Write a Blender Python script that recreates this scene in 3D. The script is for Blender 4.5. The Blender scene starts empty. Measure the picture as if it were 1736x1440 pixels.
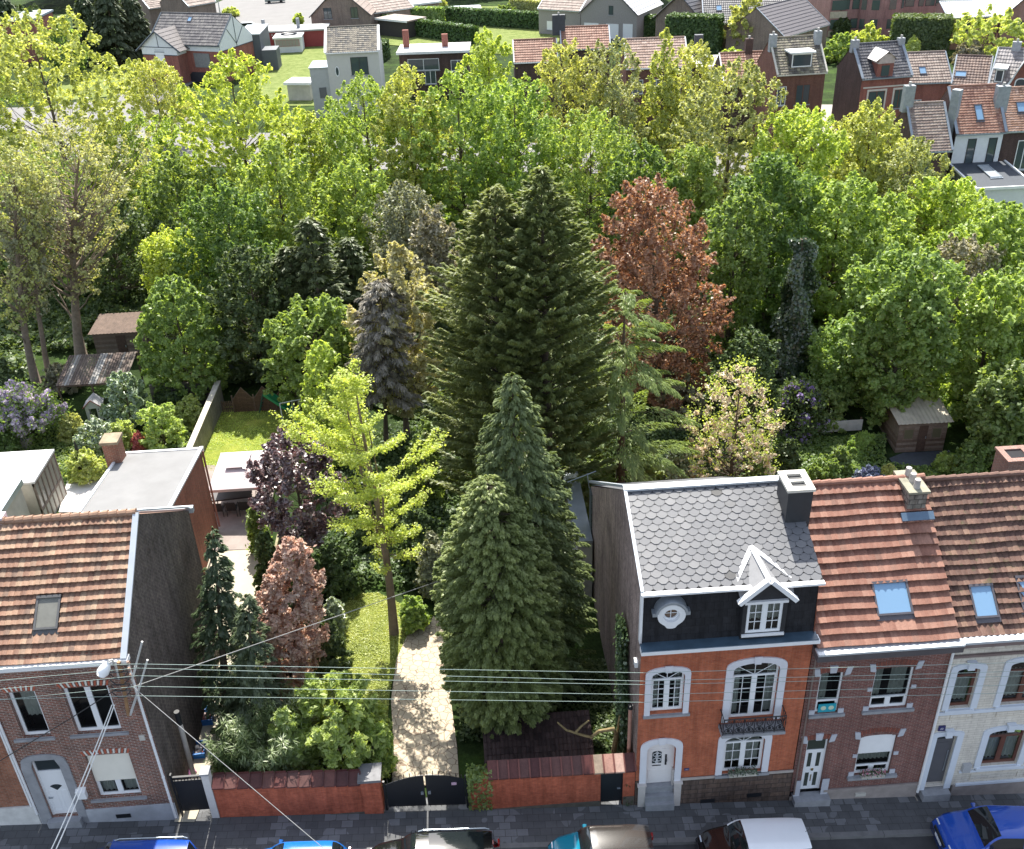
import bpy, math, random
import numpy as np
from mathutils import Vector, Matrix
from math import sin, cos, tan, pi, radians, sqrt, atan2

# ------------------------------------------------------------------ camera, sky, sun
SC = bpy.context.scene
COL = SC.collection
IW, IH, FPX, CAMH = 1736., 1440., 1700., 31.0
_n = np.array([112., 2860., FPX]); _n /= np.linalg.norm(_n)
_fw = np.array([0, 0, 1.]); _h = _fw - _n*np.dot(_fw, _n); _h /= np.linalg.norm(_h)
_r = np.cross(_n, _h)
if _r[0] < 0: _r = -_r
YAW = radians(2.5)
RM = (np.outer([sin(YAW), cos(YAW), 0], _h) + np.outer([cos(YAW), -sin(YAW), 0], _r) + np.outer([0, 0, -1.], _n))
CP = np.array([0, 0, CAMH])
def ray(px, py): return RM @ np.array([px-IW/2, py-IH/2, FPX])
def G(px, py, z=0.):
    d = ray(px, py); return CP + d*((z-CP[2])/d[2])
def onY(px, py, Y):
    d = ray(px, py); return CP + d*(Y/d[1])
def onX(px, py, X):
    d = ray(px, py); return CP + d*(X/d[0])
def onPl(px, py, p, n):
    d = ray(px, py); n = np.array(n, float); return CP + d*(np.dot(np.array(p, float)-CP, n)/np.dot(d, n))
def proj(p):
    c = RM.T @ (np.array(p, float)-CP); return (IW/2+FPX*c[0]/c[2], IH/2+FPX*c[1]/c[2])

cd = bpy.data.cameras.new("camera"); cam = bpy.data.objects.new("camera", cd); COL.objects.link(cam)
cd.sensor_width = 36; cd.lens = 36*FPX/IW; cd.clip_start = 0.5; cd.clip_end = 2000
M3 = Matrix([[RM[i][0], -RM[i][1], -RM[i][2]] for i in range(3)])
cam.matrix_world = Matrix.Translation(Vector(CP)) @ M3.to_4x4()
SC.camera = cam

SUN_EL, SUN_AZ = 54., 0.0
w = bpy.data.worlds.new("World"); SC.world = w; w.use_nodes = True
nt = w.node_tree; bg = nt.nodes["Background"]
sky = nt.nodes.new("ShaderNodeTexSky"); sky.sky_type = 'NISHITA'; sky.sun_disc = False
sky.sun_elevation = radians(SUN_EL); sky.sun_rotation = radians(SUN_AZ); sky.air_density = 1.0; sky.dust_density = 1.5
hs = nt.nodes.new('ShaderNodeHueSaturation'); hs.inputs['Saturation'].default_value = .6
nt.links.new(sky.outputs[0], hs.inputs['Color']); nt.links.new(hs.outputs[0], bg.inputs[0]); bg.inputs[1].default_value = 0.15
sd = bpy.data.lights.new("sun", 'SUN'); sd.energy = 5.0; sd.angle = radians(0.53); sd.color = (1, .95, .86)
sun = bpy.data.objects.new("sun", sd); COL.objects.link(sun)
sun.rotation_euler = (radians(-(90-SUN_EL)), 0, radians(-SUN_AZ)); sun.location = (0, 100, 80)
SC.view_settings.view_transform = 'Standard'; SC.view_settings.look = 'None'
SC.view_settings.exposure = 1.15; SC.view_settings.gamma = 1
SC.render.engine = 'CYCLES'
SC.cycles.max_bounces = 6; SC.cycles.transparent_max_bounces = 6; SC.cycles.diffuse_bounces = 4; SC.cycles.glossy_bounces = 2

RNG = np.random.default_rng(7); random.seed(7)

# ------------------------------------------------------------------ materials
MATS = {}
def nm(name):
    m = bpy.data.materials.new(name); m.use_nodes = True; MATS[name] = m
    t = m.node_tree; b = t.nodes["Principled BSDF"]; return m, t, b
def nd(t, typ, **k):
    n = t.nodes.new(typ)
    for a, v in k.items(): setattr(n, a, v)
    return n
def mixc(t, fac, a, b, mode='MIX'):
    n = nd(t, "ShaderNodeMix", data_type='RGBA', blend_type=mode)
    for i, v in ((0, fac), (6, a), (7, b)):
        if hasattr(v, 'links'): t.links.new(v, n.inputs[i])
        elif i: n.inputs[i].default_value = (*v, 1) if len(v) == 3 else v
        else: n.inputs[i].default_value = v
    return n.outputs[2]
def noise(t, scale, detail=4, vec=None, rough=.6):
    n = nd(t, "ShaderNodeTexNoise"); n.inputs['Scale'].default_value = scale; n.inputs['Detail'].default_value = detail
    n.inputs['Roughness'].default_value = rough
    if vec is not None: t.links.new(vec, n.inputs['Vector'])
    return n.outputs['Fac']
def ramp(t, fac, stops):
    n = nd(t, "ShaderNodeValToRGB"); e = n.color_ramp.elements
    while len(e) < len(stops): e.new(.5)
    for i, (p, c) in enumerate(stops): e[i].position = p; e[i].color = (*c, 1)
    t.links.new(fac, n.inputs[0]); return n.outputs[0]
def geo(t): return nd(t, "ShaderNodeTexCoord").outputs['Object']
def uvc(t): return nd(t, "ShaderNodeTexCoord").outputs['UV']
def rnd(t):
    n = nd(t, "ShaderNodeAttribute"); n.attribute_name = 'rnd'; return n.outputs['Fac']
def mul(c, k): return tuple(min(1, x*k) for x in c)
def bump(t, b, h, s=.3, d=.02):
    n = nd(t, "ShaderNodeBump"); n.inputs['Strength'].default_value = s; n.inputs['Distance'].default_value = d
    t.links.new(h, n.inputs['Height']); t.links.new(n.outputs[0], b.inputs['Normal'])
def plain(name, c, rough=.6, var=.25, scale=3., metal=0., spec=None):
    if name in MATS: return MATS[name]
    m, t, b = nm(name); v = geo(t)
    f1 = noise(t, scale, 6, v); f2 = noise(t, scale*9, 3, v)
    c1 = mixc(t, ramp(t, f1, [(.3, (0, 0, 0)), (.7, (1, 1, 1))]), mul(c, 1-var), mul(c, 1+var*.6))
    c2 = mixc(t, f2, c1, mul(c, 1-var*.5)); 
    n = mixc(t, .35, c1, c2)
    t.links.new(n, b.inputs['Base Color']); b.inputs['Roughness'].default_value = rough; b.inputs['Metallic'].default_value = metal
    if spec is not None: b.inputs['Specular IOR Level'].default_value = spec
    bump(t, b, f2, .15, .01)
    return m
def brick(name, c1, c2, mortar, bw=.215, rh=.07, ms=.011, stain=.35, bumps=.5, rough=.85):
    if name in MATS: return MATS[name]
    m, t, b = nm(name); v = uvc(t)
    n = nd(t, "ShaderNodeTexBrick"); t.links.new(v, n.inputs['Vector'])
    n.inputs['Scale'].default_value = 1; n.inputs['Brick Width'].default_value = bw; n.inputs['Row Height'].default_value = rh
    n.inputs['Mortar Size'].default_value = ms; n.inputs['Mortar Smooth'].default_value = .2; n.inputs['Bias'].default_value = -.1
    n.inputs['Color1'].default_value = (*c1, 1); n.inputs['Color2'].default_value = (*c2, 1); n.inputs['Mortar'].default_value = (*mortar, 1)
    f = noise(t, .55, 7, v, .7); f2 = noise(t, 7, 4, v)
    c = mixc(t, stain, n.outputs['Color'], mixc(t, 1., n.outputs['Color'], ramp(t, f, [(.28, (.25, .23, .23)), (.5, (.9, .88, .86)), (.72, (1.35, 1.3, 1.25))]), 'MULTIPLY'))
    c = mixc(t, min(1, stain*1.1), c, mixc(t, 1., c, ramp(t, f2, [(.3, (.6, .6, .6)), (.7, (1.3, 1.3, 1.3))]), 'MULTIPLY'))
    mp = nd(t, 'ShaderNodeMapping'); mp.inputs['Scale'].default_value = (3.2, .3, 1); t.links.new(v, mp.inputs['Vector']); st_ = noise(t, 1.2, 6, mp.outputs[0], .65)
    c = mixc(t, min(.75, stain*1.2), c, mixc(t, 1., c, ramp(t, st_, [(.36, (.5, .48, .47)), (.55, (1, 1, 1)), (.72, (1.22, 1.2, 1.18))]), 'MULTIPLY'))
    t.links.new(c, b.inputs['Base Color']); b.inputs['Roughness'].default_value = rough; b.inputs['Specular IOR Level'].default_value = .2
    inv = nd(t, "ShaderNodeMath", operation='SUBTRACT'); inv.inputs[0].default_value = 1; t.links.new(n.outputs['Fac'], inv.inputs[1])
    bump(t, b, inv.outputs[0], bumps, .01)
    return m
def tilem(name, stops, moss=None, rough=.7, stain=.5):
    if name in MATS: return MATS[name]
    m, t, b = nm(name); v = geo(t)
    c = ramp(t, rnd(t), stops)
    f = noise(t, 1.3, 8, v, .7); f2 = noise(t, 14, 4, v)
    c = mixc(t, stain, c, mixc(t, 1., c, ramp(t, f, [(.3, (.38, .37, .36)), (.5, (.9, .88, .86)), (.7, (1.3, 1.28, 1.22))]), 'MULTIPLY'))
    c = mixc(t, .35, c, mixc(t, 1., c, ramp(t, f2, [(.3, (.55, .55, .55)), (.7, (1.3, 1.3, 1.3))]), 'MULTIPLY'))
    if moss:
        g = ramp(t, noise(t, 2.2, 8, v, .75), [(.56, (0, 0, 0)), (.66, (1, 1, 1))]); c = mixc(t, g, c, moss)
    t.links.new(c, b.inputs['Base Color']); b.inputs['Roughness'].default_value = rough; b.inputs['Specular IOR Level'].default_value = .3
    bump(t, b, f2, .2, .01)
    return m
def leafm(name, a, b2, trans=.54, tcol=None, gloss=.02):
    if name in MATS: return MATS[name]
    def soft(c):
        l = .3*c[0]+.6*c[1]+.1*c[2]; return tuple(min(.8, k_*(x*.82+l*.2)) for k_, x in zip((1.62, 1.62, 1.6), c))
    a, b2 = soft(a), soft(b2)
    m, t, b = nm(name); t.nodes.remove(b)
    out = t.nodes["Material Output"]
    c = mixc(t, ramp(t, rnd(t), [(.0, (0, 0, 0)), (1., (1, 1, 1))]), a, b2)
    c = mixc(t, .5, c, mixc(t, 1., c, ramp(t, noise(t, .7, 3, geo(t)), [(.3, (.65, .7, .7)), (.7, (1.3, 1.25, 1.1))]), 'MULTIPLY'))
    oi = nd(t, "ShaderNodeObjectInfo").outputs['Random']; c = mixc(t, 1., c, ramp(t, oi, [(0, (.9, .98, .95)), (.5, (1.0, 1.0, .96)), (1, (1.06, 1.01, 1.06))]), 'MULTIPLY')
    d = nd(t, "ShaderNodeBsdfDiffuse"); t.links.new(c, d.inputs[0])
    tr = nd(t, "ShaderNodeBsdfTranslucent"); k = tcol or (1.45, 1.4, .55)
    ct = mixc(t, 1., c, k, 'MULTIPLY'); t.links.new(ct, tr.inputs[0])
    mx = nd(t, "ShaderNodeMixShader"); mx.inputs[0].default_value = trans
    t.links.new(d.outputs[0], mx.inputs[1]); t.links.new(tr.outputs[0], mx.inputs[2])
    g = nd(t, "ShaderNodeBsdfGlossy"); g.inputs[0].default_value = (1, 1, 1, 1); g.inputs[1].default_value = .42
    m2 = nd(t, "ShaderNodeMixShader"); m2.inputs[0].default_value = gloss
    t.links.new(mx.outputs[0], m2.inputs[1]); t.links.new(g.outputs[0], m2.inputs[2])
    t.links.new(m2.outputs[0], out.inputs[0]); return m
def glass(name="window_glass"):
    if name in MATS: return MATS[name]
    m, t, b = nm(name); t.nodes.remove(b); out = t.nodes["Material Output"]
    tr = nd(t, "ShaderNodeBsdfTransparent"); tr.inputs[0].default_value = (.7, .75, .75, 1)
    g = nd(t, "ShaderNodeBsdfGlossy"); g.inputs[1].default_value = .02
    fr = nd(t, "ShaderNodeFresnel"); fr.inputs[0].default_value = 1.6
    mx = nd(t, "ShaderNodeMixShader"); t.links.new(fr.outputs[0], mx.inputs[0]); t.links.new(tr.outputs[0], mx.inputs[1]); t.links.new(g.outputs[0], mx.inputs[2])
    t.links.new(mx.outputs[0], out.inputs[0]); return m
def gloss(name, c, rough=.25, coat=.6, metal=0., var=.06):
    if name in MATS: return MATS[name]
    m, t, b = nm(name); c_ = mixc(t, noise(t, 2, 5, geo(t)), mul(c, 1-var), mul(c, 1+var))
    t.links.new(c_, b.inputs['Base Color']); b.inputs['Roughness'].default_value = rough; b.inputs['Metallic'].default_value = metal
    b.inputs['Coat Weight'].default_value = coat; b.inputs['Coat Roughness'].default_value = .05
    return m
def flag(name, c1, c2, joint, scale=1.6, jw=.035):
    m, t, b = nm(name); v = geo(t)
    n = nd(t, "ShaderNodeTexVoronoi", feature='DISTANCE_TO_EDGE'); n.inputs['Scale'].default_value = scale; t.links.new(v, n.inputs['Vector'])
    n2 = nd(t, "ShaderNodeTexVoronoi"); n2.inputs['Scale'].default_value = scale; t.links.new(v, n2.inputs['Vector'])
    sp = nd(t, "ShaderNodeSeparateColor"); t.links.new(n2.outputs['Color'], sp.inputs[0])
    c = mixc(t, sp.outputs[0], c1, c2); c = mixc(t, noise(t, 3, 6, v), c, mul(c1, .7))
    c = mixc(t, ramp(t, n.outputs['Distance'], [(jw*.5, (1, 1, 1)), (jw, (0, 0, 0))]), c, joint)
    t.links.new(c, b.inputs['Base Color']); b.inputs['Roughness'].default_value = .9; bump(t, b, n.outputs['Distance'], .3, .02)
    return m
def slabs(name, c1, c2, light, mortar):
    m, t, b = nm(name); v = uvc(t)
    n = nd(t, "ShaderNodeTexBrick"); t.links.new(v, n.inputs['Vector']); n.offset = .5
    n.inputs['Scale'].default_value = 1; n.inputs['Brick Width'].default_value = .42; n.inputs['Row Height'].default_value = .3
    n.inputs['Mortar Size'].default_value = .009; n.inputs['Color1'].default_value = (*c1, 1); n.inputs['Color2'].default_value = (*c2, 1); n.inputs['Mortar'].default_value = (*mortar, 1)
    # whole slabs lighter, chosen per slab
    n2 = nd(t, "ShaderNodeTexBrick"); t.links.new(v, n2.inputs['Vector']); n2.offset = .5
    n2.inputs['Scale'].default_value = 1; n2.inputs['Brick Width'].default_value = .42; n2.inputs['Row Height'].default_value = .3
    n2.inputs['Mortar Size'].default_value = .009; n2.inputs['Color1'].default_value = (0, 0, 0, 1); n2.inputs['Color2'].default_value = (1, 1, 1, 1); n2.inputs['Mortar'].default_value = (0, 0, 0, 1)
    patch = ramp(t, noise(t, .45, 2, v), [(.42, (0, 0, 0)), (.62, (.75, .75, .75))])
    ad = nd(t, "ShaderNodeMath", operation='ADD'); t.links.new(n2.outputs['Color'], ad.inputs[0]); t.links.new(patch, ad.inputs[1])
    sel = ramp(t, ad.outputs[0], [(.98, (0, 0, 0)), (1., (1, 1, 1))])
    c = mixc(t, sel, n.outputs['Color'], light); c = mixc(t, n.outputs['Fac'], c, mortar)
    c = mixc(t, .5, c, mixc(t, 1., c, ramp(t, noise(t, 1.3, 7, v, .7), [(.3, (.55, .55, .55)), (.7, (1.2, 1.2, 1.2))]), 'MULTIPLY'))
    t.links.new(c, b.inputs['Base Color']); b.inputs['Roughness'].default_value = .85; return m
def ground_mat():
    m, t, b = nm('garden_soil'); v = geo(t)
    a = ramp(t, noise(t, .35, 8, v, .7), [(.3, (.012, .022, .008)), (.5, (.03, .05, .015)), (.62, (.05, .09, .02)), (.75, (.07, .055, .035))])
    c = mixc(t, .5, a, mixc(t, 1., a, ramp(t, noise(t, 6, 5, v), [(.3, (.5, .5, .5)), (.7, (1.4, 1.4, 1.4))]), 'MULTIPLY'))
    t.links.new(c, b.inputs['Base Color']); b.inputs['Roughness'].default_value = 1; b.inputs['Specular IOR Level'].default_value = .1
    bump(t, b, noise(t, 9, 5, v), .8, .1); return m
def grass_mat(name, a, b_, c_):
    m, t, b = nm(name); v = geo(t)
    f = ramp(t, noise(t, .9, 8, v, .7), [(.3, a), (.5, b_), (.7, c_)])
    c = mixc(t, .6, f, mixc(t, 1., f, ramp(t, noise(t, 25, 5, v), [(.3, (.45, .5, .4)), (.7, (1.5, 1.45, 1.3))]), 'MULTIPLY'))
    t.links.new(c, b.inputs['Base Color']); b.inputs['Roughness'].default_value = 1; b.inputs['Specular IOR Level'].default_value = .1
    bump(t, b, noise(t, 30, 5, v), 1., .05); return m

WHITE = lambda: plain('white_paint', (.78, .79, .8), .45, .06)
PVC = lambda: gloss('white_window_frame', (.8, .82, .84), .3, .2, 0, .03)
ZINC = lambda: plain('zinc_sheet', (.42, .47, .52), .35, .15, 2., .6)
DARKM = lambda: plain('dark_interior', (.01, .01, .012), .9, .2)  # near-black colour carries the shade of insides and openings
BLACKM = lambda: gloss('black_painted_iron', (.012, .014, .018), .45, .1)
STONE = lambda: plain('blue_stone', (.3, .31, .33), .7, .25)
WOODD = lambda: plain('weathered_wood', (.16, .11, .08), .9, .45, 6.)
BARK = lambda: plain('tree_bark', (.12, .095, .07), .95, .5, 5.)
CONC = lambda: plain('pale_concrete', (.5, .48, .43), .9, .25, 1.2)

# ------------------------------------------------------------------ objects
def tag(o, label=None, cat=None, group=None, kind=None):
    if label: o['label'] = label
    if cat: o['category'] = cat
    if group: o['group'] = group
    if kind: o['kind'] = kind
    return o
def empty(name, loc=(0, 0, 0), rz=0., label=None, cat=None, group=None):
    o = bpy.data.objects.new(name, None); COL.objects.link(o); o.location = loc; o.rotation_euler = (0, 0, rz)
    o.empty_display_size = .3
    return tag(o, label, cat, group)
OFF = [0., 0., 0.]
class MB:
    def __init__(s): s.V = []; s.F = []; s.R = []; s.off = tuple(OFF)
    def face(s, pts, r=None):
        i = len(s.V); s.V.extend([tuple(p) for p in pts]); s.F.append(tuple(range(i, i+len(pts)))); s.R.append(random.random() if r is None else r)
    def box(s, x0, x1, y0, y1, z0, z1, r=None):
        if x0 > x1: x0, x1 = x1, x0
        if y0 > y1: y0, y1 = y1, y0
        if z0 > z1: z0, z1 = z1, z0
        i = len(s.V)
        s.V += [(x0, y0, z0), (x1, y0, z0), (x1, y1, z0), (x0, y1, z0), (x0, y0, z1), (x1, y0, z1), (x1, y1, z1), (x0, y1, z1)]
        r = random.random() if r is None else r
        for f in ((0, 3, 2, 1), (4, 5, 6, 7), (0, 1, 5, 4), (1, 2, 6, 5), (2, 3, 7, 6), (3, 0, 4, 7)): s.F.append(tuple(i+k for k in f)); s.R.append(r)
        return s
    def obox(s, c, u, v, n, a, b_, h, r=None):
        # box spanned from corner c by unit vectors u,v,n with lengths a,b_,h
        c, u, v, n = map(np.array, (c, u, v, n)); i = len(s.V)
        P = [c, c+u*a, c+u*a+v*b_, c+v*b_]; P += [p+n*h for p in P]
        s.V += [tuple(p) for p in P]; r = random.random() if r is None else r
        for f in ((0, 3, 2, 1), (4, 5, 6, 7), (0, 1, 5, 4), (1, 2, 6, 5), (2, 3, 7, 6), (3, 0, 4, 7)): s.F.append(tuple(i+k for k in f)); s.R.append(r)
        return s
    def prismY(s, pts, y0, y1):
        # pts (x,z) polygon seen from -Y, counter-clockwise
        n = len(pts); s.face([(x, y0, z) for x, z in pts]); s.face([(x, y1, z) for x, z in reversed(pts)])
        for i in range(n):
            a, b_ = pts[i], pts[(i+1) % n]; s.face([(a[0], y0, a[1]), (a[0], y1, a[1]), (b_[0], y1, b_[1]), (b_[0], y0, b_[1])])
        return s
    def prismX(s, pts, x0, x1):
        n = len(pts); s.face([(x0, y, z) for y, z in reversed(pts)]); s.face([(x1, y, z) for y, z in pts])
        for i in range(n):
            a, b_ = pts[i], pts[(i+1) % n]; s.face([(x0, a[0], a[1]), (x0, b_[0], b_[1]), (x1, b_[0], b_[1]), (x1, a[0], a[1])])
        return s
    def prismZ(s, pts, z0, z1):
        n = len(pts); s.face([(x, y, z1) for x, y in pts]); s.face([(x, y, z0) for x, y in reversed(pts)])
        for i in range(n):
            a, b_ = pts[i], pts[(i+1) % n]; s.face([(a[0], a[1], z0), (b_[0], b_[1], z0), (b_[0], b_[1], z1), (a[0], a[1], z1)])
        return s
    def tube(s, path, r, n=6, cap=True):
        P = [np.array(p, float) for p in path]; R = r if isinstance(r, (list, tuple)) else [r]*len(P); i0 = len(s.V)
        for k, p in enumerate(P):
            d = (P[min(k+1, len(P)-1)]-P[max(k-1, 0)]); d /= (np.linalg.norm(d)+1e-9)
            a = np.array([0, 0, 1.]) if abs(d[2]) < .9 else np.array([1., 0, 0])
            u = np.cross(d, a); u /= np.linalg.norm(u); v = np.cross(d, u)
            for j in range(n):
                q = p + (u*cos(2*pi*j/n)+v*sin(2*pi*j/n))*R[k]; s.V.append(tuple(q))
        for k in range(len(P)-1):
            for j in range(n):
                a, b_ = i0+k*n+j, i0+k*n+(j+1) % n; s.F.append((a, b_, b_+n, a+n)); s.R.append(.5)
        if cap:
            s.F.append(tuple(i0+j for j in range(n))); s.R.append(.5); s.F.append(tuple(i0+(len(P)-1)*n+j for j in reversed(range(n)))); s.R.append(.5)
        return s
    def cyl(s, x, y, z0, z1, r, r2=None, n=14): return s.tube([(x, y, z0), (x, y, z1)], [r, r if r2 is None else r2], n)
    def band(s, inner, outer, y0, y1):
        # open band between two xz paths, extruded y0 (front) .. y1
        for i in range(len(inner)-1):
            a, b_, c, d = inner[i], inner[i+1], outer[i+1], outer[i]
            s.face([(a[0], y0, a[1]), (d[0], y0, d[1]), (c[0], y0, c[1]), (b_[0], y0, b_[1])])
            s.face([(a[0], y0, a[1]), (b_[0], y0, b_[1]), (b_[0], y1, b_[1]), (a[0], y1, a[1])])
            s.face([(d[0], y0, d[1]), (d[0], y1, d[1]), (c[0], y1, c[1]), (c[0], y0, c[1])])
        for e in (0, -1):
            a, d = inner[e], outer[e]; s.face([(a[0], y0, a[1]), (a[0], y1, a[1]), (d[0], y1, d[1]), (d[0], y0, d[1])])
        return s
    def build(s, name, mat, parent=None, smooth=False, bevel=0.):
        me = bpy.data.meshes.new(name); o = np.array(s.off); V = np.array(s.V, float)-o if s.V else np.zeros((0, 3))
        me.from_pydata(V.tolist(), [], s.F)
        me.materials.append(mat() if callable(mat) else mat)
        at = me.attributes.new('rnd', 'FLOAT', 'FACE'); at.data.foreach_set('value', np.array(s.R, 'f'))
        uv = me.uv_layers.new(name='uv'); nl = len(me.loops)
        lv = np.zeros(nl, 'i'); me.loops.foreach_get('vertex_index', lv)
        N = np.zeros(len(me.polygons)*3); me.polygons.foreach_get('normal', N); N = np.abs(N.reshape(-1, 3))
        lt = np.zeros(len(me.polygons), 'i'); me.polygons.foreach_get('loop_total', lt); pf = np.repeat(np.arange(len(lt)), lt)
        VV = np.array(s.V, float)[lv]; Nn = N[pf]; U = np.zeros((nl, 2))
        k = np.argmax(Nn*np.array([1.02, 1.03, 1.]), axis=1)
        U[k == 0] = VV[k == 0][:, [1, 2]]; U[k == 1] = VV[k == 1][:, [0, 2]]; U[k == 2] = VV[k == 2][:, [0, 1]]
        uv.data.foreach_set('uv', U.astype('f').ravel())
        if smooth: me.polygons.foreach_set('use_smooth', [True]*len(me.polygons))
        ob = bpy.data.objects.new(name, me); COL.objects.link(ob)
        if parent: ob.parent = parent
        if bevel > 0:
            md = ob.modifiers.new('bevel', 'BEVEL'); md.width = bevel; md.segments = 2; md.limit_method = 'ANGLE'
        return ob
def split_build(mb, name, mat, parent, tol=.02):
    n = len(mb.F); par = list(range(n)); key = {}
    def find(i):
        while par[i] != i: par[i] = par[par[i]]; i = par[i]
        return i
    for i, f in enumerate(mb.F):
        for v in f:
            k = tuple(round(c/tol) for c in mb.V[v])
            if k in key: par[find(i)] = find(key[k])
            else: key[k] = i
    gr = {}
    for i in range(n): gr.setdefault(find(i), []).append(i)
    for ids in gr.values():
        q = MB(); q.off = mb.off
        for i in ids: q.face([mb.V[v] for v in mb.F[i]], mb.R[i])
        q.build(name, mat, parent)
def npmesh(name, V, nper, mat, R=None, parent=None):
    """V (N*nper,3) loose polygons of nper corners"""
    n = len(V)//nper; me = bpy.data.meshes.new(name)
    me.vertices.add(len(V)); me.vertices.foreach_set('co', V.astype('f').ravel())
    me.loops.add(len(V)); me.loops.foreach_set('vertex_index', np.arange(len(V), dtype='i'))
    me.polygons.add(n); me.polygons.foreach_set('loop_start', np.arange(0, len(V), nper, dtype='i'))
    at = me.attributes.new('rnd', 'FLOAT', 'FACE'); at.data.foreach_set('value', (RNG.random(n) if R is None else R).astype('f'))
    me.update(); me.materials.append(mat)
    ob = bpy.data.objects.new(name, me); COL.objects.link(ob)
    if parent: ob.parent = parent
    return ob
def copy_tree(o, parent=None):
    c = o.copy(); COL.objects.link(c); c.parent = parent
    for ch in KIDS.get(o.name, []): copy_tree(ch, c)
    return c
KIDS = {}

# ------------------------------------------------------------------ ground shape
def g(x, y):
    s = -0.067*max(-24., min(24., x)) - .03
    t = max(0., min(1., (y-30.)/35.)); t = t*t*(3-2*t)
    return s*(1-t)
def P(px, py, off=0.):
    z = 0.
    for _ in range(8):
        q = G(px, py, z+off); z = g(q[0], q[1])
    return np.array([q[0], q[1], z])
def sheet(name, poly, off, mat, step=1., smooth=True, kind='structure', **k):
    import bmesh
    bm = bmesh.new(); vs = [bm.verts.new((p[0], p[1], 0)) for p in poly]; bm.faces.new(vs)
    xs = [p[0] for p in poly]; ys = [p[1] for p in poly]
    for ax, lo, hi in ((0, min(xs), max(xs)), (1, min(ys), max(ys))):
        q = math.ceil(lo/step)*step
        while q < hi:
            no = (1, 0, 0) if ax == 0 else (0, 1, 0); co = (q, 0, 0) if ax == 0 else (0, q, 0)
            bmesh.ops.bisect_plane(bm, geom=bm.verts[:]+bm.edges[:]+bm.faces[:], plane_co=co, plane_no=no); q += step
    for v in bm.verts: v.co.z = g(v.co.x, v.co.y)+off
    bmesh.ops.recalc_face_normals(bm, faces=bm.faces)
    for f in bm.faces:
        if f.normal.z < 0: f.normal_flip()
    me = bpy.data.meshes.new(name); uvl = bm.loops.layers.uv.new('uv')
    for f in bm.faces:
        for l in f.loops: l[uvl].uv = (l.vert.co.x, l.vert.co.y)
    bm.to_mesh(me); bm.free(); me.materials.append(mat)
    o = bpy.data.objects.new(name, me); COL.objects.link(o)
    return tag(o, kind=kind, **k)
# ------------------------------------------------------------------ building pieces
def arc_top(x0, x1, z1, rise, n=14):
    """points from (x0, z1-rise) over the crown (z1) to (x1, z1-rise), a flattened basket arch"""
    xc = (x0+x1)/2; a = (x1-x0)/2
    return [(xc - a*cos(pi*i/n), z1-rise + rise*(sin(pi*i/n)**.8 if 0 < i < n else 0)) for i in range(n+1)]
def facade(mb, x0, x1, z0f, z1, Y, ops, depth=.22):
    """front wall in plane Y with openings (xa,xb,za,zb,rise); z0f is the lower edge"""
    xs = sorted(set([x0, x1]+[o[0] for o in ops]+[o[1] for o in ops])); zs = sorted(set([z0f, z1]+[o[2] for o in ops]+[o[3] for o in ops]))
    for i in range(len(xs)-1):
        for j in range(len(zs)-1):
            cx, cz = (xs[i]+xs[i+1])/2, (zs[j]+zs[j+1])/2
            if any(o[0] < cx < o[1] and o[2] < cz < o[3] for o in ops): continue
            mb.face([(xs[i], Y, zs[j]), (xs[i+1], Y, zs[j]), (xs[i+1], Y, zs[j+1]), (xs[i], Y, zs[j+1])])
    for (a, b_, c, d, rise) in ops:
        zt = d-rise; Y2 = Y+depth
        mb.face([(a, Y, c), (a, Y, zt), (a, Y2, zt), (a, Y2, c)]); mb.face([(b_, Y, c), (b_, Y2, c), (b_, Y2, zt), (b_, Y, zt)])
        if c > z0f+1e-4: mb.face([(a, Y, c), (a, Y2, c), (b_, Y2, c), (b_, Y, c)])
        if rise <= 0 and d > z1-1e-4: pass
        elif rise <= 0: mb.face([(a, Y, d), (b_, Y, d), (b_, Y2, d), (a, Y2, d)])
        else:
            A = arc_top(a, b_, d, rise); n = len(A)
            for i in range(n-1):
                p, q = A[i], A[i+1]
                mb.face([(p[0], Y, p[1]), (q[0], Y, q[1]), (q[0], Y, d), (p[0], Y, d)])
                mb.face([(p[0], Y, p[1]), (p[0], Y2, p[1]), (q[0], Y2, q[1]), (q[0], Y, q[1])])
def outline(a, b_, c, d, rise):
    return [(a, c)] + (arc_top(a, b_, d, rise) if rise > 0 else [(a, d), (b_, d)]) + [(b_, c)]
def curtain(mb, a, b_, c, d, Y, amp=.03, wl=.16):
    n = max(4, int((b_-a)/wl*6))
    for i in range(n):
        x0, x1 = a+(b_-a)*i/n, a+(b_-a)*(i+1)/n; y0, y1 = Y+amp*sin(2*pi*(x0-a)/wl), Y+amp*sin(2*pi*(x1-a)/wl)
        mb.face([(x0, y0, c), (x1, y1, c), (x1, y1, d), (x0, y0, d)])
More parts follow.
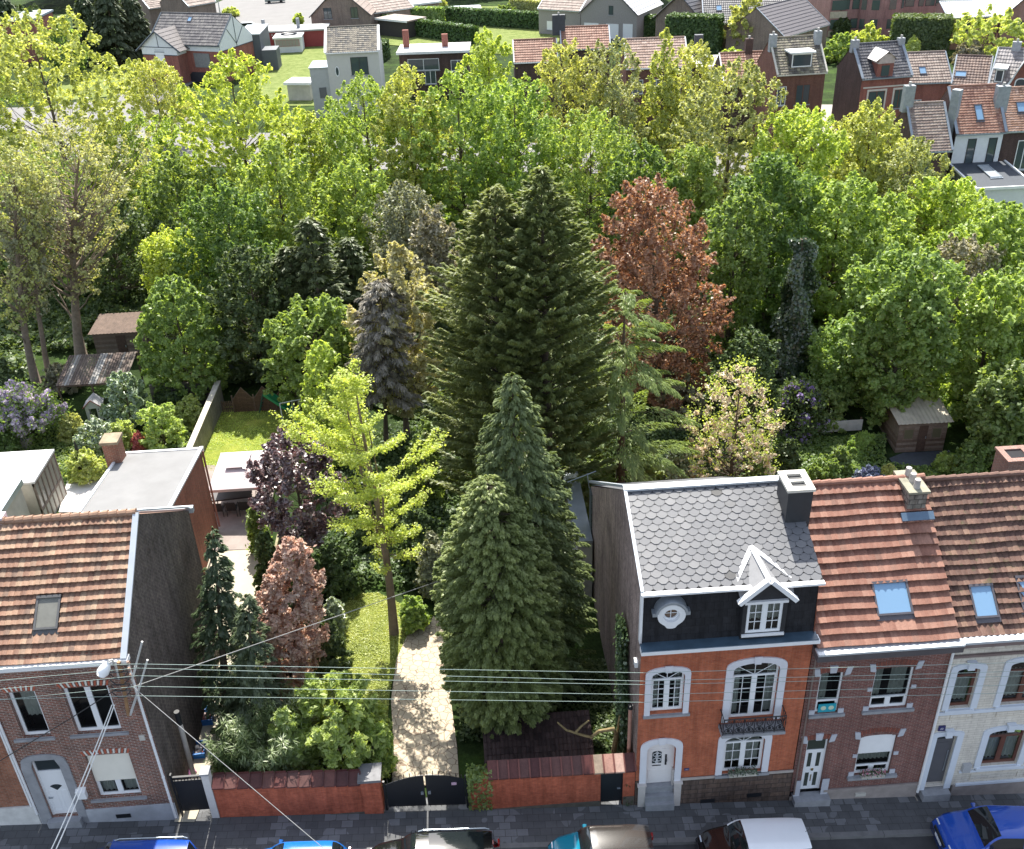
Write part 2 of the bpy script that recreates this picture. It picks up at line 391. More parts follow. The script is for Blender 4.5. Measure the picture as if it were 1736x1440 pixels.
def window(par, a, b_, c, d, Y, rise=0., fr=None, leaves=2, muntin=(1, 0), transom=None, recess=.12, fan=False, curt=None, blind=None, fw=.07, cmat=None, name='window'):
    """glazed window in an opening; returns its frame object"""
    fr = fr or PVC(); Yf = Y+recess; m = MB(); e = .004
    O = outline(a+e, b_-e, c+e, d-e, rise); I = outline(a+fw, b_-fw, c+fw, d-fw, rise*.9 if rise else 0)
    m.band(I, O, Yf, Yf+.07); m.box(a+e, b_-e, Yf-.002, Yf+.072, c+e, c+fw)
    zt = transom if transom else (d-fw)
    if transom: m.box(a+fw, b_-fw, Yf-.003, Yf+.068, transom-.035, transom+.035)
    W = (b_-a-2*fw)/leaves
    for i in range(1, leaves): 
        x = a+fw+W*i; m.box(x-.055, x+.055, Yf-.006, Yf+.066, c+fw, zt)
    for i in range(leaves):
        xa, xb = a+fw+W*i+(.055 if i else 0), a+fw+W*(i+1)-(.055 if i < leaves-1 else 0)
        m.box(xa, xa+.04, Yf+.001, Yf+.06, c+fw, zt); m.box(xb-.04, xb, Yf+.001, Yf+.06, c+fw, zt)
        m.box(xa+.04, xb-.04, Yf+.002, Yf+.06, c+fw, c+fw+.045); m.box(xa+.04, xb-.04, Yf+.002, Yf+.06, zt-.045, zt)
        for k in range(1, muntin[0]): x = xa+(xb-xa)*k/muntin[0]; m.box(x-.012, x+.012, Yf+.015, Yf+.045, c+fw, zt)
        for k in range(1, muntin[1]): z = c+fw+(zt-c-fw)*k/muntin[1]; m.box(xa, xb, Yf+.017, Yf+.043, z-.012, z+.012)
    if fan:
        cx = (a+b_)/2; z0 = transom
        for ang in (90, 145, 35):
            L = .98*(d-fw-z0) if ang == 90 else min((b_-a)/2-.02, (d-fw-z0)*1.5)
            m.tube([(cx, Yf+.03, z0), (cx+L*cos(radians(ang)), Yf+.03, z0+min(L*sin(radians(ang)), d-fw-z0-.02))], .014, 4)
    w = m.build(name, fr, par)
    gl = MB(); gl.face([(p[0], Yf+.035, p[1]) for p in outline(a+fw*.6, b_-fw*.6, c+fw*.6, d-fw*.6, rise*.95 if rise else 0)][::-1]); gl.build('pane', glass(), w)
    if curt:
        cm = MB()
        for (p, q, lo, hi) in curt: curtain(cm, a+fw+(b_-a-2*fw)*p, a+fw+(b_-a-2*fw)*q, c+fw+(d-c-2*fw)*lo, c+fw+(d-c-2*fw)*hi-(rise*.25 if hi > .95 else 0), Yf+.16)
        cm.build('curtain', cmat or plain('curtain_cloth', (.55, .55, .52), .9, .15), w)
    if blind:
        bm_ = MB(); z1 = d-.01; z0 = c+(d-c)*blind; n = int((z1-z0)/.045)
        for i in range(n):
            za = z0+(z1-z0)*i/n; zb = z0+(z1-z0)*(i+1)/n
            if rise > 0:
                ac = arc_top(a+.02, b_-.02, d-.012, rise); xl = a+.02; 
                lim = lambda x: np.interp(x, [p[0] for p in ac], [p[1] for p in ac])
                for k in range(10):
                    xa, xb = a+.02+(b_-a-.04)*k/10, a+.02+(b_-a-.04)*(k+1)/10; top = min(zb, min(lim(xa), lim(xb)))
                    if top > za+.005: bm_.face([(xa, Yf-.035, za), (xb, Yf-.035, za), (xb, Yf-.03, top), (xa, Yf-.03, top)])
            else:
                bm_.face([(a+.02, Yf-.045, za), (b_-.02, Yf-.045, za), (b_-.02, Yf-.03, zb), (a+.02, Yf-.03, zb)])
        bm_.build('roller_shutter', plain('shutter_cream', (.72, .69, .6), .6, .05) if rise == 0 else WHITE(), w)
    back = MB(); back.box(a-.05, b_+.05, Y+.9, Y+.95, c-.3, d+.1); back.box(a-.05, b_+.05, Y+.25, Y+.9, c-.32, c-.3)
    back.build('dark_room_backing', DARKM(), w)  # back and floor panel; the unlit room's darkness is painted near-black
    return w
def sill(par, a, b_, z, Y, mat, h=.08, out=.07, dep=.12, slope=None):
    m = MB(); m.box(a, b_, Y-out, Y-.003, z-h, z); m.box(a+.06, b_-.06, Y-.003, Y+dep, z-.03, z+.012); return m.build('sill', mat, par)
def tiles(mb, o, u, v, W, L, rows, tw=.22, amp=.035, step=.045, segs=4, holes=(), edge_r=None, xcut=None, jit=0.):
    o, u, v = map(lambda q: np.array(q, float), (o, u, v)); n = np.cross(u, v); n /= np.linalg.norm(n)
    nt_ = max(1, int(round(W/tw))); 
    for r in range(rows):
        s0, s1 = L*r/rows, min(L, L*(r+1)/rows+.03)
        rr = [random.random() for _ in range(nt_)]; jj = [random.uniform(-jit, jit) for _ in range(nt_)]
        for k in range(nt_):
            for q in range(segs):
                xa, xb = W*(k+q/segs)/nt_, W*(k+(q+1)/segs)/nt_; xm = (xa+xb)/2; sm = (s0+s1)/2
                if any(h[0] < xm < h[1] and h[2] < sm < h[3] for h in holes): continue
                ha, hb = amp*(.5-.5*cos(2*pi*q/segs))**1.3, amp*(.5-.5*cos(2*pi*(q+1)/segs))**1.3
                st = step+jj[k]; sg = .012*sin(xa*1.3+r*.35)+.008*sin(xa*3.1-r*.6)
                A = o+v*sg+u*xa+v*s0+n*(ha+st); B = o+v*sg+u*xb+v*s0+n*(hb+st); C = o+u*xb+v*s1+n*(hb+.004); D = o+u*xa+v*s1+n*(ha+.004)
                mb.face([A, B, C, D], rr[k]); mb.face([A-n*(st+.006), B-n*(st+.006), B, A], rr[k])
def scales(mb, o, u, v, W, L, rows, cw, th=.02, holes=()):
    o, u, v = map(lambda q: np.array(q, float), (o, u, v)); n = np.cross(u, v); n /= np.linalg.norm(n); rh = L/rows; gp = .011
    for r in range(rows):
        s0, s1 = rh*r, min(L, rh*(r+1)+.06); sh = (r % 2)*cw/2
        k = -1
        while k*cw+sh < W:
            xa, xb = k*cw+sh+gp*.5, (k+1)*cw+sh-gp*.5; k += 1
            pts = [(xa, s0+rh*.42), (xa+cw*.3, s0), (xb-cw*.3, s0), (xb, s0+rh*.42), (xb, s1), (xa, s1)]
            pts = [(min(max(p, 0.), W), q) for p, q in pts]
            if pts[3][0]-pts[0][0] < .05: continue
            if any(h[0] < (xa+xb)/2 < h[1] and h[2] < (s0+s1)/2 < h[3] for h in holes): continue
            R = random.random(); d = random.uniform(-.004, .008)
            f = lambda p: o+u*p[0]+v*p[1]+n*(.004+(th+d)*(1-(p[1]-s0)/(s1-s0)))
            T = [f(p) for p in pts]; mb.face(T, R)
            for i, j in ((0, 1), (1, 2), (2, 3)): mb.face([T[i]-n*(th+.01), T[j]-n*(th+.01), T[j], T[i]], R)
def skylight(par, cpx, W, H, p0, v, mat_f, pane_mat, name='skylight'):
    """roof window centred at world point cpx on the slope with up-slope vector v"""
    c = np.array(cpx); u = np.array([1., 0, 0]); v = np.array(v); n = np.cross(u, v)
    o = c-u*W/2-v*H/2+n*.03; m = MB(); t = .07
    m.obox(o, u, v, n, W, t, .09); m.obox(o+v*(H-t), u, v, n, W, t*1.3, .11); m.obox(o+v*t, u, v, n, t, H-2*t, .088); m.obox(o+v*t+u*(W-t), u, v, n, t, H-2*t, .088)
    m.obox(o-v*.16-n*.02-u*.05, u, v, n, W+.1, .16, .045)
    f = m.build(name, mat_f, par); q = MB(); q.obox(o+u*t+v*t+n*.01, u, v, n, W-2*t, H-2*t, .045); q.build('pane', pane_mat, f); return f
def slopevec(dy, dz):
    L = sqrt(dy*dy+dz*dz); return np.array([0, dy/L, dz/L]), L
SKYGL = lambda: gloss('roof_window_glass', (.2, .34, .5), .08, .5, .0, .02)

# ============================================================ FRONT ROW
YF = 24.6
RED = lambda: brick('orange_red_brick', (.5, .145, .07), (.4, .105, .055), (.38, .185, .125), .2, .06, .007, .36, .3)
BRN = lambda: brick('brown_red_brick', (.27, .1, .07), (.13, .065, .055), (.36, .31, .27), .21, .075, .014, .35, .5)
BRN3 = lambda: brick('dark_red_brick', (.22, .085, .07), (.14, .06, .055), (.27, .2, .18), .21, .07, .012, .35, .5)
WGB = lambda: brick('cream_glazed_brick', (.7, .66, .58), (.66, .62, .55), (.46, .42, .35), .5, .12, .008, .2, .3, .35)
SLATE_SIDE = lambda: brick('slate_clad_gable', (.12, .1, .095), (.06, .053, .053), (.17, .15, .13), .16, .09, .012, .6, .8)
PINKSLATE = lambda: brick('faded_slate_clad_gable', (.46, .37, .33), (.33, .26, .235), (.18, .14, .13), .11, .17, .014, .6, .8)
def stripes(mb, a, b_, z, Y, h=.2, n=13, rise=.05, out=.02, fan=.08):
    """soldier-course lintel, alternating bricks"""
    for i in range(n):
        t0, t1 = i/n+.01, (i+1)/n-.01
        f = lambda t, hh: (a+(b_-a)*t+(t-.5)*fan*2*hh/h, z+rise*(1-(2*t-1)**2)+hh)
        p = [f(t0, 0), f(t1, 0), f(t1, h), f(t0, h)]
        mb.prismY(p, Y-out, Y+.02) if False else [mb.face([(x, Y-out, zz) for x, zz in p], i % 2*1.), mb.face([(p[2][0], Y-out, p[2][1]), (p[2][0], Y, p[2][1]), (p[3][0], Y, p[3][1]), (p[3][0], Y-out, p[3][1])], i % 2*1.), mb.face([(p[0][0], Y-out, p[0][1]), (p[0][0], Y, p[0][1]), (p[1][0], Y, p[1][1]), (p[1][0], Y-out, p[1][1])], i % 2*1.)]

# ---- left neighbour with tiled roof
def house_left():
    x0, x1 = -16.25, -11.5; ez = 8.8; RY, RZ = 28.4, 11.5; BY, BZ = 33.2, 8.2
    OFF[:] = [x0, YF, g(x0, YF)]
    R = empty('brick_house', OFF, 0, 'brown brick house with orange tiled roof and half lowered cream shutter, left of the spruces', 'house')
    ops = [(-15.72, -14.8, 5.32, 7.42, 0), (-13.95, -12.45, 5.32, 7.44, 0), (-15.85, -14.9, 1.32, 4.25, 0), (-13.98, -12.5, 2.1, 4.26, 0)]
    m = MB(); facade(m, x0, x1, g(x0, YF)-.3-1, ez+.1, YF, ops)
    m.build('front_wall', BRN(), R)
    m = MB(); y1 = BY
    m.face([(x1, YF, -1), (x1, y1, -1), (x1, y1, BZ), (x1, RY, RZ), (x1, YF, ez+.05)])
    m.build('side_wall', SLATE_SIDE(), R)
    m = MB(); m.face([(x0, YF, -1), (x0, YF, ez), (x0, RY, RZ), (x0, y1, BZ), (x0, y1, -1)]); m.face([(x0, y1, -1), (x0, y1, BZ), (x1, y1, BZ), (x1, y1, -1)])
    m.build('back_wall', BRN(), R)
    m = MB(); m.box(-14.72, x1+.02, YF-.04, YF-.002, -.2, 1.6); m.box(x0, -16.1, YF-.04, YF-.002, 0, 1.6); m.build('plinth', plain('painted_plinth', (.45, .47, .5), .8, .2, 2), R)
    m = MB(); m.box(-13.62, -13.1, YF-.05, YF-.041, 1.05, 1.25); m.build('cellar_grille', BLACKM(), R)
    # roof
    v, L = slopevec(RY-YF+.15, RZ-ez+.1); rf = MB(); o = (x0, YF-.15, ez-.1)
    sk = onPl(82, 1040, (x0, YF, ez), np.cross([1, 0, 0], v)); sx = sk[0]-x0; ss = np.dot(sk-np.array(o), v)
    tiles(rf, o, (1, 0, 0), v, x1-x0-.12, L, 15, .19, .05, .12, 4, holes=[(sx-.4, sx+.4, ss-.55, ss+.55)], jit=.008)
    rf.face([(x0, YF-.15, ez-.1), (x1, YF-.15, ez-.1), (x1, RY, RZ), (x0, RY, RZ)], .3)
    rf.face([(x0, RY, RZ), (x1, RY, RZ), (x1, BY+.2, BZ-.1), (x0, BY+.2, BZ-.1)], .3)
    for i in range(15):
        a = x0+(x1-x0-.1)*i/15; rf.tube([(a, RY, RZ+.06), (a+(x1-x0)/15+.03, RY, RZ+.09)], [.12, .14], 10)
    rfo = rf.build('roof', tilem('orange_pantiles', [(0, (.21, .12, .085)), (.4, (.3, .18, .125)), (.8, (.37, .26, .18)), (1, (.17, .11, .085))], stain=.45), R)
    skylight(rfo, sk, .78, 1.1, None, v, plain('skylight_frame', (.1, .1, .1), .5), plain('grey_roof_shade', (.17, .17, .15), .8, .15))
    m = MB(); n = np.cross([1, 0, 0], v); m.obox(np.array([x1-.16, YF-.2, ez-.1])+n*.06, (1, 0, 0), v, n, .2, L+.05, .07)
    v2, L2 = slopevec(BY+.2-RY, BZ-.1-RZ); m.obox(np.array([x1-.14, RY+.02, RZ])+np.array([0, 0, .1]), (1, 0, 0), v2, np.cross([1, 0, 0], v2), .2, L2, .06)
    m.obox(np.array([x0-.04, YF-.2, ez-.1])+n*.06, (1, 0, 0), v, n, .12, L+.05, .06)
    m.box(x0+.2, x1+.15, BY+.05, BY+.25, BZ-.15, BZ+.1)
    split_build(m, 'verge_trim', plain('verge_zinc', (.5, .54, .58), .4, .1, 2, .3), rfo)
    m = MB(); m.box(x0-.02, x1+.05, YF-.32, YF-.02, ez-.22, ez-.05); m.build('gutter', WHITE(), R)
    m = MB(); m.tube([(x1-.06, YF-.07, ez-.1), (x1-.06, YF-.07, 1.7), (x1-.06, YF-.07, .9)], .045, 8); 
    for z in (7, 5, 3, 1.9): m.cyl(x1-.06, YF-.07, z, z+.05, .055, n=8)
    m.build('downpipe', WHITE(), R)
    m = MB(); m.tube([(x0-.02, YF-.06, ez-.1), (x0-.02, YF-.06, 1.6)], .04, 8); m.build('downpipe', WHITE(), R)
    window(R, *ops[0][:4], YF, leaves=1, curt=[(.25, .95, .35, 1), ], recess=.14)
    window(R, *ops[1][:4], YF, leaves=2, recess=.14)
    window(R, *ops[3][:4], YF, leaves=2, recess=.14, blind=.36, curt=[(0, .35, 0, .6), (.6, 1, 0, .6)])
    for (a, b_, z) in ((-16.05, -14.7, 5.3), (-14.2, -12.25, 5.3), (-14.3, -12.35, 2.06)): sill(R, a, b_, z, YF, STONE(), .1)
    for sa in ((-15.75, -14.78, 7.44, 13), (-13.98, -12.42, 7.46, 17), (-14.01, -12.47, 4.28, 17)):
      m = MB(); stripes(m, *sa[:3], YF, n=sa[3]); m.build('brick_lintel', tilem('lintel_bricks', [(0, (.45, .12, .07)), (.49, (.45, .12, .07)), (.51, (.72, .7, .64)), (1, (.72, .7, .64))], stain=.15), R)
    # door
    d = empty('door', (0, 0, 0)); d.parent = R
    a, b_, c, t = ops[2][:4]
    m = MB(); m.box(a+.004, a+.07, YF+.1, YF+.17, c, t-.004); m.box(b_-.07, b_-.004, YF+.1, YF+.17, c, t-.004); m.box(a+.07, b_-.07, YF+.1, YF+.17, t-.06, t-.004); m.box(a+.07, b_-.07, YF+.1, YF+.17, 3.5, 3.58)
    m.box(a+.07, b_-.07, YF+.13, YF+.17, c, 3.5)
    for (p, q, r_, s_) in ((a+.14, a+.42, 1.5, 2.5), (b_-.42, b_-.14, 1.5, 2.5)):
        m.box(p, q, YF+.118, YF+.131, r_, r_+.03); m.box(p, q, YF+.118, YF+.131, s_, s_+.03); m.box(p, p+.025, YF+.119, YF+.131, r_, s_); m.box(q-.025, q, YF+.119, YF+.131, r_, s_)
    m.build('door_leaf', PVC(), d)
    m = MB(); cx = (a+b_)/2; pts = [(cx, 2.55)]+[(cx+.27*cos(radians(k)), 2.6+.24*sin(radians(k))) for k in range(40, 141, 10)]
    m.prismY(pts, YF+.12, YF+.129); m.face([(a+.07, YF+.14, 3.58), (b_-.07, YF+.14, 3.58), (b_-.07, YF+.14, t-.06), (a+.07, YF+.14, t-.06)]); split_build(m, 'pane', gloss('dark_glass', (.03, .04, .045), .06, .4), d)
    m = MB(); m.box(a+.11, a+.14, YF+.06, YF+.13, 2.2, 2.24); m.box(a+.11, a+.25, YF+.06, YF+.085, 2.2, 2.23); m.build('handle', ZINC(), d)
    m = MB(); O = [(-16.22, .95), (-16.2, 3.9)]+[(x, z) for x, z in arc_top(-16.15, -14.62, 4.52, .4, 10)][1:-1]+[(-14.6, 3.9), (-14.6, .8)]
    I = [(-15.85, .95), (-15.85, 3.9)]+[(x, 4.25) for x in np.linspace(-15.85, -14.9, 11)][1:-1]+[(-14.9, 3.9), (-14.9, .8)]
    m.band(I, O, YF-.05, YF-.001); m.box(-15.95, -14.8, YF-.25, YF+.1, .7, 1.3); m.build('door_surround', STONE(), R)
    m = MB(); m.box(-14.63, -14.33, YF-.16, YF-.005, 2.3, 2.68); m.prismX([(YF-.2, 2.68), (YF-.005, 2.68), (YF-.005, 2.75)], -14.65, -14.31); m.build('letterbox', WHITE(), R)
    m = MB(); m.box(-11.97, -11.78, YF-.04, YF-.002, 4.85, 5.08); m.build('vent_cover', CONC(), R)
    # rear annex
    AX0, AX1, AY0, AY1, AZ0, AZ1 = -17.1, -13.35, 33.2, 42.2, 6.6, 5.5
    a = empty('annex', (0, 0, 0)); a.parent = R
    m = MB(); m.prismX([(AY0+.03, -1), (AY1, -1), (AY1, AZ1-.05), (AY0+.03, AZ0-.05)], AX0, AX1); m.build('annex_wall', brick('annex_brick', (.36, .12, .08), (.26, .09, .06), (.25, .17, .13)), a)
    vv, LL = slopevec(AY1-AY0+.1, AZ1-AZ0); nn = np.cross([1, 0, 0], vv)
    m = MB(); m.obox((AX0-.1, AY0+.03, AZ0-.04), (1, 0, 0), vv, nn, AX1-AX0+.15, LL, .12); m.build('flat_roof', plain('grey_roofing_felt', (.2, .2, .2), .95, .15, .8), a)
    m = MB(); m.obox(np.array([AX1-.05, AY0+.03, AZ0+.06]), (1, 0, 0), vv, nn, .16, LL+.05, .1); m.obox(np.array([AX0-.15, AY0+.03, AZ0+.06]), (1, 0, 0), vv, nn, .12, LL+.05, .1); m.box(AX0-.1, AX1+.12, AY1, AY1+.14, AZ1-.05, AZ1+.14)
    m.build('roof_edging', WHITE(), a)
    q = G(190, 770, 6.2); m = MB(); m.box(q[0]-.35, q[0]+.35, 41.2, 42., 5.3, 6.75); ch = m.build('chimney', brick('chimney_brick', (.3, .1, .06), (.22, .08, .05), (.3, .25, .2)), a)
    m = MB(); m.box(q[0]-.42, q[0]+.42, 41.13, 42.07, 6.75, 6.9); m.build('chimney_cap', plain('cap_stone', (.3, .24, .16), .9, .4), ch)
    m = MB(); m.tube([(AX1+.1, AY1-.05, AZ1), (AX1+.1, AY1-.05, 1)], .05, 8); m.build('downpipe', plain('copper_pipe', (.3, .12, .1), .5), a)
    # lower flat roofs behind, to the left
    m = MB(); m.box(-22.5, -17.3, 33.4, 38.0, 0, 4.3); m.build('scullery_wall', CONC(), a)
    m = MB(); m.box(-22.5, -17.25, 33.4, 38.1, 4.3, 4.4); m.build('scullery_roof', plain('pale_roof_sheet', (.55, .54, .5), .8, .2, 1), a)
    # flue on the gable and cable
    f = MB(); p = onX(1180/3.945, 1080+500/3.945, x1+.25); q = onX(1275/3.945, 1080+860/3.945, x1+.25)
    f.tube([(x1+.25, p[1], p[2]-.6), (x1+.25, q[1], q[2]-1)], .09, 12); fl = f.build('flue_pipe', plain('flue_grey', (.45, .42, .4), .6), R)
    f = MB(); f.tube([(x1+.25, p[1], p[2]), (x1+.25, p[1], p[2]-.62)], .1, 12); f.build('flue_cowl', BLACKM(), fl)
    OFF[:] = [0, 0, 0]
house_left()

def house_far_left():
    x0, x1 = -23, -16.27; OFF[:] = [x0, YF, 1.4]
    R = empty('brick_house', OFF, 0, 'orange brown brick house with white plinth cut off by the left picture edge', 'house')
    m = MB(); facade(m, x0, x1, 2.0, 8.6, YF+.02, [(-19.5, -18.3, 5.2, 7.3, 0)]); m.face([(x1, YF+.02, 0), (x1, 33, 0), (x1, 33, 8), (x1, 28.4, 11.3), (x1, YF+.02, 8.6)][::-1])
    m.build('front_wall', brick('orange_brown_brick', (.36, .15, .09), (.26, .1, .06), (.3, .22, .17), .2, .07, .01), R)
    m = MB(); m.box(x0, x1, YF-.05, YF+.01, .3, 2.0); m.build('plinth', plain('white_plinth', (.62, .62, .6), .8, .2), R)
    window(R, -19.5, -18.3, 5.2, 7.3, YF+.02)
    v, L = slopevec(3.9, 2.9); m = MB(); scales(m, (x0, YF-.1, 8.45), (1, 0, 0), v, x1-x0-.05, L, 16, .3); m.face([(x0, YF-.1, 8.43), (x1, YF-.1, 8.43), (x1, 28.4, 11.28), (x0, 28.4, 11.28)]); m.face([(x0, 28.4, 11.28), (x1, 28.4, 11.28), (x1, 33.2, 8.1), (x0, 33.2, 8.1)])
    m.build('roof', tilem('dark_slates', [(0, (.05, .05, .055)), (1, (.1, .1, .105))]), R)
    m = MB(); m.box(-17.6, x1+.3, 28.3, 28.7, 11.25, 11.75); m.build('ridge_upstand', plain('pale_lilac_render', (.6, .56, .6), .7, .1), R)
    m = MB(); m.tube([(x1-.1, YF-.04, 8.5), (x1-.1, YF-.04, 2)], .04, 8); m.build('downpipe', WHITE(), R)
    OFF[:] = [0, 0, 0]
house_far_left()

# ---- the main house
def house_main():
    x0, x1 = 5.08, 10.92; ez = 7.35; MT = 9.62; RY, RZ = 28.5, 11.12; BY, BZ = 37.2, 5.4
    OFF[:] = [x0, YF, g(x0, YF)]
    R = empty('town_house', OFF, 0, 'orange red brick house with grey scalloped slate roof, black mansard and white arched windows', 'house')
    w1 = (5.47, 6.63, 4.36, 6.32, .3); w2 = (8.28, 9.9, 3.75, 6.42, .38); dr = (5.45, 6.5, .5, 2.82, .4); w3 = (8.25, 9.72, .98, 2.92, .36)
    zb = -1.2
    m = MB(); facade(m, x0, x1, .9, ez, YF, [w1, w2, (dr[0], dr[1], .9, dr[3], dr[4]), w3], .24); m.build('front_wall', RED(), R)
    m = MB(); facade(m, x0, x1, zb, .9, YF-.03, [(5.45, 6.5, -.4, .9, 0)], .3); m.build('basement_wall', brick('brown_rusticated_stone', (.17, .12, .095), (.11, .085, .075), (.08, .065, .06), .55, .24, .016, .5, .9), R)
    m = MB(); m.box(6.75, x1, YF-.07, YF-.031, .82, .93); m.build('stone_band', plain('warm_grey_stone', (.42, .38, .35), .8, .2), R)
    m = MB(); m.box(7.55, 8.1, YF-.045, YF-.031, -.55, -.36); m.box(9.3, 9.85, YF-.045, YF-.031, -.42, -.22); m.build('cellar_grille', BLACKM(), R)
    # side + back
    m = MB(); m.face([(x0, YF, zb), (x0, YF, ez), (x0, YF+.3, MT), (x0, RY, RZ), (x0, BY, BZ), (x0, BY, zb)]); m.build('side_wall', PINKSLATE(), R)
    m = MB(); m.face([(x1, YF, zb), (x1, BY, zb), (x1, BY, BZ), (x1, RY, RZ), (x1, YF+.3, MT), (x1, YF, ez)]); m.face([(x0, BY, zb), (x0, BY, BZ), (x1, BY, BZ), (x1, BY, zb)]); m.build('back_wall', RED(), R)
    m = MB(); m.box(x0-.07, x0-.002, BY-.55, BY+.05, zb, BZ-.1)
    m.build('corner_cladding', brick('green_grey_slab', (.13, .15, .15), (.1, .12, .12), (.05, .05, .05), .6, .35, .015), R)
    # cornice + mansard
    m = MB(); m.box(x0-.05, x1+.1, YF-.32, YF-.004, ez+.02, ez+.16); m.build('cornice', WHITE(), R)
    m = MB(); m.box(x0-.04, x1+.05, YF-.3, YF+.32, ez+.161, ez+.2); m.build('gutter_lining', plain('wet_lead', (.06, .1, .14), .3, .3, 2), R)
    m = MB(); y0, y1 = YF+.12, YF+.3
    m.face([(x0, y0, ez+.2), (x1, y0, ez+.2), (x1, y1, MT), (x0, y1, MT)]); m.build('mansard', brick('black_mansard_slates', (.022, .023, .027), (.03, .031, .036), (.012, .012, .014), .3, .3, .008, .5, .4, .5), R)
    m = MB(); m.box(x0-.05, x1+.1, y1-.3, y1-.12, MT-.02, MT+.06); m.box(x0-.05, x0+.03, y0-.03, y1, ez+.2, MT-.02); m.build('roof_gutter', WHITE(), R)
    v, L = slopevec(RY-y1+.1, RZ-MT); n = np.cross([1, 0, 0], v)
    rf = MB(); o = np.array([x0, y1-.1, MT+.02]); m = rf
    rf.face([(x0, y1-.1, MT+.01), (x1+.1, y1-.1, MT+.01), (x1+.1, RY, RZ), (x0, RY, RZ)], 0)
    scales(rf, o, (1, 0, 0), v, x1-x0+.1, L, 16, .37, .02)
    rf.face([(x0, RY, RZ), (x1+.1, RY, RZ), (x1+.1, BY+.1, BZ), (x0, BY+.1, BZ)], .2)
    m_, t, b = nm('grey_scalloped_slates')
    c = ramp(t, rnd(t), [(0, (.015, .015, .015)), (.015, (.108, .112, .122)), (.6, (.105, .109, .12)), (1, (.134, .137, .145))]); c = mixc(t, .4, c, mixc(t, 1., c, ramp(t, noise(t, 1.1, 7, geo(t)), [(.3, (.7, .7, .7)), (.7, (1.15, 1.13, 1.1))]), 'MULTIPLY'))
    t.links.new(c, b.inputs['Base Color']); b.inputs['Roughness'].default_value = .5; b.inputs['Specular IOR Level'].default_value = .45
    rfo = rf.build('roof', m_, R)
    m = MB(); m.obox(o+n*.03-np.array([.06, 0, 0]), (1, 0, 0), v, n, .11, L, .06); m.box(x0-.05, x1+.1, RY-.12, RY+.18, RZ+.02, RZ+.1)
    v2, L2 = slopevec(BY+.1-RY, BZ-RZ); m.obox(np.array([x0-.06, RY+.15, RZ+.02]), (1, 0, 0), v2, np.cross([1, 0, 0], v2), .14, L2, .1)
    m.build('ridge_trim', plain('pale_zinc', (.5, .54, .58), .4, .12, 2, .3), rfo)
    # chimney
    q = onPl(1348, 886, o, n); fy = q[1]; xa, xb = 10.28, 11.12; tz = onY(1353, 831, fy)[2]; by = G(1332, 800, tz)[1]
    m = MB(); m.box(xa, xb, fy, by, RZ-.9, tz-.08); ch = m.build('chimney', plain('black_clad_chimney', (.03, .033, .038), .5, .25), rfo)
    m = MB(); m.box(xa-.05, xb+.05, fy-.05, fy+.18, tz-.08, tz+.02); m.box(xa-.05, xb+.05, by-.18, by+.05, tz-.08, tz+.02); m.box(xa-.05, xa+.18, fy+.18, by-.18, tz-.08, tz+.02); m.box(xb-.18, xb+.05, fy+.18, by-.18, tz-.08, tz+.02); m.box(xa+.18, xb-.18, (fy+by)/2-.06, (fy+by)/2+.06, tz-.08, tz+.01); m.build('chimney_cap', plain('pale_capstone', (.6, .57, .5), .8, .15), ch)
    # oval window in mansard
    c = onY(1138, 1042, YF+.0); cx, cz = c[0], c[2]; m = MB()
    I = [(cx+.27*cos(radians(a)), cz+.27*sin(radians(a))) for a in range(0, 361, 12)]; Oo = [(cx+.44*cos(radians(a))*(1.05 if abs(cos(radians(a))) > .7 else 1), cz+.46*sin(radians(a))-(.08 if sin(radians(a)) < -.9 else 0)) for a in range(0, 361, 12)]
    m.band(I, Oo, YF-.08, YF+.3); dw = m.build('round_window', WHITE(), R)
    m = MB(); A = [(cx+.46*cos(radians(a)), cz+.05+.48*sin(radians(a))) for a in range(10, 171, 10)]; B = [(cx+.54*cos(radians(a)), cz+.05+.56*sin(radians(a))) for a in range(10, 171, 10)]; m.band(A, B, YF-.14, YF+.3); m.box(cx-.62, cx-.46, YF-.06, YF+.2, cz-.02, cz+.12); m.box(cx+.46, cx+.62, YF-.06, YF+.2, cz-.02, cz+.12); m.build('hood', ZINC(), dw)
    m = MB(); m.tube([(cx-.27, YF+.08, cz), (cx+.27, YF+.08, cz)], .015, 4); m.tube([(cx, YF+.08, cz-.27), (cx, YF+.08, cz+.27)], .015, 4); m.band([(cx+.21*cos(radians(a)), cz+.21*sin(radians(a))) for a in range(0, 361, 15)], I[::1][:25] if False else [(cx+.27*cos(radians(a)), cz+.27*sin(radians(a))) for a in range(0, 361, 15)], YF+.05, YF+.1); m.build('frame', PVC(), dw)
    m = MB(); m.face([(cx+.27*cos(radians(a)), YF+.11, cz+.27*sin(radians(a))) for a in range(0, 360, 15)]); m.build('pane', gloss('amber_glass', (.16, .1, .06), .1, .4), dw)  # even amber-brown pane colour, no emission
    # dormer
    q0 = onY(1256, 1064, YF+.1); q1 = onY(1326, 1058, YF+.1); dx0, dx1 = q0[0], q1[0]; z0 = ez+.2; ap = onY(1276, 928, YF+.9); dz = onY(1258, 1012, YF+.0)[2]
    dc = (dx0+dx1)/2; az = dz+.62
    d = empty('dormer', (0, 0, 0)); d.parent = R
    m = MB(); yfd = YF-.06; pb = onPl(1274, 930, (x0, y1, MT+.05), np.cross([1, 0, 0], v)); ybk = pb[1]; azb = pb[2]
    m.face([(dx0-.04, yfd, dz), (dx1+.04, yfd, dz), (dc, yfd, az)]); facade(m, dx0-.04, dx1+.04, z0+.02, dz, yfd, [(dx0+.1, dx1-.1, z0+.25, dz-.25, 0)], .1)
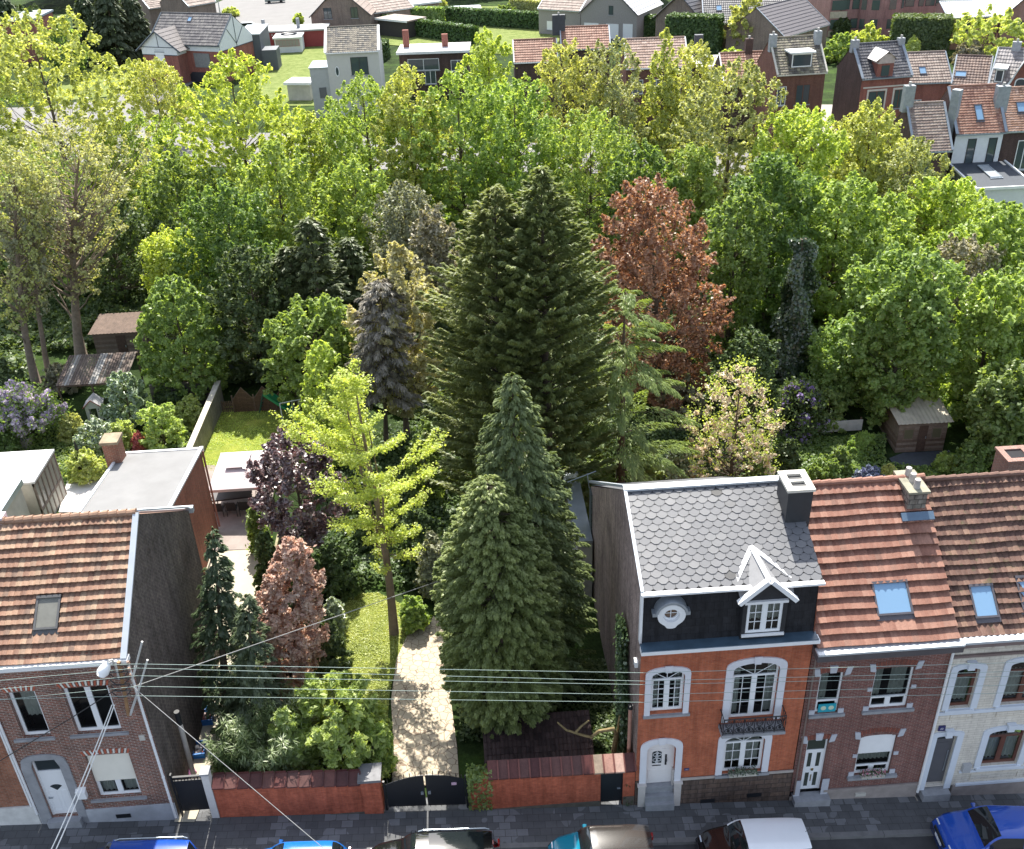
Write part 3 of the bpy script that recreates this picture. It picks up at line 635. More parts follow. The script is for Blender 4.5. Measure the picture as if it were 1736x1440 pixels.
    m.face([(dx0-.04, yfd, z0), (dx0-.04, yfd, dz), (dx0-.04, YF+.5, dz), (dx0-.04, YF+.5, z0)]); m.face([(dx1+.04, yfd, z0), (dx1+.04, YF+.5, z0), (dx1+.04, YF+.5, dz), (dx1+.04, yfd, dz)])
    m.build('dormer_wall', plain('black_slate_cladding', (.025, .026, .03), .6, .3), d)
    m = MB(); yb = ybk
    for sx, ex in ((-1, dx0-.18), (1, dx1+.18)):
        A_, B_, C_, D_ = (ex, yfd-.2, dz-.1), (dc, yfd-.2, az+.07), (pb[0], yb, azb+.1), (ex+sx*.06, YF+.42, MT+.09); m.face([A_, B_, C_]); m.face([A_, C_, D_]); 
    m.build('dormer_roof', plain('dormer_slates', (.25, .25, .255), .6, .15), d)
    m = MB()
    for ex in (dx0-.2, dx1+.2):
        t0 = np.array([ex, yfd-.24, dz-.16]); t1 = np.array([dc, yfd-.24, az+.08]); u = (t1-t0); LL = np.linalg.norm(u); u /= LL; nn = np.array([-u[2], 0, u[0]])*(1 if ex < dc else -1)
        m.obox(t0, u, (0, 1, 0), nn, LL, .2, .15)
    fa = np.array([dc, yfd-.1, az+.1]); pbb = np.array([pb[0], ybk, azb+.08]); m.tube([fa, pbb], .09, 4)
    for ex in (dx0-.18, dx1+.18):
        p0_ = np.array([ex+(-.06 if ex < dc else .06), YF+.4, MT+.1]); u_ = pbb-p0_; LL = np.linalg.norm(u_); u_ /= LL; w_ = np.cross(u_, [0, 0, 1]); w_ /= np.linalg.norm(w_); m.obox(p0_-w_*.08, u_, w_, np.cross(u_, w_), LL, .16, .05)
    m.build('bargeboards', WHITE(), d)
    window(d, dx0+.1, dx1-.1, z0+.25, dz-.25, yfd, leaves=2, muntin=(2, 3), recess=.03, fw=.06, curt=[(.0, 1, .35, 1)])
    m = MB(); m.box(dx0-.02, dx1+.02, yfd-.1, yfd-.002, dz-.24, dz-.14); m.box(dx0-.02, dx1+.02, yfd-.06, yfd-.002, z0+.14, z0+.24); m.build('trim', WHITE(), d)
    # windows with surrounds
    def surround(a, b_, c, d_, rise, w_, key=True, name='surround'):
        m = MB(); I = outline(a, b_, c-.1, d_, rise); O = outline(a-w_, b_+w_, c-.1, d_+w_, rise+.06); m.band(I, O, YF-.05, YF+.03)
        if key: m.prismY([((a+b_)/2-.11, d_-.03), ((a+b_)/2+.11, d_-.03), ((a+b_)/2+.14, d_+w_+.06), ((a+b_)/2-.14, d_+w_+.06)], YF-.09, YF-.051)
        return m.build(name, plain('white_stone_trim', (.68, .69, .74), .6, .06), R)
    surround(*w1[:4], w1[4], .2); surround(*w2[:4], w2[4], .24); surround(*dr[:4], dr[4], .24); surround(*w3[:4], w3[4], .24)
    window(R, *w1[:4], YF, w1[4], leaves=2, muntin=(2, 3), transom=5.82, fan=True, curt=[(0, .22, 0, 1), (.78, 1, 0, 1)], recess=.1)
    window(R, *w2[:4], YF, w2[4], leaves=2, muntin=(2, 3), transom=5.72, fan=True, curt=[(0, .18, 0, 1), (.82, 1, 0, 1)], recess=.1)
    window(R, *w3[:4], YF, w3[4], leaves=2, muntin=(2, 3), transom=2.45, fan=True, curt=[(0, .97, .15, 1)], recess=.1)
    sill(R, 5.24, 6.88, 4.27, YF, STONE(), .1, .1); sill(R, 8.0, 10.0, .93, YF, STONE(), .1, .12)
    # balcony
    bal = empty('balcony', (0, 0, 0)); bal.parent = R
    m = MB(); m.box(7.95, 10.2, YF-.55, YF-.01, 3.42, 3.55); m.prismX([(YF-.4, 3.42), (YF-.02, 3.1), (YF-.02, 3.42)], 8.1, 8.25); m.prismX([(YF-.4, 3.42), (YF-.02, 3.1), (YF-.02, 3.42)], 9.9, 10.05); m.build('balcony_slab', STONE(), bal)
    m = MB(); yb = YF-.52
    m.tube([(7.98, YF-.03, 4.3), (7.98, yb, 4.3), (10.16, yb, 4.3), (10.16, YF-.03, 4.3)], .025, 6); m.tube([(7.98, YF-.03, 3.62), (7.98, yb, 3.62), (10.16, yb, 3.62), (10.16, YF-.03, 3.62)], .02, 6)
    for i in range(7):
        x = 7.98+2.18*i/6; m.tube([(x, yb, 3.55), (x, yb, 4.3)], .017, 5)
    for i in range(6):
        x = 7.98+2.18*(i+.5)/6
        ring = lambda cx, cz, rx, rz: m.tube([(cx+rx*cos(a), yb, cz+rz*sin(a)) for a in np.linspace(0, 2*pi, 17)], .013, 4)
        ring(x, 4.08, .09, .17); ring(x, 3.76, .12, .12); ring(x, 4.08, .04, .1); m.tube([(x-.17, yb, 4.28), (x-.1, yb, 3.95), (x, yb, 3.88), (x+.1, yb, 3.95), (x+.17, yb, 4.28)], .012, 4); m.tube([(x-.16, yb, 3.62), (x-.13, yb, 3.8), (x, yb, 3.86), (x+.13, yb, 3.8), (x+.16, yb, 3.62)], .012, 4)
        m.cyl(x, yb, 3.73, 3.79, .05, n=8)
    for y in (YF-.2, YF-.36):
        for x in (7.98, 10.16): m.tube([(x, y, 3.55), (x, y, 4.3)], .014, 5)
    m.build('railing', BLACKM(), bal)
    # door
    d = empty('door', (0, 0, 0)); d.parent = R; a, b_, c, t = dr[:4]
    m = MB(); m.face([(p[0], YF+.2, p[1]) for p in outline(a, b_, c, t, dr[4])][::-1]); m.box(a+.12, b_-.3, YF+.185, YF+.2, .75, 1.2); m.box(a+.02, b_-.2, YF+.18, YF+.2, 2.25, 2.3)
    m.build('door_leaf', plain('cream_white_door', (.78, .75, .74), .5, .04), d)
    gx, gz = a+.42, 1.86; m = MB(); m.prismY(outline(gx-.17, gx+.17, gz-.3, gz+.32, .1), YF+.188, YF+.199); m.build('pane', gloss('dark_glass', (.03, .04, .045), .06, .4), d)
    m = MB()
    for (ox, oz, r_) in ((-.08, .15, .07), (.08, .15, .07), (-.08, -.12, .07), (.08, -.12, .07), (0, .02, .05), (0, .24, .05), (0, -.24, .05)):
        m.tube([(gx+ox+r_*cos(q), YF+.18, gz+oz+r_*sin(q)) for q in np.linspace(0, 2*pi, 13)], .011, 4)
    m.tube([(gx, YF+.18, gz-.3), (gx, YF+.18, gz+.32)], .01, 4); m.build('grille', WHITE(), d)
    m = MB(); m.box(gx-.16, gx+.16, YF+.18, YF+.187, 1.42, 1.46); m.tube([(b_-.3, YF+.17, 1.55), (b_-.28, YF+.13, 1.7), (b_-.3, YF+.17, 1.9)], .02, 6); m.box(b_-.33, b_-.27, YF+.17, YF+.199, 1.45, 1.98); m.build('handle', BLACKM(), d)
    m = MB(); m.box(5.18, 5.44, YF-.12, YF+.2, zb, .72); m.box(6.51, 6.77, YF-.12, YF+.2, zb, .72); m.box(5.14, 5.47, YF-.16, YF+.2, .72, .8); m.box(6.48, 6.81, YF-.16, YF+.2, .72, .8)
    m.box(6.44, 6.5, YF+.02, YF+.2, .5, 1.3); split_build(m, 'door_pier', plain('warm_white_stone', (.55, .51, .48), .8, .12), R)
    m = MB(); m.box(5.44, 6.51, YF+.02, YF+.26, zb, .48); m.box(5.44, 6.51, YF-.2+.04, YF+.02, zb, .15); m.box(5.44, 6.51, YF-.42+.1, YF-.16, zb, -.12); m.build('steps', STONE(), R)
    m = MB(); m.box(6.86, 7.04, YF-.012, YF-.002, 1.28, 1.4); npl = m.build('number_plate', plain('blue_enamel', (.03, .03, .12), .3, .05), R)
    text('121', (6.95, YF-.016, 1.34), .085, npl, WHITE(), off=OFF)
    # fittings on the side wall
    m = MB(); m.tube([(x0-.15, YF+.7, 3.9), (x0-.15, YF+.7, 1.4)], .07, 10); m.build('clay_pipe', plain('pink_clay', (.45, .24, .18), .7, .2), R)
    m = MB(); m.cyl(x0-.15, YF+.7, 3.9, 4.05, .09, .09); m.build('pipe_cap', BLACKM(), R)
    m = MB(); m.box(x0-.12, x0-.005, YF+.35, YF+.6, 6.2, 6.45); m.build('wall_lamp', WHITE(), R)
    # low extension behind
    m = MB(); m.box(x0-.75, x0-.08, 36.0, 41.5, -.5, 3.2); m.build('rear_lean_to', CONC(), R)
    m = MB(); m.box(x0-.85, x0-.075, 35.9, 41.6, 3.2, 3.32); m.build('rear_lean_to_roof', ZINC(), R)
    # aerials / low roof of the bay
    OFF[:] = [0, 0, 0]
def text(s, loc, size, parent, mat, off=(0, 0, 0), rx=90, rz=0):
    cu = bpy.data.curves.new('lettering', 'FONT'); cu.body = s; cu.size = size; cu.align_x = 'CENTER'; cu.align_y = 'CENTER'; cu.extrude = .002
    o = bpy.data.objects.new('lettering', cu); COL.objects.link(o); dg = bpy.context.evaluated_depsgraph_get()
    me = bpy.data.meshes.new_from_object(o.evaluated_get(dg)); bpy.data.objects.remove(o); bpy.data.curves.remove(cu)
    t = bpy.data.objects.new('lettering', me); COL.objects.link(t); me.materials.clear(); me.materials.append(mat)
    t.location = [loc[i]-off[i] for i in range(3)]; t.rotation_euler = (radians(rx), 0, radians(rz))
    if parent: t.parent = parent
    return t
house_main()

# ---- brown brick house to the right
def house_right():
    x0, x1 = 10.95, 15.83; ez = 7.1; RY, RZ = 28.8, 10.6; BY, BZ = 35, 6
    OFF[:] = [x0, YF, g(x0, YF)]
    R = empty('brick_house', OFF, 0, 'dull red brick house with orange tiled roof, large roof window and half closed white shutter', 'house')
    o1 = (11.36, 12.2, 3.72, 5.68, .08); o2 = (13.3, 14.68, 3.72, 5.72, .1); dd = (11.3, 12.08, -.38, 2.38, .0); o3 = (13.25, 14.6, .32, 2.4, .14)
    m = MB(); facade(m, x0, x1, -.32, ez+.1, YF, [o1, o2, (dd[0], dd[1], -.32, dd[3], 0), o3], .2); m.build('front_wall', BRN3(), R)
    m = MB(); m.box(12.2, x1, YF-.04, YF-.002, -1.6, -.32); m.box(x0, 11.18, YF-.04, YF-.002, -1.6, -.6); m.box(12.2, x1, YF-.09, YF-.041, -.4, -.3); m.build('plinth', plain('taupe_stone', (.32, .28, .26), .85, .2), R)
    m = MB(); m.box(13.45, 13.85, YF-.1, YF-.041, -.78, -.62); m.build('cellar_vent', CONC(), R)
    m = MB(); m.face([(x1, YF, -1.6), (x1, BY, -1.6), (x1, BY, BZ), (x1, RY, RZ), (x1, YF, ez)]); m.face([(x0, BY, -1.6), (x0, BY, BZ), (x1, BY, BZ), (x1, BY, -1.6)]); m.build('back_wall', BRN3(), R)
    v, L = slopevec(RY-YF+.25, RZ-ez+.05); n = np.cross([1, 0, 0], v); o = np.array([x0+.02, YF-.25, ez-.02])
    s1 = onPl(1511, 1015, o, n); h = (s1[0]-x0-.62, s1[0]-x0+.62, np.dot(s1-o, v)-.62, np.dot(s1-o, v)+.6)
    m = MB(); tiles(m, o, (1, 0, 0), v, x1-x0-.02, L, 14, .235, .035, .13, 4, holes=[h], jit=.004)
    m.face([o-n*.01, o+np.array([x1-x0, 0, 0])-n*.01, (x1, RY, RZ), (x0, RY, RZ)], .4); m.face([(x0, RY, RZ), (x1, RY, RZ), (x1, BY, BZ), (x0, BY, BZ)], .4)
    for i in range(13): a = x0+(x1-x0)*i/13; m.tube([(a, RY, RZ+.07), (a+(x1-x0)/13+.03, RY, RZ+.09)], [.11, .13], 10)
    rf = m.build('roof', tilem('terracotta_tiles', [(0, (.21, .1, .073)), (.5, (.27, .135, .098)), (.85, (.32, .175, .13)), (1, (.18, .095, .072))], stain=.35), R)
    skylight(rf, s1, 1.25, 1.15, None, v, plain('dark_zinc_frame', (.12, .11, .12), .45, .15, 2, .3), SKYGL())
    # chimney
    q = onPl(1565, 868, o, n); fy = q[1]; xa, xb = 14.95, 15.6; tz = onY(1558, 837, fy)[2]+.0; m = MB(); m.box(xa, xb, fy, fy+1.3, RZ-1.6, tz); ch = m.build('chimney', brick('mossy_grey_stone', (.3, .28, .25), (.22, .2, .17), (.12, .11, .1), .3, .2, .02, .6, .8), rf)
    m = MB(); m.box(xa-.06, xb+.06, fy-.06, fy+1.36, tz, tz+.09); m.build('chimney_cap', plain('mossy_cap', (.25, .24, .18), .9, .4), ch)
    m = MB(); 
    for k in range(3): m.cyl((xa+xb)/2, fy+.25+.38*k, tz+.09, tz+.42, .12, .1)
    m.build('chimney_pots', plain('pot_grey', (.4, .38, .36), .6, .2), ch)
    m = MB(); m.obox(np.array([xa-.25, fy-.3, 0])*[1, 1, 0]+[0, 0, onPl(1565, 872, o, n)[2]-.1], (1, 0, 0), v, n, xb-xa+.5, .3, .1); m.build('flashing', plain('lead_flashing', (.12, .18, .25), .4, .2, 2, .3), rf)
    m = MB(); m.box(x0-.03, x1+.06, YF-.55, YF-.02, ez-.36, ez-.08); m.build('box_cornice', plain('dark_brown_cornice', (.09, .08, .085), .7, .2), R)
    m = MB(); m.box(x0-.03, x1+.06, YF-.58, YF-.22, ez-.08, ez-.0); m.build('gutter', plain('gutter_zinc', (.55, .6, .64), .4, .1, 2, .4), R)
    cm = plain('grey_lace_curtain', (.42, .43, .4), .9, .15)
    window(R, *o1[:4], YF, o1[4], leaves=1, transom=4.25, curt=[(0, .5, .25, 1)], cmat=cm, recess=.1); window(R, *o2[:4], YF, o2[4], leaves=2, transom=4.22, curt=[(0, .28, .22, 1), (.5, .95, .22, 1)], cmat=cm, recess=.1)
    window(R, *o3[:4], YF, o3[4], leaves=2, transom=.72, blind=.52, curt=[(0, 1, .25, .6)], cmat=cm, recess=.1)
    sill(R, 11.15, 12.45, 3.7, YF, STONE(), .12, .1); sill(R, 13.08, 14.95, 3.7, YF, STONE(), .12, .1); sill(R, 13.02, 14.88, .3, YF, STONE(), .12, .14)
    m = MB()
    for (a, b_, zt, zl, mid) in ((11.36, 12.2, 5.68, 3.72, 1), (13.3, 14.68, 5.72, 3.72, 0), (13.25, 14.6, 2.4, .32, 0), (11.3, 12.08, 2.38, None, 1)):
        for s, x in ((-1, a), (1, b_)):
            m.prismY(sorted_quad(x, s, zt), YF-.04, YF-.002)
            if zl is not None:
                m.box(x, x+s*.2, YF-.04, YF-.002, zl, zl+.2)
                if b_-a > 1: m.box(x, x+s*.17, YF-.038, YF-.002, (zl+zt)/2-.05, (zl+zt)/2+.1)
        if mid: m.prismY([((a+b_)/2-.11, zt+.02), ((a+b_)/2+.11, zt+.02), ((a+b_)/2+.14, zt+.34), ((a+b_)/2-.14, zt+.34)], YF-.06, YF-.002)
    m.box(11.05, 11.29, YF-.07, YF-.042, -1.4, .3); m.box(12.09, 12.35, YF-.07, YF-.045, -1.2, .3)
    split_build(m, 'stone_block', plain('light_blue_stone', (.48, .5, .55), .7, .12), R)
    for sa in ((11.36, 12.2, 5.7, YF, .2, 13, .06, .015, .05), (13.3, 14.68, 5.74, YF, .22, 19, .1, .015, .06), (13.25, 14.6, 2.43, YF, .22, 19, .12, .015, .06), (11.3, 12.08, 2.4, YF, .2, 13, .05, .015, .05)):
      m = MB(); stripes(m, *sa); m.build('brick_arch', tilem('arch_bricks', [(0, (.3, .1, .07)), (1, (.22, .08, .06))]), R)
    d = empty('door', (0, 0, 0)); d.parent = R; a, b_, c, t = dd[:4]
    m = MB(); m.box(a, b_, YF+.12, YF+.17, c, 1.72); m.box(a, a+.06, YF+.1, YF+.12, c, t); m.box(b_-.06, b_, YF+.1, YF+.12, c, t); m.box(a+.06, b_-.06, YF+.1, YF+.118, 1.66, 1.76); m.build('door_leaf', PVC(), d)
    m = MB()
    for x in (a+.16, b_-.3):
        for z in (-.2, .85): m.box(x, x+.14, YF+.112, YF+.119, z, z+.72)
    m.box(a+.06, b_-.06, YF+.13, YF+.14, 1.76, t); m.build('pane', gloss('green_grey_glass', (.05, .06, .05), .1, .4), d)
    m = MB(); m.cyl((a+b_)/2, YF+.11, .66, .74, .05, n=8); m.box((a+b_)/2-.02, (a+b_)/2+.02, YF+.108, YF+.118, .05, .4); m.build('knocker', plain('brass', (.3, .22, .1), .3, .1, 3, .8), d)
    m = MB(); m.box(11.05, 12.4, YF-.35, YF+.1, -1.3, -.52); m.build('doorstep', STONE(), R)
    m = MB(); m.tube([(x0+.1, YF-.6+.4, ez-.4), (x0+.12, YF-.08, 6.5), (x0+.12, YF-.08, -.4)], .035, 8); m.build('downpipe', plain('brown_pipe', (.2, .15, .13), .6), R)
    m = MB(); m.tube([(x1+.02, YF-.08, 6.9), (x1+.02, YF-.08, -.8)], .05, 8); m.build('downpipe', WHITE(), R)
    OFF[:] = [0, 0, 0]
def sorted_quad(x, s, zt):
    p = [(x, zt-.14), (x+s*.2, zt-.1), (x+s*.26, zt+.24), (x+s*.06, zt+.22)]
    return p if s > 0 else p[::-1]
house_right()

def house_cream():
    x0, x1 = 15.86, 21.3; ez = 6.75; RY, RZ = 28.8, 10.5; BY = 35
    OFF[:] = [x0, YF, g(x0, YF)]
    R = empty('terraced_house', OFF, 0, 'cream glazed brick house with pale blue stone trim and brown windows at the right edge', 'house')
    o1 = (16.22, 17.02, 3.5, 5.45, .14); o2 = (18.1, 19.6, 3.5, 5.6, .2); o4 = (20.3, 21.2, 3.5, 5.5, .14); dd = (16.1, 16.85, -.55, 2.12, .0); o3 = (18.05, 19.45, .3, 2.2, .22)
    zt = ez+.1
    m = MB(); facade(m, x0, x1, -.65, zt, YF, [o1, o2, o4, (dd[0], dd[1], -.6, dd[3], 0), o3], .2); m.build('front_wall', WGB(), R)
    BL = plain('pale_blue_stone', (.62, .67, .74), .6, .06)
    m = MB(); m.box(17.2, x1, YF-.05, YF-.002, -1.9, -.66); m.build('plinth', plain('taupe_stone', (.32, .28, .26), .85, .2), R)
    m = MB(); m.box(x0+.05, x1, YF-.07, YF-.002, 3.22, 3.36); m.box(17.3, x1, YF-.06, YF-.002, .05, .15); m.box(17.3, x1, YF-.08, YF-.002, -.66, -.56)
    for (a, b_, c, d_, rise) in (o1, o2, o4, o3, dd[:4]+(.06,)):
        c_ = c-.04 if c > -.5 else -.75
        m.band(outline(a, b_, c_, d_, rise), outline(a-.24, b_+.24, c_, d_+.22, rise+.1), YF-.055, YF-.001)
        m.box((a+b_)/2-.12, (a+b_)/2+.12, YF-.16, YF-.056, d_+.0, d_+.3); m.box((a+b_)/2-.16, (a+b_)/2+.16, YF-.2, YF-.02, d_+.3, d_+.36)
    split_build(m, 'stone_trim', BL, R)
    m = MB()
    for (a, b_, c, d_) in ((17.8, 19.6, -.45, -.1), (19.9, 21, -.45, -.1), (16.4, 17.2, 2.95, 3.15), (18.1, 19.6, 2.9, 3.12)):
        m.tube([(a, YF-.01, c), (b_, YF-.01, c), (b_, YF-.01, d_), (a, YF-.01, d_), (a, YF-.01, c)], .018, 4)
    for (a, b_) in ((16.2, 17.3), (17.7, 18.2), (18.6, 19.8)): m.tube([(a, YF-.01, 6.3), (b_, YF-.01, 6.3), (b_, YF-.01, 6.55), (a, YF-.01, 6.55), (a, YF-.01, 6.3)], .018, 4)
    split_build(m, 'moulded_panel', plain('warm_cream', (.6, .54, .44), .5, .06), R)
    m = MB(); m.box(x0, x1, YF-.09, YF-.002, 6.0, 6.1); m.box(x0, x1, YF-.4, YF-.002, zt-.1, zt+.1); m.build('cornice', plain('cornice_brown', (.2, .15, .14), .7, .2), R)
    m = MB(); m.box(x0, x1, YF-.45, YF-.1, zt+.1, zt+.2); m.build('gutter', plain('gutter_zinc', (.55, .6, .64), .4, .1, 2, .4), R)
    WB = plain('brown_wood_frame', (.13, .05, .035), .5, .15); cw = plain('net_curtain', (.5, .52, .5), .9, .08)
    window(R, *o1[:4], YF, o1[4], fr=WB, leaves=1, transom=4.95, curt=[(0, 1, .05, .75)], cmat=cw, recess=.12); window(R, *o2[:4], YF, o2[4], fr=WB, leaves=2, transom=5.0, curt=[(0, 1, .05, .72)], cmat=cw, recess=.12); window(R, *o4[:4], YF, o4[4], fr=WB, leaves=1, transom=5.0, curt=[(0, 1, .05, .75)], cmat=cw, recess=.12)
    window(R, *o3[:4], YF, o3[4], fr=WB, leaves=2, transom=1.72, curt=[(0, 1, .05, .75)], cmat=cw, recess=.12)
    for (a, b_, z) in ((16.1, 17.15, 3.46), (17.95, 19.75, 3.46), (17.9, 19.6, .27)): sill(R, a, b_, z, YF, BL, .1, .1)
    d = empty('door', (0, 0, 0)); d.parent = R
    m = MB(); m.box(dd[0], dd[1], YF+.13, YF+.18, -.55, 1.72); m.box(dd[0]+.1, dd[1]-.1, YF+.115, YF+.13, -.4, 1.6); m.box(dd[0], dd[1], YF+.12, YF+.18, 1.72, 1.8); m.build('door_leaf', plain('slate_grey_door', (.1, .1, .11), .5, .1), d)
    m = MB(); m.box(dd[0]+.02, dd[1]-.02, YF+.14, YF+.15, 1.8, 2.12); m.build('pane', gloss('dark_glass', (.03, .04, .045), .06, .4), d)
    m = MB(); m.tube([(dd[1]-.12, YF+.09, .1), (dd[1]-.12, YF+.09, 1.2)], .015, 6); m.build('handle', ZINC(), d)
    m = MB(); m.box(dd[0]-.1, dd[1]+.2, YF-.3, YF+.1, -1.5, -.78); m.build('doorstep', STONE(), R)
    m = MB(); m.box(17.36, 17.66, YF-.14, YF-.005, .15, .55); m.build('letterbox', plain('letterbox_grey', (.4, .41, .42), .4, .05), R)
    m = MB(); m.box(16.05, 16.3, YF-.06, YF-.02, 2.42, 2.66); pl = m.build('number_plate', plain('blue_enamel', (.03, .03, .12), .3, .05), R); text('22', (16.17, YF-.066, 2.54), .12, pl, WHITE(), off=OFF)
    v, L = slopevec(RY-YF+.2, RZ-zt-.1); n = np.cross([1, 0, 0], v); o = np.array([x0, YF-.1, zt+.1])
    s1 = onPl(1666, 1020, o, n); h = (s1[0]-x0-.45, s1[0]-x0+.45, np.dot(s1-o, v)-.65, np.dot(s1-o, v)+.6)
    m = MB(); tiles(m, o, (1, 0, 0), v, x1-x0, L, 16, .2, .06, .12, 4, holes=[h], jit=.012)
    m.face([o-n*.01, o+np.array([x1-x0, 0, 0])-n*.01, (x1, RY, RZ), (x0, RY, RZ)], .4); m.face([(x0, RY, RZ), (x1, RY, RZ), (x1, BY, 6), (x0, BY, 6)], .4)
    for i in range(14): a = x0+(x1-x0)*i/14; m.tube([(a, RY, RZ+.05), (a+.4, RY, RZ+.07)], [.09, .11], 8)
    rf = m.build('roof', tilem('brown_red_pantiles', [(0, (.11, .065, .052)), (.5, (.165, .095, .075)), (1, (.24, .15, .11))], moss=(.1, .085, .045), stain=.5), R)
    skylight(rf, s1, .85, 1.15, None, v, plain('dark_zinc_frame', (.12, .11, .12), .45, .15, 2, .3), SKYGL())
    s2 = onPl(1745, 1005, o, n); skylight(rf, s2, .85, 1.15, None, v, plain('dark_zinc_frame', (.12, .11, .12), .45, .15, 2, .3), SKYGL())
    m = MB(); m.face([(x0, YF, -2), (x0, BY, -2), (x0, BY, 6), (x0, RY, RZ-.02), (x0, YF, zt)]); m.face([(x0, BY, -1.9), (x0, BY, 6), (x1, BY, 6), (x1, BY, -1.9)]); m.build('back_wall', BRN3(), R)
    # brick stack standing at the back, right edge
    q = onY(1712, 785, 34.5); m = MB(); m.box(q[0]-.05, q[0]+1.1, 34.5, 35.6, 3, q[2]); ch = m.build('chimney', brick('stack_brick', (.34, .17, .13), (.25, .13, .1), (.3, .26, .24)), rf)
    m = MB(); m.box(q[0]-.11, q[0]+1.16, 34.44, 34.7, q[2], q[2]+.1); m.box(q[0]-.11, q[0]+1.16, 35.4, 35.66, q[2], q[2]+.1); m.box(q[0]-.11, q[0]+.15, 34.7, 35.4, q[2], q[2]+.1); m.box(q[0]+.9, q[0]+1.16, 34.7, 35.4, q[2], q[2]+.1); m.build('chimney_cap', brick('stack_brick', (.34, .17, .13), (.25, .13, .1), (.3, .26, .24)), ch); m = MB(); m.box(q[0]+.15, q[0]+.9, 34.7, 35.4, q[2]+.002, q[2]+.03); m.build('flue_shade_slab', DARKM(), ch)  # dark slab on the closed stack; the flue's shade is its colour
    OFF[:] = [0, 0, 0]
house_cream()
# window boxes resting on the sills
def window_box(x0, x1, z, label, cols):
    r = empty('window_box', ((x0+x1)/2, YF-.12, z), 0, label, 'planter'); w_ = (x1-x0)/2
    m = MB(); m.box(-w_, w_, -.09, .09, 0, .13); m.build('trough', plain('pale_trough', (.5, .48, .42), .7), r)
    m = MB()
    for i in range(260):
        x, y, zz = random.uniform(-w_, w_)*1.08, random.gauss(0, .07), .1+abs(random.gauss(0, .12)); s = .03; a = random.random()*6; m.face([(x-s*cos(a), y-s*sin(a), zz), (x+.01, y-.02, zz-s), (x+s*cos(a), y+s*sin(a), zz+.01), (x, y+.02, zz+s)])
    m.build('plants', tilem('planter_plants_%d' % int(x0), cols), r)
window_box(8.5, 9.5, .94, 'window box of grey green trailing plants below the white arched window', [(0, (.04, .06, .04)), (.7, (.1, .14, .09)), (1, (.2, .24, .16))])
window_box(13.5, 14.35, .32, 'window box with small pink flowers below the half closed shutter', [(0, (.03, .06, .02)), (.6, (.06, .1, .03)), (.7, (.5, .1, .2)), (1, (.6, .5, .5))])
r = empty('picture_board', (11.8, YF+.03, 3.74), 0, 'turquoise board with two pale discs in the small upper window', 'board'); m = MB(); m.box(-.3, .33, 0, .03, 0, .38); m.build('board', plain('turquoise', (.02, .35, .45), .5), r)
for x in (-.12, .16): m = MB(); m.tube([(x, -.006, .2), (x, -.001, .2)], .1, 14); m.build('disc', plain('pale_disc', (.55, .65, .5), .6), r)
# ============================================================ GROUND
def street_z(x): return g(x, 20)
KY = 23.12
ter = sheet('ground', [(-170, 23.3), (170, 23.3), (170, 420), (-170, 420)], -.03, ground_mat(), step=5)
sheet('pavement', [(-60, KY), (60, KY), (60, YF+.6), (-60, YF+.6)], -.01, slabs('pavement_slabs', (.082, .085, .09), (.1, .103, .108), (.155, .16, .17), (.05, .05, .05)), step=2)
sheet('road', [(-60, 4), (60, 4), (60, KY-.2), (-60, KY-.2)], -.15, plain('asphalt', (.06, .06, .062), .95, .35, 1.5), step=2)
m = MB()
for i in range(60):
    xa = -60+2*i; xb = xa+1.99
    P0 = [(xa, KY-.2, g(xa, 20)-.2), (xb, KY-.2, g(xb, 20)-.2), (xb, KY, g(xb, 20)-.2), (xa, KY, g(xa, 20)-.2)]; T = [(p[0], p[1], p[2]+.2-.004) for p in P0]
    m.face(T); m.face([P0[0], P0[1], T[1], T[0]])
tag(m.build('kerb', plain('kerb_stone', (.16, .16, .16), .85, .25)), kind='structure')

def pxs(L, off=0): return [tuple(P(a, b)[:2]) for a, b in L]
LAWN = grass_mat('lawn_grass', (.09, .12, .03), (.18, .21, .05), (.27, .27, .08))
lawn_px = [(505, 1250), (520, 1180), (545, 1110), (540, 1060), (580, 1012), (640, 1005), (690, 1030), (720, 1045), (700, 1075), (676, 1110), (662, 1170), (656, 1230)]
drive_px = [(664, 1336), (779, 1330), (775, 1270), (766, 1200), (760, 1120), (752, 1062), (735, 1046), (712, 1052), (690, 1080), (672, 1120), (663, 1190), (668, 1270)]
sheet('lawn', pxs(lawn_px), .03, LAWN, step=1)
sheet('driveway', pxs(drive_px), .055, flag('flagstones', (.55, .47, .35), (.46, .39, .29), (.19, .14, .1), 3.2, .045), step=1)
llawn_px = [(318, 800), (352, 715), (385, 690), (512, 690), (500, 735), (470, 790), (400, 800), (345, 845)]
sheet('left_lawn', pxs(llawn_px), .03, grass_mat('left_lawn_grass', (.09, .14, .03), (.22, .26, .05), (.38, .38, .09)), step=1)
sheet('patio', pxs([(335, 850), (348, 790), (470, 790), (462, 850), (448, 932), (352, 935)]), .05, plain('dark_patio_concrete', (.28, .235, .215), .95, .25, 1.2), step=1)
sheet('path', pxs([(350, 937), (446, 932), (437, 1010), (420, 1085), (395, 1160), (368, 1300), (330, 1395), (296, 1395), (318, 1290), (340, 1150)]), .045, plain('pale_concrete_path', (.44, .4, .31), .95, .2, .8), step=1)  # pale colour of the concrete itself
sheet('terrace', pxs([(100, 870), (115, 815), (170, 812), (155, 870)]), .06, plain('white_terrace_slabs', (.6, .58, .55), .8, .1, .8), step=1)
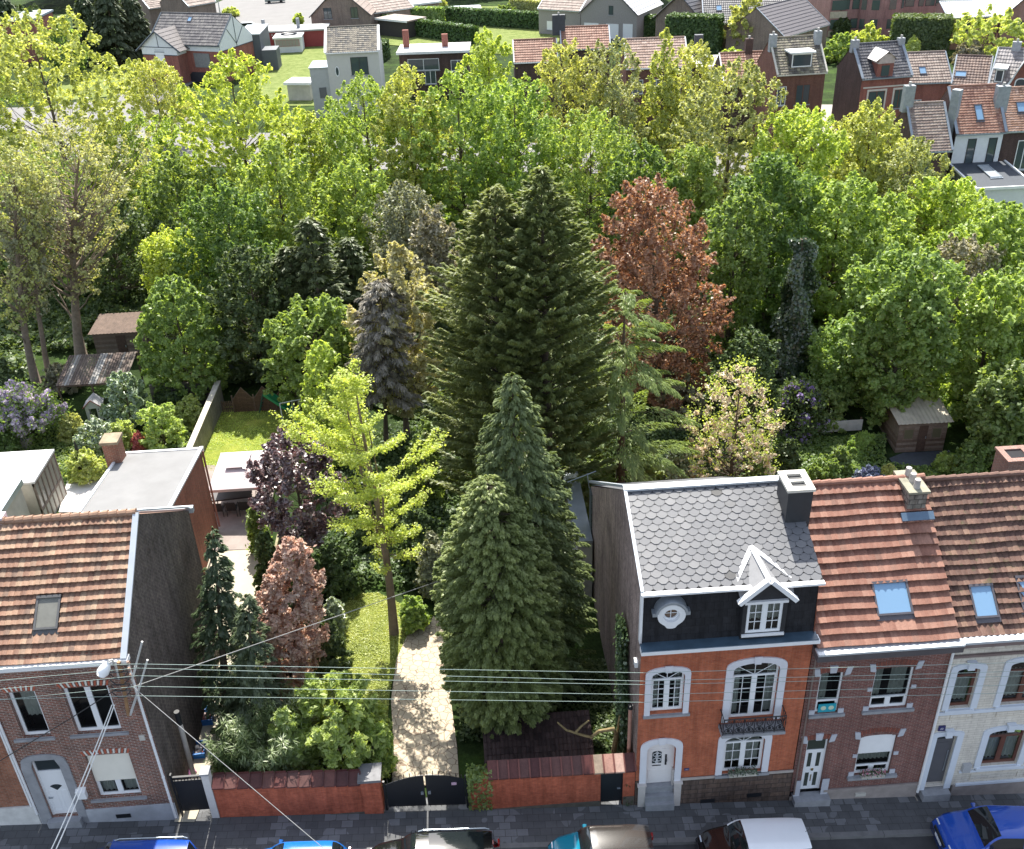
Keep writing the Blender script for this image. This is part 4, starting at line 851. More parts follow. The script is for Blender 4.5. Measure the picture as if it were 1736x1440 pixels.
# far ground: roads and lawns behind the trees
def gsheet(name, px, off, mat, step=10, **k): return sheet(name, [tuple(G(a, b, 0)[:2]) for a, b in px], off, mat, step, **k)
FROAD = plain('pale_asphalt', (.17, .165, .16), .9, .12, .4)  # paler asphalt colour for the far roads
gsheet('far_road', [(-260, 300), (-260, 190), (60, 182), (200, 165), (420, 225), (700, 232), (1000, 248), (1300, 262), (1300, 300), (900, 292), (520, 285), (180, 280)], .02, FROAD)
gsheet('far_street', [(330, 22), (470, -40), (640, -40), (560, 20), (530, 45), (400, 48), (400, 22)], .03, FROAD)
gsheet('side_road', [(190, 170), (240, 120), (300, 95), (420, 95), (330, 140), (260, 180)], .05, FROAD)
LG = grass_mat('far_grass', (.1, .14, .04), (.17, .21, .07), (.24, .27, .11))
gsheet('far_yard', [(1380, 275), (1390, 178), (1462, 178), (1490, 262)], .035, plain('beige_yard', (.3, .27, .24), .9, .2, .6))
gsheet('far_yard', [(1590, 400), (1560, 340), (1900, 330), (1900, 400)], .035, plain('beige_yard', (.3, .27, .24), .9, .2, .6))
gsheet('far_lawn', [(440, 180), (435, 70), (560, 70), (540, 180)], .04, LG)
gsheet('far_lawn', [(60, 175), (120, 120), (240, 95), (300, 80), (230, 160)], .025, LG)
gsheet('far_lawn', [(640, 75), (655, 15), (900, 10), (1000, 25), (920, 95), (800, 90)], .06, LG)
gsheet('far_terrace', [(700, 60), (720, 47), (790, 50), (775, 66)], .09, plain('pool_terrace', (.6, .58, .55), .8, .1))
gsheet('far_terrace', [(750, 33), (765, 20), (820, 22), (800, 36)], .09, plain('pool_terrace', (.6, .58, .55), .8, .1))
for a, b, c, d_ in ((722, 782, 50, 60), (764, 815, 18, 26)):
    q0 = G(a, d_, .1); q1 = G(b, c, .1); r = empty('swimming_pool', (q0[0], q0[1], 0), 0, 'covered white rectangular garden pool on %s pale terrace' % ('the nearer' if a == 722 else 'the farther'), 'pool', 'garden pools')
    m = MB(); L = q1[0]-q0[0]; D = q1[1]-q0[1]; m.box(0, L, 0, D, 0, 1.1); m.build('pool_wall', WHITE(), r)
    m = MB(); m.box(.2, L-.2, .2, D-.2, 1.101, 1.18); m.build('pool_cover', plain('pale_blue_cover', (.6, .68, .75), .5, .08), r)

# ============================================================ GARDEN WALLS AND GATES
def zt(px, py, Y=24.7): return onY(px, py, Y)[2]
WALLRED = lambda: brick('garden_wall_red_brick', (.5, .13, .07), (.4, .1, .055), (.32, .13, .09), .2, .06, .006, .45, .3)
COP = lambda: tilem('oxblood_coping_tiles', [(0, (.07, .025, .025)), (.6, (.11, .04, .035)), (.75, (.1, .05, .045)), (1, (.16, .06, .05))], rough=.4, stain=.5)
def gwall(name, x0, x1, z0, z1, label, cop0, cop1, dz0=0., light=()):
    r = empty(name, (x0, YF, g(x0, YF)), 0, label, 'wall'); OFF[:] = r.location
    m = MB(); n = 8; y0, y1 = YF+.0, YF+.3
    m.face([(x0, y0, g(x0, YF)-.3), (x1, y0, g(x1, YF)-.3), (x1, y0, z1), (x0, y0, z0)]); m.face([(x0, y1, g(x0, YF)-.3), (x0, y1, z0), (x1, y1, z1), (x1, y1, g(x1, YF)-.3)])
    m.face([(x0, y0, z0), (x1, y0, z1), (x1, y1, z1), (x0, y1, z0)]); m.face([(x0, y0, g(x0, YF)-.3), (x0, y0, z0), (x0, y1, z0), (x0, y1, g(x0, YF)-.3)]); m.face([(x1, y0, g(x1, YF)-.3), (x1, y1, g(x1, YF)-.3), (x1, y1, z1), (x1, y0, z1)])
    m.build('wall_body', WALLRED(), r)
    m = MB(); m.box(x0, x1, y0-.03, y0-.002, min(g(x0, YF), g(x1, YF))-.3, min(g(x0, YF), g(x1, YF))+.12); m.build('stone_base', plain('mossy_base_stone', (.12, .1, .08), .95, .35), r)
    k = int((cop1-cop0)/.4); m = MB(); m2 = MB()
    for i in range(k):
        a, b_ = cop0+(cop1-cop0)*i/k, cop0+(cop1-cop0)*(i+1)/k; zz = z0+(z1-z0)*((a+b_)/2-x0)/(x1-x0); mm = m2 if i in light else m
        R_ = random.random()
        mm.face([(a+.015, y0-.12, zz+.0), (b_-.015, y0-.12, zz), (b_-.015, y1+.05, zz+.2), (a+.015, y1+.05, zz+.2)], R_); mm.face([(a+.015, y0-.12, zz-.05), (b_-.015, y0-.12, zz-.05), (b_-.015, y0-.12, zz), (a+.015, y0-.12, zz)], R_)
        mm.face([(a+.015, y1+.05, zz-.05), (a+.015, y1+.05, zz+.3), (b_-.015, y1+.05, zz+.3), (b_-.015, y1+.05, zz-.05)], R_)
        m.obox((b_-.03, y0-.13, zz+.0), (1, 0, 0), np.array([0, .47, .2])/np.linalg.norm([.47, .2]), (0, -.39, .92), .05, .51, .03, 0)
    m.build('coping', COP(), r)
    if m2.F: m2.build('pale_coping', tilem('worn_pale_coping', [(0, (.3, .27, .2)), (.4, (.42, .22, .17)), (1, (.5, .36, .3))]), r)
    OFF[:] = [0, 0, 0]; return r
xl0, xl1 = -10.03, -4.15
wl = gwall('garden_wall', xl0, xl1, 2.3, 1.86, 'red brick garden wall with dark coping below the bushes, left of the driveway gate', xl0, xl1-.7)
OFF[:] = wl.location
m = MB(); m.box(-4.85, -4.17, YF-.05, YF+.6, -.1, 1.98); m.build('pillar', WALLRED(), wl)
m = MB(); m.box(-4.93, -4.1, YF-.12, YF+.68, 1.98, 2.1); m.build('pillar_cap', plain('grey_cap_slab', (.17, .17, .18), .7, .3), wl); OFF[:] = [0, 0, 0]
xr0, xr1 = -.95, 5.06
# right wall with an opening for the side gate
r = empty('garden_wall', (xr0, YF, g(xr0, YF)), 0, 'red brick garden wall with tiled coping between the driveway gate and the town house', 'wall'); OFF[:] = r.location
ztop = lambda x: 1.78+(1.62-1.78)*(x-xr0)/(xr1-xr0)
m = MB(); gx0, gx1 = 3.8, 4.62
for a, b_ in ((xr0, gx0), (gx1, xr1)):
    za, zb = ztop(a), ztop(b_); m.prismY([(a, -.9), (b_, -.9), (b_, zb), (a, za)] if a > xr0 else [(a, -.5), (b_, -.9), (b_, zb), (a+.9, ztop(a+.9)), (a+.45, 1.62), (a+.15, 1.25), (a, 1.0)], YF, YF+.3)
m.prismY([(gx0, 1.52), (gx1, 1.48), (gx1, ztop(gx1)), (gx0, ztop(gx0))], YF, YF+.3)
m.build('wall_body', WALLRED(), r)
m = MB(); m.box(xr0+.6, gx0-.01, YF-.03, YF-.002, -.7, -.02); m.box(gx1+.01, xr1, YF-.03, YF-.002, -.8, .1); m.build('stone_base', plain('mossy_base_stone', (.12, .1, .08), .95, .35), r)
m, m2 = MB(), MB(); k = 14; c0 = xr0+.65
for i in range(k):
    a, b_ = c0+(xr1-c0)*i/k, c0+(xr1-c0)*(i+1)/k; zz = ztop(a)-.02; mm = m2 if i in (10, 11, 12) else m; R_ = [.1, .5, .8][i-10] if i in (10, 11, 12) else random.random()*.9
    mm.face([(a+.015, YF-.14, zz), (b_-.015, YF-.14, zz), (b_-.015, YF+.4, zz+.36), (a+.015, YF+.4, zz+.36)], R_); mm.face([(a+.015, YF-.14, zz-.06), (b_-.015, YF-.14, zz-.06), (b_-.015, YF-.14, zz), (a+.015, YF-.14, zz)], R_); mm.face([(a, YF+.4, zz-.1), (a, YF+.4, zz+.36), (b_, YF+.4, zz+.36), (b_, YF+.4, zz-.1)], R_)
    m.obox((b_-.03, YF-.15, zz), (1, 0, 0), np.array([0, .54, .36])/np.linalg.norm([.54, .36]), (0, -.55, .83), .06, .64, .045, 1.)
m.build('coping', COP(), r); m2.build('pale_coping', tilem('worn_pale_coping', [(0, (.3, .27, .2)), (.4, (.42, .22, .17)), (1, (.5, .36, .3))]), r)
OFF[:] = [0, 0, 0]
# side gate in the right wall
r = empty('side_gate', (gx0, YF, -.4), 0, 'narrow black metal gate in the red garden wall next to the town house', 'gate'); OFF[:] = r.location
m = MB(); m.box(gx0+.03, gx1-.03, YF+.08, YF+.12, -.2, 1.3); m.box(gx0+.03, gx1-.03, YF+.06, YF+.14, 1.41, 1.46)
for i in range(7): m.box(gx0+.05+i*.118, gx0+.08+i*.118, YF+.085, YF+.115, 1.3, 1.41)
m.build('gate_leaf', BLACKM(), r); m = MB(); m.box(gx0, gx0+.03, YF+.05, YF+.15, -.4, 1.47); m.box(gx1-.03, gx1, YF+.05, YF+.15, -.4, 1.47); m.build('frame', BLACKM(), r); m = MB(); m.box(gx1-.2, gx1-.08, YF+.03, YF+.08, .5, .53); m.build('handle', ZINC(), r)
OFF[:] = [0, 0, 0]
# driveway double gate
r = empty('driveway_gate', (-2.55, YF, g(-2.55, YF)), 0, 'double black metal driveway gate with arched top and spikes in front of the flagstones', 'gate'); OFF[:] = r.location
ga, gb = -4.05, -1.1; gm = (ga+gb)/2
def gtop(x): return 1.55+.38*sin(pi*(x-ga)/(gb-ga))
for s, (a, b_) in enumerate(((ga+.06, gm-.03), (gm+.03, gb-.06))):
    m = MB(); n = 8; xs = np.linspace(a, b_, n+1); lo = lambda x: g(x, YF)+.16
    m.prismY([(a, lo(a)), (b_, lo(b_))]+[(x, gtop(x)) for x in xs[::-1]], YF+.1, YF+.13); leaf = m.build('gate_leaf', BLACKM(), r)
    m = MB()
    for i in range(7):
        x = a+.08+(b_-a-.16)*i/6; m.tube([(x, YF+.115, gtop(x)), (x, YF+.115, gtop(x)+.16), (x, YF+.115, gtop(x)+.24)], [.014, .02, .003], 5); m.tube([(x, YF+.115, lo(x)-.1), (x, YF+.115, lo(x))], [.004, .014], 5)
    m.build('spikes', BLACKM(), leaf)
    m = MB(); x = b_-.1 if s == 0 else a+.1; m.box(x-.05, x+.05, YF+.06, YF+.1, .95, 1.08); m.build('lock_plate', ZINC(), leaf)
m = MB(); m.cyl(ga, YF+.115, -.1, 1.75, .045); m.build('gate_post', BLACKM(), r); m = MB(); m.cyl(gb, YF+.115, -.1, 1.75, .045); m.build('gate_post', BLACKM(), r)
m = MB(); m.box(-1.62, -1.44, YF+.06, YF+.099, 1.35, 1.45); m.build('plaque', plain('pink_white_plaque', (.6, .4, .5), .5, .3, 30), r)
OFF[:] = [0, 0, 0]
# neighbour's side gate and pillar
r = empty('side_gate', (-11.4, YF, g(-11, YF)), 0, 'plain black sheet metal gate beside the white pillar and the brown brick house', 'gate'); OFF[:] = r.location
m = MB(); m.box(-11.33, -10.34, YF+.08, YF+.12, 1.02, 2.6); m.box(-11.33, -10.34, YF+.06, YF+.14, 2.74, 2.8)
for i in range(9): m.box(-11.3+i*.115, -11.27+i*.115, YF+.085, YF+.115, 2.6, 2.74)
m.build('gate_leaf', BLACKM(), r); m = MB(); m.box(-11.4, -11.34, YF+.04, YF+.16, .6, 2.95); m.build('frame', BLACKM(), r); OFF[:] = [0, 0, 0]
r = empty('gate_pillar', (-10.18, YF, g(-10, YF)), 0, 'white rendered pillar between the plain black gate and the red garden wall', 'pillar'); OFF[:] = r.location
m = MB(); m.box(-10.31, -10.05, YF-.02, YF+.3, .4, 2.9); m.build('pillar_body', plain('dirty_white_render', (.6, .58, .56), .85, .15), r); m = MB(); m.box(-10.34, -10.02, YF-.06, YF+.34, 2.9, 2.98); m.build('pillar_cap', STONE(), r); OFF[:] = [0, 0, 0]
r = empty('boundary_wall', (-10.1, 25, g(-10, 25)), 0, 'low mossy concrete edging along the passage beside the dark gable', 'wall')
m = MB(); a, b_ = P(352, 1240), P(445, 945); 
m.obox((-10.15-r.location.x, 0, -.2), (1, 0, 0), (0, 1, 0), (0, 0, 1), .12, 16, .7); m.build('edging', plain('mossy_concrete', (.28, .25, .15), .95, .4), r)

# low tiled roof behind the wall
r = empty('garden_shed', (.0, 26, -.3), 0, 'low lean-to with dark old tiles behind the red wall under the front conifer', 'shed')
m = MB(); v, L = slopevec(1.9, .75); tiles(m, (-.4, 0, .75), (1, 0, 0), v, 4.2, L, 8, .16, .04, .04, 3, jit=.012); m.face([(-.4, 0, .74), (3.8, 0, .74), (3.8, 1.9, 1.48), (-.4, 1.9, 1.48)]); m.build('roof', tilem('old_dark_tiles', [(0, (.045, .03, .028)), (1, (.09, .06, .055))]), r)
m = MB(); m.box(-.35, 3.7, .1, 1.85, -.2, .72); m.build('wall', WALLRED(), r)

# passage things
def crate(px, py, label, col, L=.62, W=.42, H=.32, rz=.1):
    q = P(px, py); r = empty('storage_crate', q, rz, label, 'crate', 'crates in the passage'); m = MB(); t = .02
    m.box(-W/2, W/2, -L/2, L/2, 0, t); m.box(-W/2, -W/2+t, -L/2, L/2, t, H); m.box(W/2-t, W/2, -L/2, L/2, t, H); m.box(-W/2+t, W/2-t, -L/2, -L/2+t, t, H); m.box(-W/2+t, W/2-t, L/2-t, L/2, t, H)
    m.build('box', plain('blue_crate_'+str(px), col, .5, .1), r)
    m = MB(); m.box(-W/2-.03, W/2+.03, -L/2-.03, -L/2-.0, H-.05, H); m.box(-W/2-.03, W/2+.03, L/2, L/2+.03, H-.05, H); m.build('rim', plain('blue_crate_'+str(px), col, .5, .1), r)
    m = MB(); 
    for _ in range(14): x, y, z, s = random.uniform(-W*.35, W*.35), random.uniform(-L*.38, L*.38), random.uniform(.1, H-.04), random.uniform(.04, .09); m.box(x-s, x+s, y-s, y+s, z-s*.5, z+s*.5)
    m.build('contents', tilem('mixed_packaging', [(0, (.6, .58, .55)), (.5, (.5, .5, .52)), (.7, (.4, .12, .1)), (1, (.65, .6, .5))]), r)
crate(340, 1277, 'bright blue open crate of packaging in the narrow passage, nearest the gate', (.01, .16, .5))
crate(352, 1222, 'blue crate with papers farther back in the narrow passage', (.02, .13, .4), .6, .5, .35)
def sack(px, py, label, col, s=.3):
    q = P(px, py); m = MB(); rr = []
    for z, k in ((0, .75), (.15, 1), (.4, .95), (.62, .55), (.74, .2), (.86, .32)): rr.append((z, k))
    for i in range(len(rr)-1):
        for j in range(10):
            f = lambda zz, kk, jj: (q[0]+s*kk*(1+.18*sin(jj*2.4+zz*9))*cos(2*pi*jj/10), q[1]+s*kk*(1+.15*cos(jj*3.1))*sin(2*pi*jj/10), q[2]+zz*s*1.6)
            m.face([f(*rr[i], j), f(*rr[i], (j+1) % 10), f(*rr[i+1], (j+1) % 10), f(*rr[i+1], j)])
    return tag(m.build('bin_bag', plain('bag_'+str(px), col, .35, .12, 4), None, True), label, 'bag')
sack(350, 1196, 'light blue plastic sack in the passage behind the blue crates', (.05, .4, .7), .32)
sack(354, 1212, 'small pale blue plastic sack leaning against the bigger one in the passage', (.2, .5, .75), .25)
sack(322, 1312, 'small pink plastic bag on the ground behind the plain black gate', (.6, .22, .42), .24)

# ============================================================ OVERHEAD LINE
r = empty('wire_bracket', (-11.75, YF, 6.2), 0, 'wall mounted steel bracket with insulators that carries the wires on the brown brick house', 'bracket'); OFF[:] = r.location
q = [onY(200+i*2.2, 1126+i*14, 24.25) for i in range(6)]
m = MB(); a = onY(201, 1122, 24.25); b_ = onY(218, 1212, 24.25); m.tube([a, b_], .06, 8); m.build('pole', plain('rusty_brown_steel', (.3, .17, .08), .7, .3), r)
for (pa, pb, pc) in (((241, 1088), (230, 1130), (222, 1160)), ((250, 1119), (238, 1160), (221, 1212))):
    m = MB(); m.tube([onY(*pa, 24.1), onY(*pb, 24.15)], .035, 6); m.tube([onY(*pb, 24.15), onY(*pc, 24.25)], .045, 6); m.build('strut', plain('pale_strut', (.55, .55, .53), .5, .3, 4), r)
for i in range(5):
    z = a[2]-.12-.27*i; x = a[0]+(b_[0]-a[0])*(.12+.15*i); m = MB(); m.tube([(x-.35, 24.2, z), (x+.35, 24.2, z)], .022, 5); arm = m.build('cross_arm', plain('dark_steel', (.07, .065, .06), .6), r)
    for s in (-.33, .33): m = MB(); m.tube([(x+s, 24.2, z), (x+s, 24.2, z+.07), (x+s, 24.2, z+.1), (x+s, 24.2, z+.15)], [.03, .055, .035, .05], 8); m.build('insulator', plain('brown_porcelain', (.25, .16, .12), .3, .4, 9), arm)
    m = MB(); m.tube([(x-.3, 24.15, z), (x-.1, 24.05, z-.15), (x+.1, 24.1, z-.2), (x+.28, 24.2, z-.02)], .018, 5); m.build('cable_loop', BLACKM(), arm)
OFF[:] = [0, 0, 0]
r = empty('street_lamp', (-11.6, 24.3, 7.5), 0, 'white street lamp head on a curved arm beside the wire bracket', 'lamp'); OFF[:] = r.location
pts = [onY(202, 1152, 24.25), onY(197, 1132, 24.0), onY(190, 1119, 23.7), onY(183, 1121, 23.5)]; m = MB(); m.tube(pts, .035, 8); m.build('arm', plain('pale_strut', (.55, .55, .53), .5, .3, 4), r)
h0 = onY(184, 1122, 23.5); h1 = onY(171, 1146, 23.3); d_ = (h1-h0)
m = MB(); P_ = [h0+d_*t for t in (0, .15, .4, .75, 1.)]; m.tube(P_, [.05, .1, .16, .19, .13], 12); m.build('lamp_head', plain('white_lamp_housing', (.85, .86, .86), .4, .04), r, True)
OFF[:] = [0, 0, 0]
def wire(name, pts, rad, label, mat=None, sag=0., group='overhead wires above the street', cat='wire'):
    out = []
    for i in range(len(pts)-1):
        a, b_ = np.array(pts[i]), np.array(pts[i+1]); n = 16
        for k in range(n + (i == len(pts)-2)): t = k/n; q = a+(b_-a)*t; q[2] -= sag*4*t*(1-t); out.append(q)
    m = MB(); m.tube(out, rad, 5); return tag(m.build(name, mat or plain('green_grey_wire', (.3, .38, .34), .6, .05)), label, cat, group)
LY = [1127, 1134, 1147, 1165, 1181]; RY_ = [1141, 1155, 1161, 1178, 1191]; FYr = [1127, 1142, 1150, 1165, 1178]; ZY = [1132, 1154, 1169, 1187, 1186]
orde = ['topmost', 'second', 'middle', 'fourth', 'lowest']
for i in range(5):
    wire('overhead_wire', [onY(0, ZY[i], 23.75), onY(232, LY[i]-1, 23.75), onY(1090, RY_[i], 23.75), onY(1605, FYr[i], 23.75), onY(1800, FYr[i]-6, 23.75)], .0085, '%s of the five parallel wires strung along the house fronts' % orde[i])
    
wire('service_cable', [onY(190, 1195, 24.2), onY(87, 1440, 21)], .02, 'thick pale cable running down from the bracket to the lower left, left of its twin', plain('pale_cable', (.75, .75, .72), .5), .1, 'paired cables to the lower left')
wire('service_cable', [onY(194, 1195, 24.2), onY(95, 1440, 21)], .02, 'thick pale cable running down from the bracket to the lower left, right of its twin', plain('pale_cable', (.75, .75, .72), .5), .1, 'paired cables to the lower left')
wire('service_cable', [onY(222, 1162, 24.2), onY(556, 1445, 21)], .012, 'single thin cable crossing the garden wall diagonally towards the lower middle', plain('grey_cable', (.33, .33, .32), .5), .0, 'single service cables')
wire('service_cable', [onY(222, 1166, 24.2), onY(990, 900, 36.3)], .014, 'single thin cable rising from the bracket across the lawn to the town house', plain('grey_cable', (.33, .33, .32), .5), .0, 'single service cables')
wire('service_cable', [onY(0, 1290, 24.4), onY(120, 1218, 24.4), onY(195, 1170, 24.3)], .018, 'thin dark cable rising from the far left edge to the bracket', BLACKM(), .0, 'single service cables')
p0 = onY(990, 883, 36); 
r = empty('aerial', (5.0, 37.2, 5.2), 0, 'small metal aerial on the rear edge of the scalloped roof', 'aerial'); m = MB(); m.tube([(0, 0, .1), (-.1, 0, .9)], .02, 6); m.build('mast', ZINC(), r); m = MB(); m.tube([(-1, 0, .5), (.3, 0, 1.0)], .02, 6); m.build('boom', ZINC(), r)

# ============================================================ CARS
def car(xc, yc, label, paint, L=4.1, Wd=1.76, Hh=1.5, rz=0., roofm=None, rails=False, van=False, flip=False, hood=.27, roofglass=False):
    z = g(xc, 20)-.15; r = empty('parked_car', (xc, yc, z), rz+(pi if flip else 0), label, 'car', 'cars parked along the kerb')
    pitch = atan2(-.067, 1); r.rotation_euler = (0, (-pitch if not flip else pitch), rz+(pi if flip else 0))
    n = 33; xs = np.linspace(-L/2, L/2, n); hw = Wd/2
    A = [(-.5, .55), (-.485, .72), (-.47, .86), (-.42, .9), (.5*.40, .95), (.27, .9), (.36, .82), (.45, .7), (.485, .6), (.5, .5)]
    belt = lambda t: np.interp(t, [a[0] for a in A], [a[1] for a in A])*Hh/1.5
    c0, c1, c2, c3 = (-.47 if van else -.46), (-.44 if van else -.34), (.08 if not van else .12), (.5-hood)
    def top(t):
        if t < c0 or t > c3: return belt(t)+.02
        if t < c1: k = (t-c0)/(c1-c0)
        elif t > c2: k = (c3-t)/(c3-c2)
        else: k = 1
        k = sin(k*pi/2)**.9; crown = Hh-.05*((t-(c1+c2)/2)/.3)**2*.5
        return belt(t)+.02+(crown-belt(t)-.02)*k
    def wid(t): return hw*(1-.16*abs(2*t)**5-(.05 if t > .42 else 0))
    rings = []
    for x in xs:
        t = x/L; w_ = wid(t); b_ = belt(t); tp = top(t); k = (tp-b_)/(Hh-b_) if tp > b_+.03 else 0; wr = w_*(1-.04-.2*k)
        half = [(w_*.9, .2), (w_*.99, .38), (w_, .6*b_/.9), (w_*.975, b_-.02), (w_*.955, b_+.0), (w_*.955+(wr-w_*.955)*.5, b_+(tp-b_)*.5), (wr, tp-.045*k-.008), (wr*.9, tp-.012*k), (wr*.5, tp+.012*k+.006), (0, tp+.02*k+.01)]
        rings.append([(x, y, z_) for y, z_ in half]+[(x, -y, z_) for y, z_ in reversed(half[:-1])])
    nr = len(rings[0])
    cats = {'body': MB(), 'roof': MB(), 'side_window': MB(), 'windscreen': MB(), 'rear_window': MB()}
    for i in range(n-1):
        tm = (xs[i]+xs[i+1])/2/L
        for j in range(nr-1):
            jj = j if j < 9 else nr-2-j
            q = [rings[i][j], rings[i+1][j], rings[i+1][j+1], rings[i][j+1]]
            inside = c0+.01 < tm < c3-.01; key = 'body'
            if inside and jj in (4, 5) and c1-.01 < tm < c3-.05: 
                pillar = abs(tm-(c1+c2)/2-.02) < .012 or abs(tm-(c1+.03)) < .008
                key = 'body' if pillar else 'side_window_l' if j < 9 else 'side_window_r'
            elif inside and jj >= 7 and tm > c2+.01: key = 'windscreen'
            elif inside and jj >= 7 and tm < c1-.0: key = 'rear_window'
            elif inside and jj >= 7 and roofglass and c1+.05 < tm < c2-.1: key = 'sunroof'
            elif inside and jj >= 6: key = 'roof'
            cats.setdefault(key, MB()).face(q)
    for e in (0, -1):
        R_ = rings[e]; cats['body'].face(R_ if e else R_[::-1])
    b = cats['body'].build('body', paint, r); GL = gloss('car_glass', (.012, .016, .018), .03, .8)
    def sm(o):
        import bmesh
        bm = bmesh.new(); bm.from_mesh(o.data); bmesh.ops.remove_doubles(bm, verts=bm.verts, dist=.0005); bmesh.ops.recalc_face_normals(bm, faces=bm.faces); bm.to_mesh(o.data); bm.free()
        for p in o.data.polygons: p.use_smooth = True
        return o
    sm(b)
    for k, mb in cats.items():
        if k == 'body' or not mb.F: continue
        o = mb.build('side_window' if k.startswith('side_window') else k, {'roof': roofm or paint}.get(k, GL), r); sm(o)
    for x in (-L*.31, L*.32):
        for s in (-1, 1):
            m = MB(); m.tube([(x, s*(hw-.2), .31), (x, s*(hw-.01), .31)], .31, 20); wh = m.build('wheel', plain('tyre_rubber', (.02, .02, .02), .9, .2), r); m = MB(); m.tube([(x, s*(hw-.02), .31), (x, s*(hw+.0), .31)], .2, 12); m.build('rim', ZINC(), wh)
    for s in (-1, 1):
        m = MB(); m.obox((L*.455, s*hw*.62-.14, belt(.46)-.1), (1, 0, 0), (0, 1, 0), (0, 0, 1), .06*L/4, .28, .12); m.build('headlight', gloss('lamp_lens', (.6, .65, .7), .1, .8), r, bevel=.02)
        m = MB(); m.obox((-L*.502, s*hw*.74-.1, .78), (1, 0, 0), (0, 1, 0), (0, 0, 1), .08, .2, .2); m.build('tail_light', gloss('red_lens', (.3, .01, .01), .15, .8), r, bevel=.02)
        m = MB(); m.tube([(L*(c3-.08), s*hw*.93, belt(c3)+.06), (L*(c3-.085), s*(hw+.16), belt(c3)+.12)], [.03, .09], 8); m.build('mirror', paint, r)
        m = MB(); m.obox((-.1*L, s*(hw-.002)-(.015 if s > 0 else 0), .72), (1, 0, 0), (0, 1, 0), (0, 0, 1), .16, .02, .03); m.build('door_handle', BLACKM(), r)
        if rails: m = MB(); m.tube([(L*(c1+.02), s*(hw*.76), Hh-.03), (L*(c1+.05), s*(hw*.76), Hh+.04), (L*(c2-.05), s*(hw*.76), Hh+.04), (L*(c2-.01), s*(hw*.76), Hh-.03)], .018, 6); m.build('roof_rail', ZINC(), r)
    m = MB(); m.box(L*.497, L*.505, -.26, .26, .38, .49); m.build('number_plate', WHITE(), r)
    m = MB(); m.box(L*.492, L*.503, -.45, .45, .52, .64); m.build('grille', BLACKM(), r)
    m = MB(); m.tube([(L*(c1+.02), 0, Hh-.01), (L*(c1-.02), 0, Hh+.16)], .008, 5); m.build('aerial_stub', BLACKM(), r)
    return r
CY = 22.02
xat = lambda px, y=1425: onY(px, y, CY)[0]
BLUE = gloss('deep_blue_paint', (.008, .06, .33), .22, 1.)
BLUE2 = gloss('royal_blue_paint', (.01, .07, .4), .22, 1.)
car(xat(195)+.05, CY-.12, 'deep blue estate car with roof rails parked below the brown brick house', BLUE, 4.5, 1.8, 1.72, rails=True, flip=True, van=True)
car(xat(487), CY-.15, 'small bright blue car parked before the left garden wall', gloss('bright_blue_paint', (.01, .12, .42), .18, 1.), 3.7, 1.65, 1.5, flip=True)
BLK = gloss('black_car_paint', (.008, .008, .009), .12, 1.)
car(xat(745)-.35, CY-.1, 'black car with large sunroof parked in front of the driveway gate', BLK, 4.6, 1.84, 1.62, flip=True, roofglass=True, rails=True, van=True)
car(xat(1025)-.1, CY, 'teal car with dark roof parked in front of the arched white door', gloss('teal_paint', (.01, .2, .3), .2, 1.), 3.7, 1.7, 1.6, flip=True, roofm=gloss('dark_brown_roof', (.03, .026, .024), .2, 1.), van=True)
car(xat(1290)-.2, CY+.05, 'black car with a white roof parked below the town house', BLK, 3.9, 1.72, 1.62, flip=True, roofm=gloss('white_roof_paint', (.78, .8, .82), .35, .5), van=True)
car(xat(1690, 1410)+.35, 22.35, 'royal blue hatchback nosing in from the right edge by the cream house', BLUE2, 4.3, 1.82, 1.5, rz=-.06, flip=True)

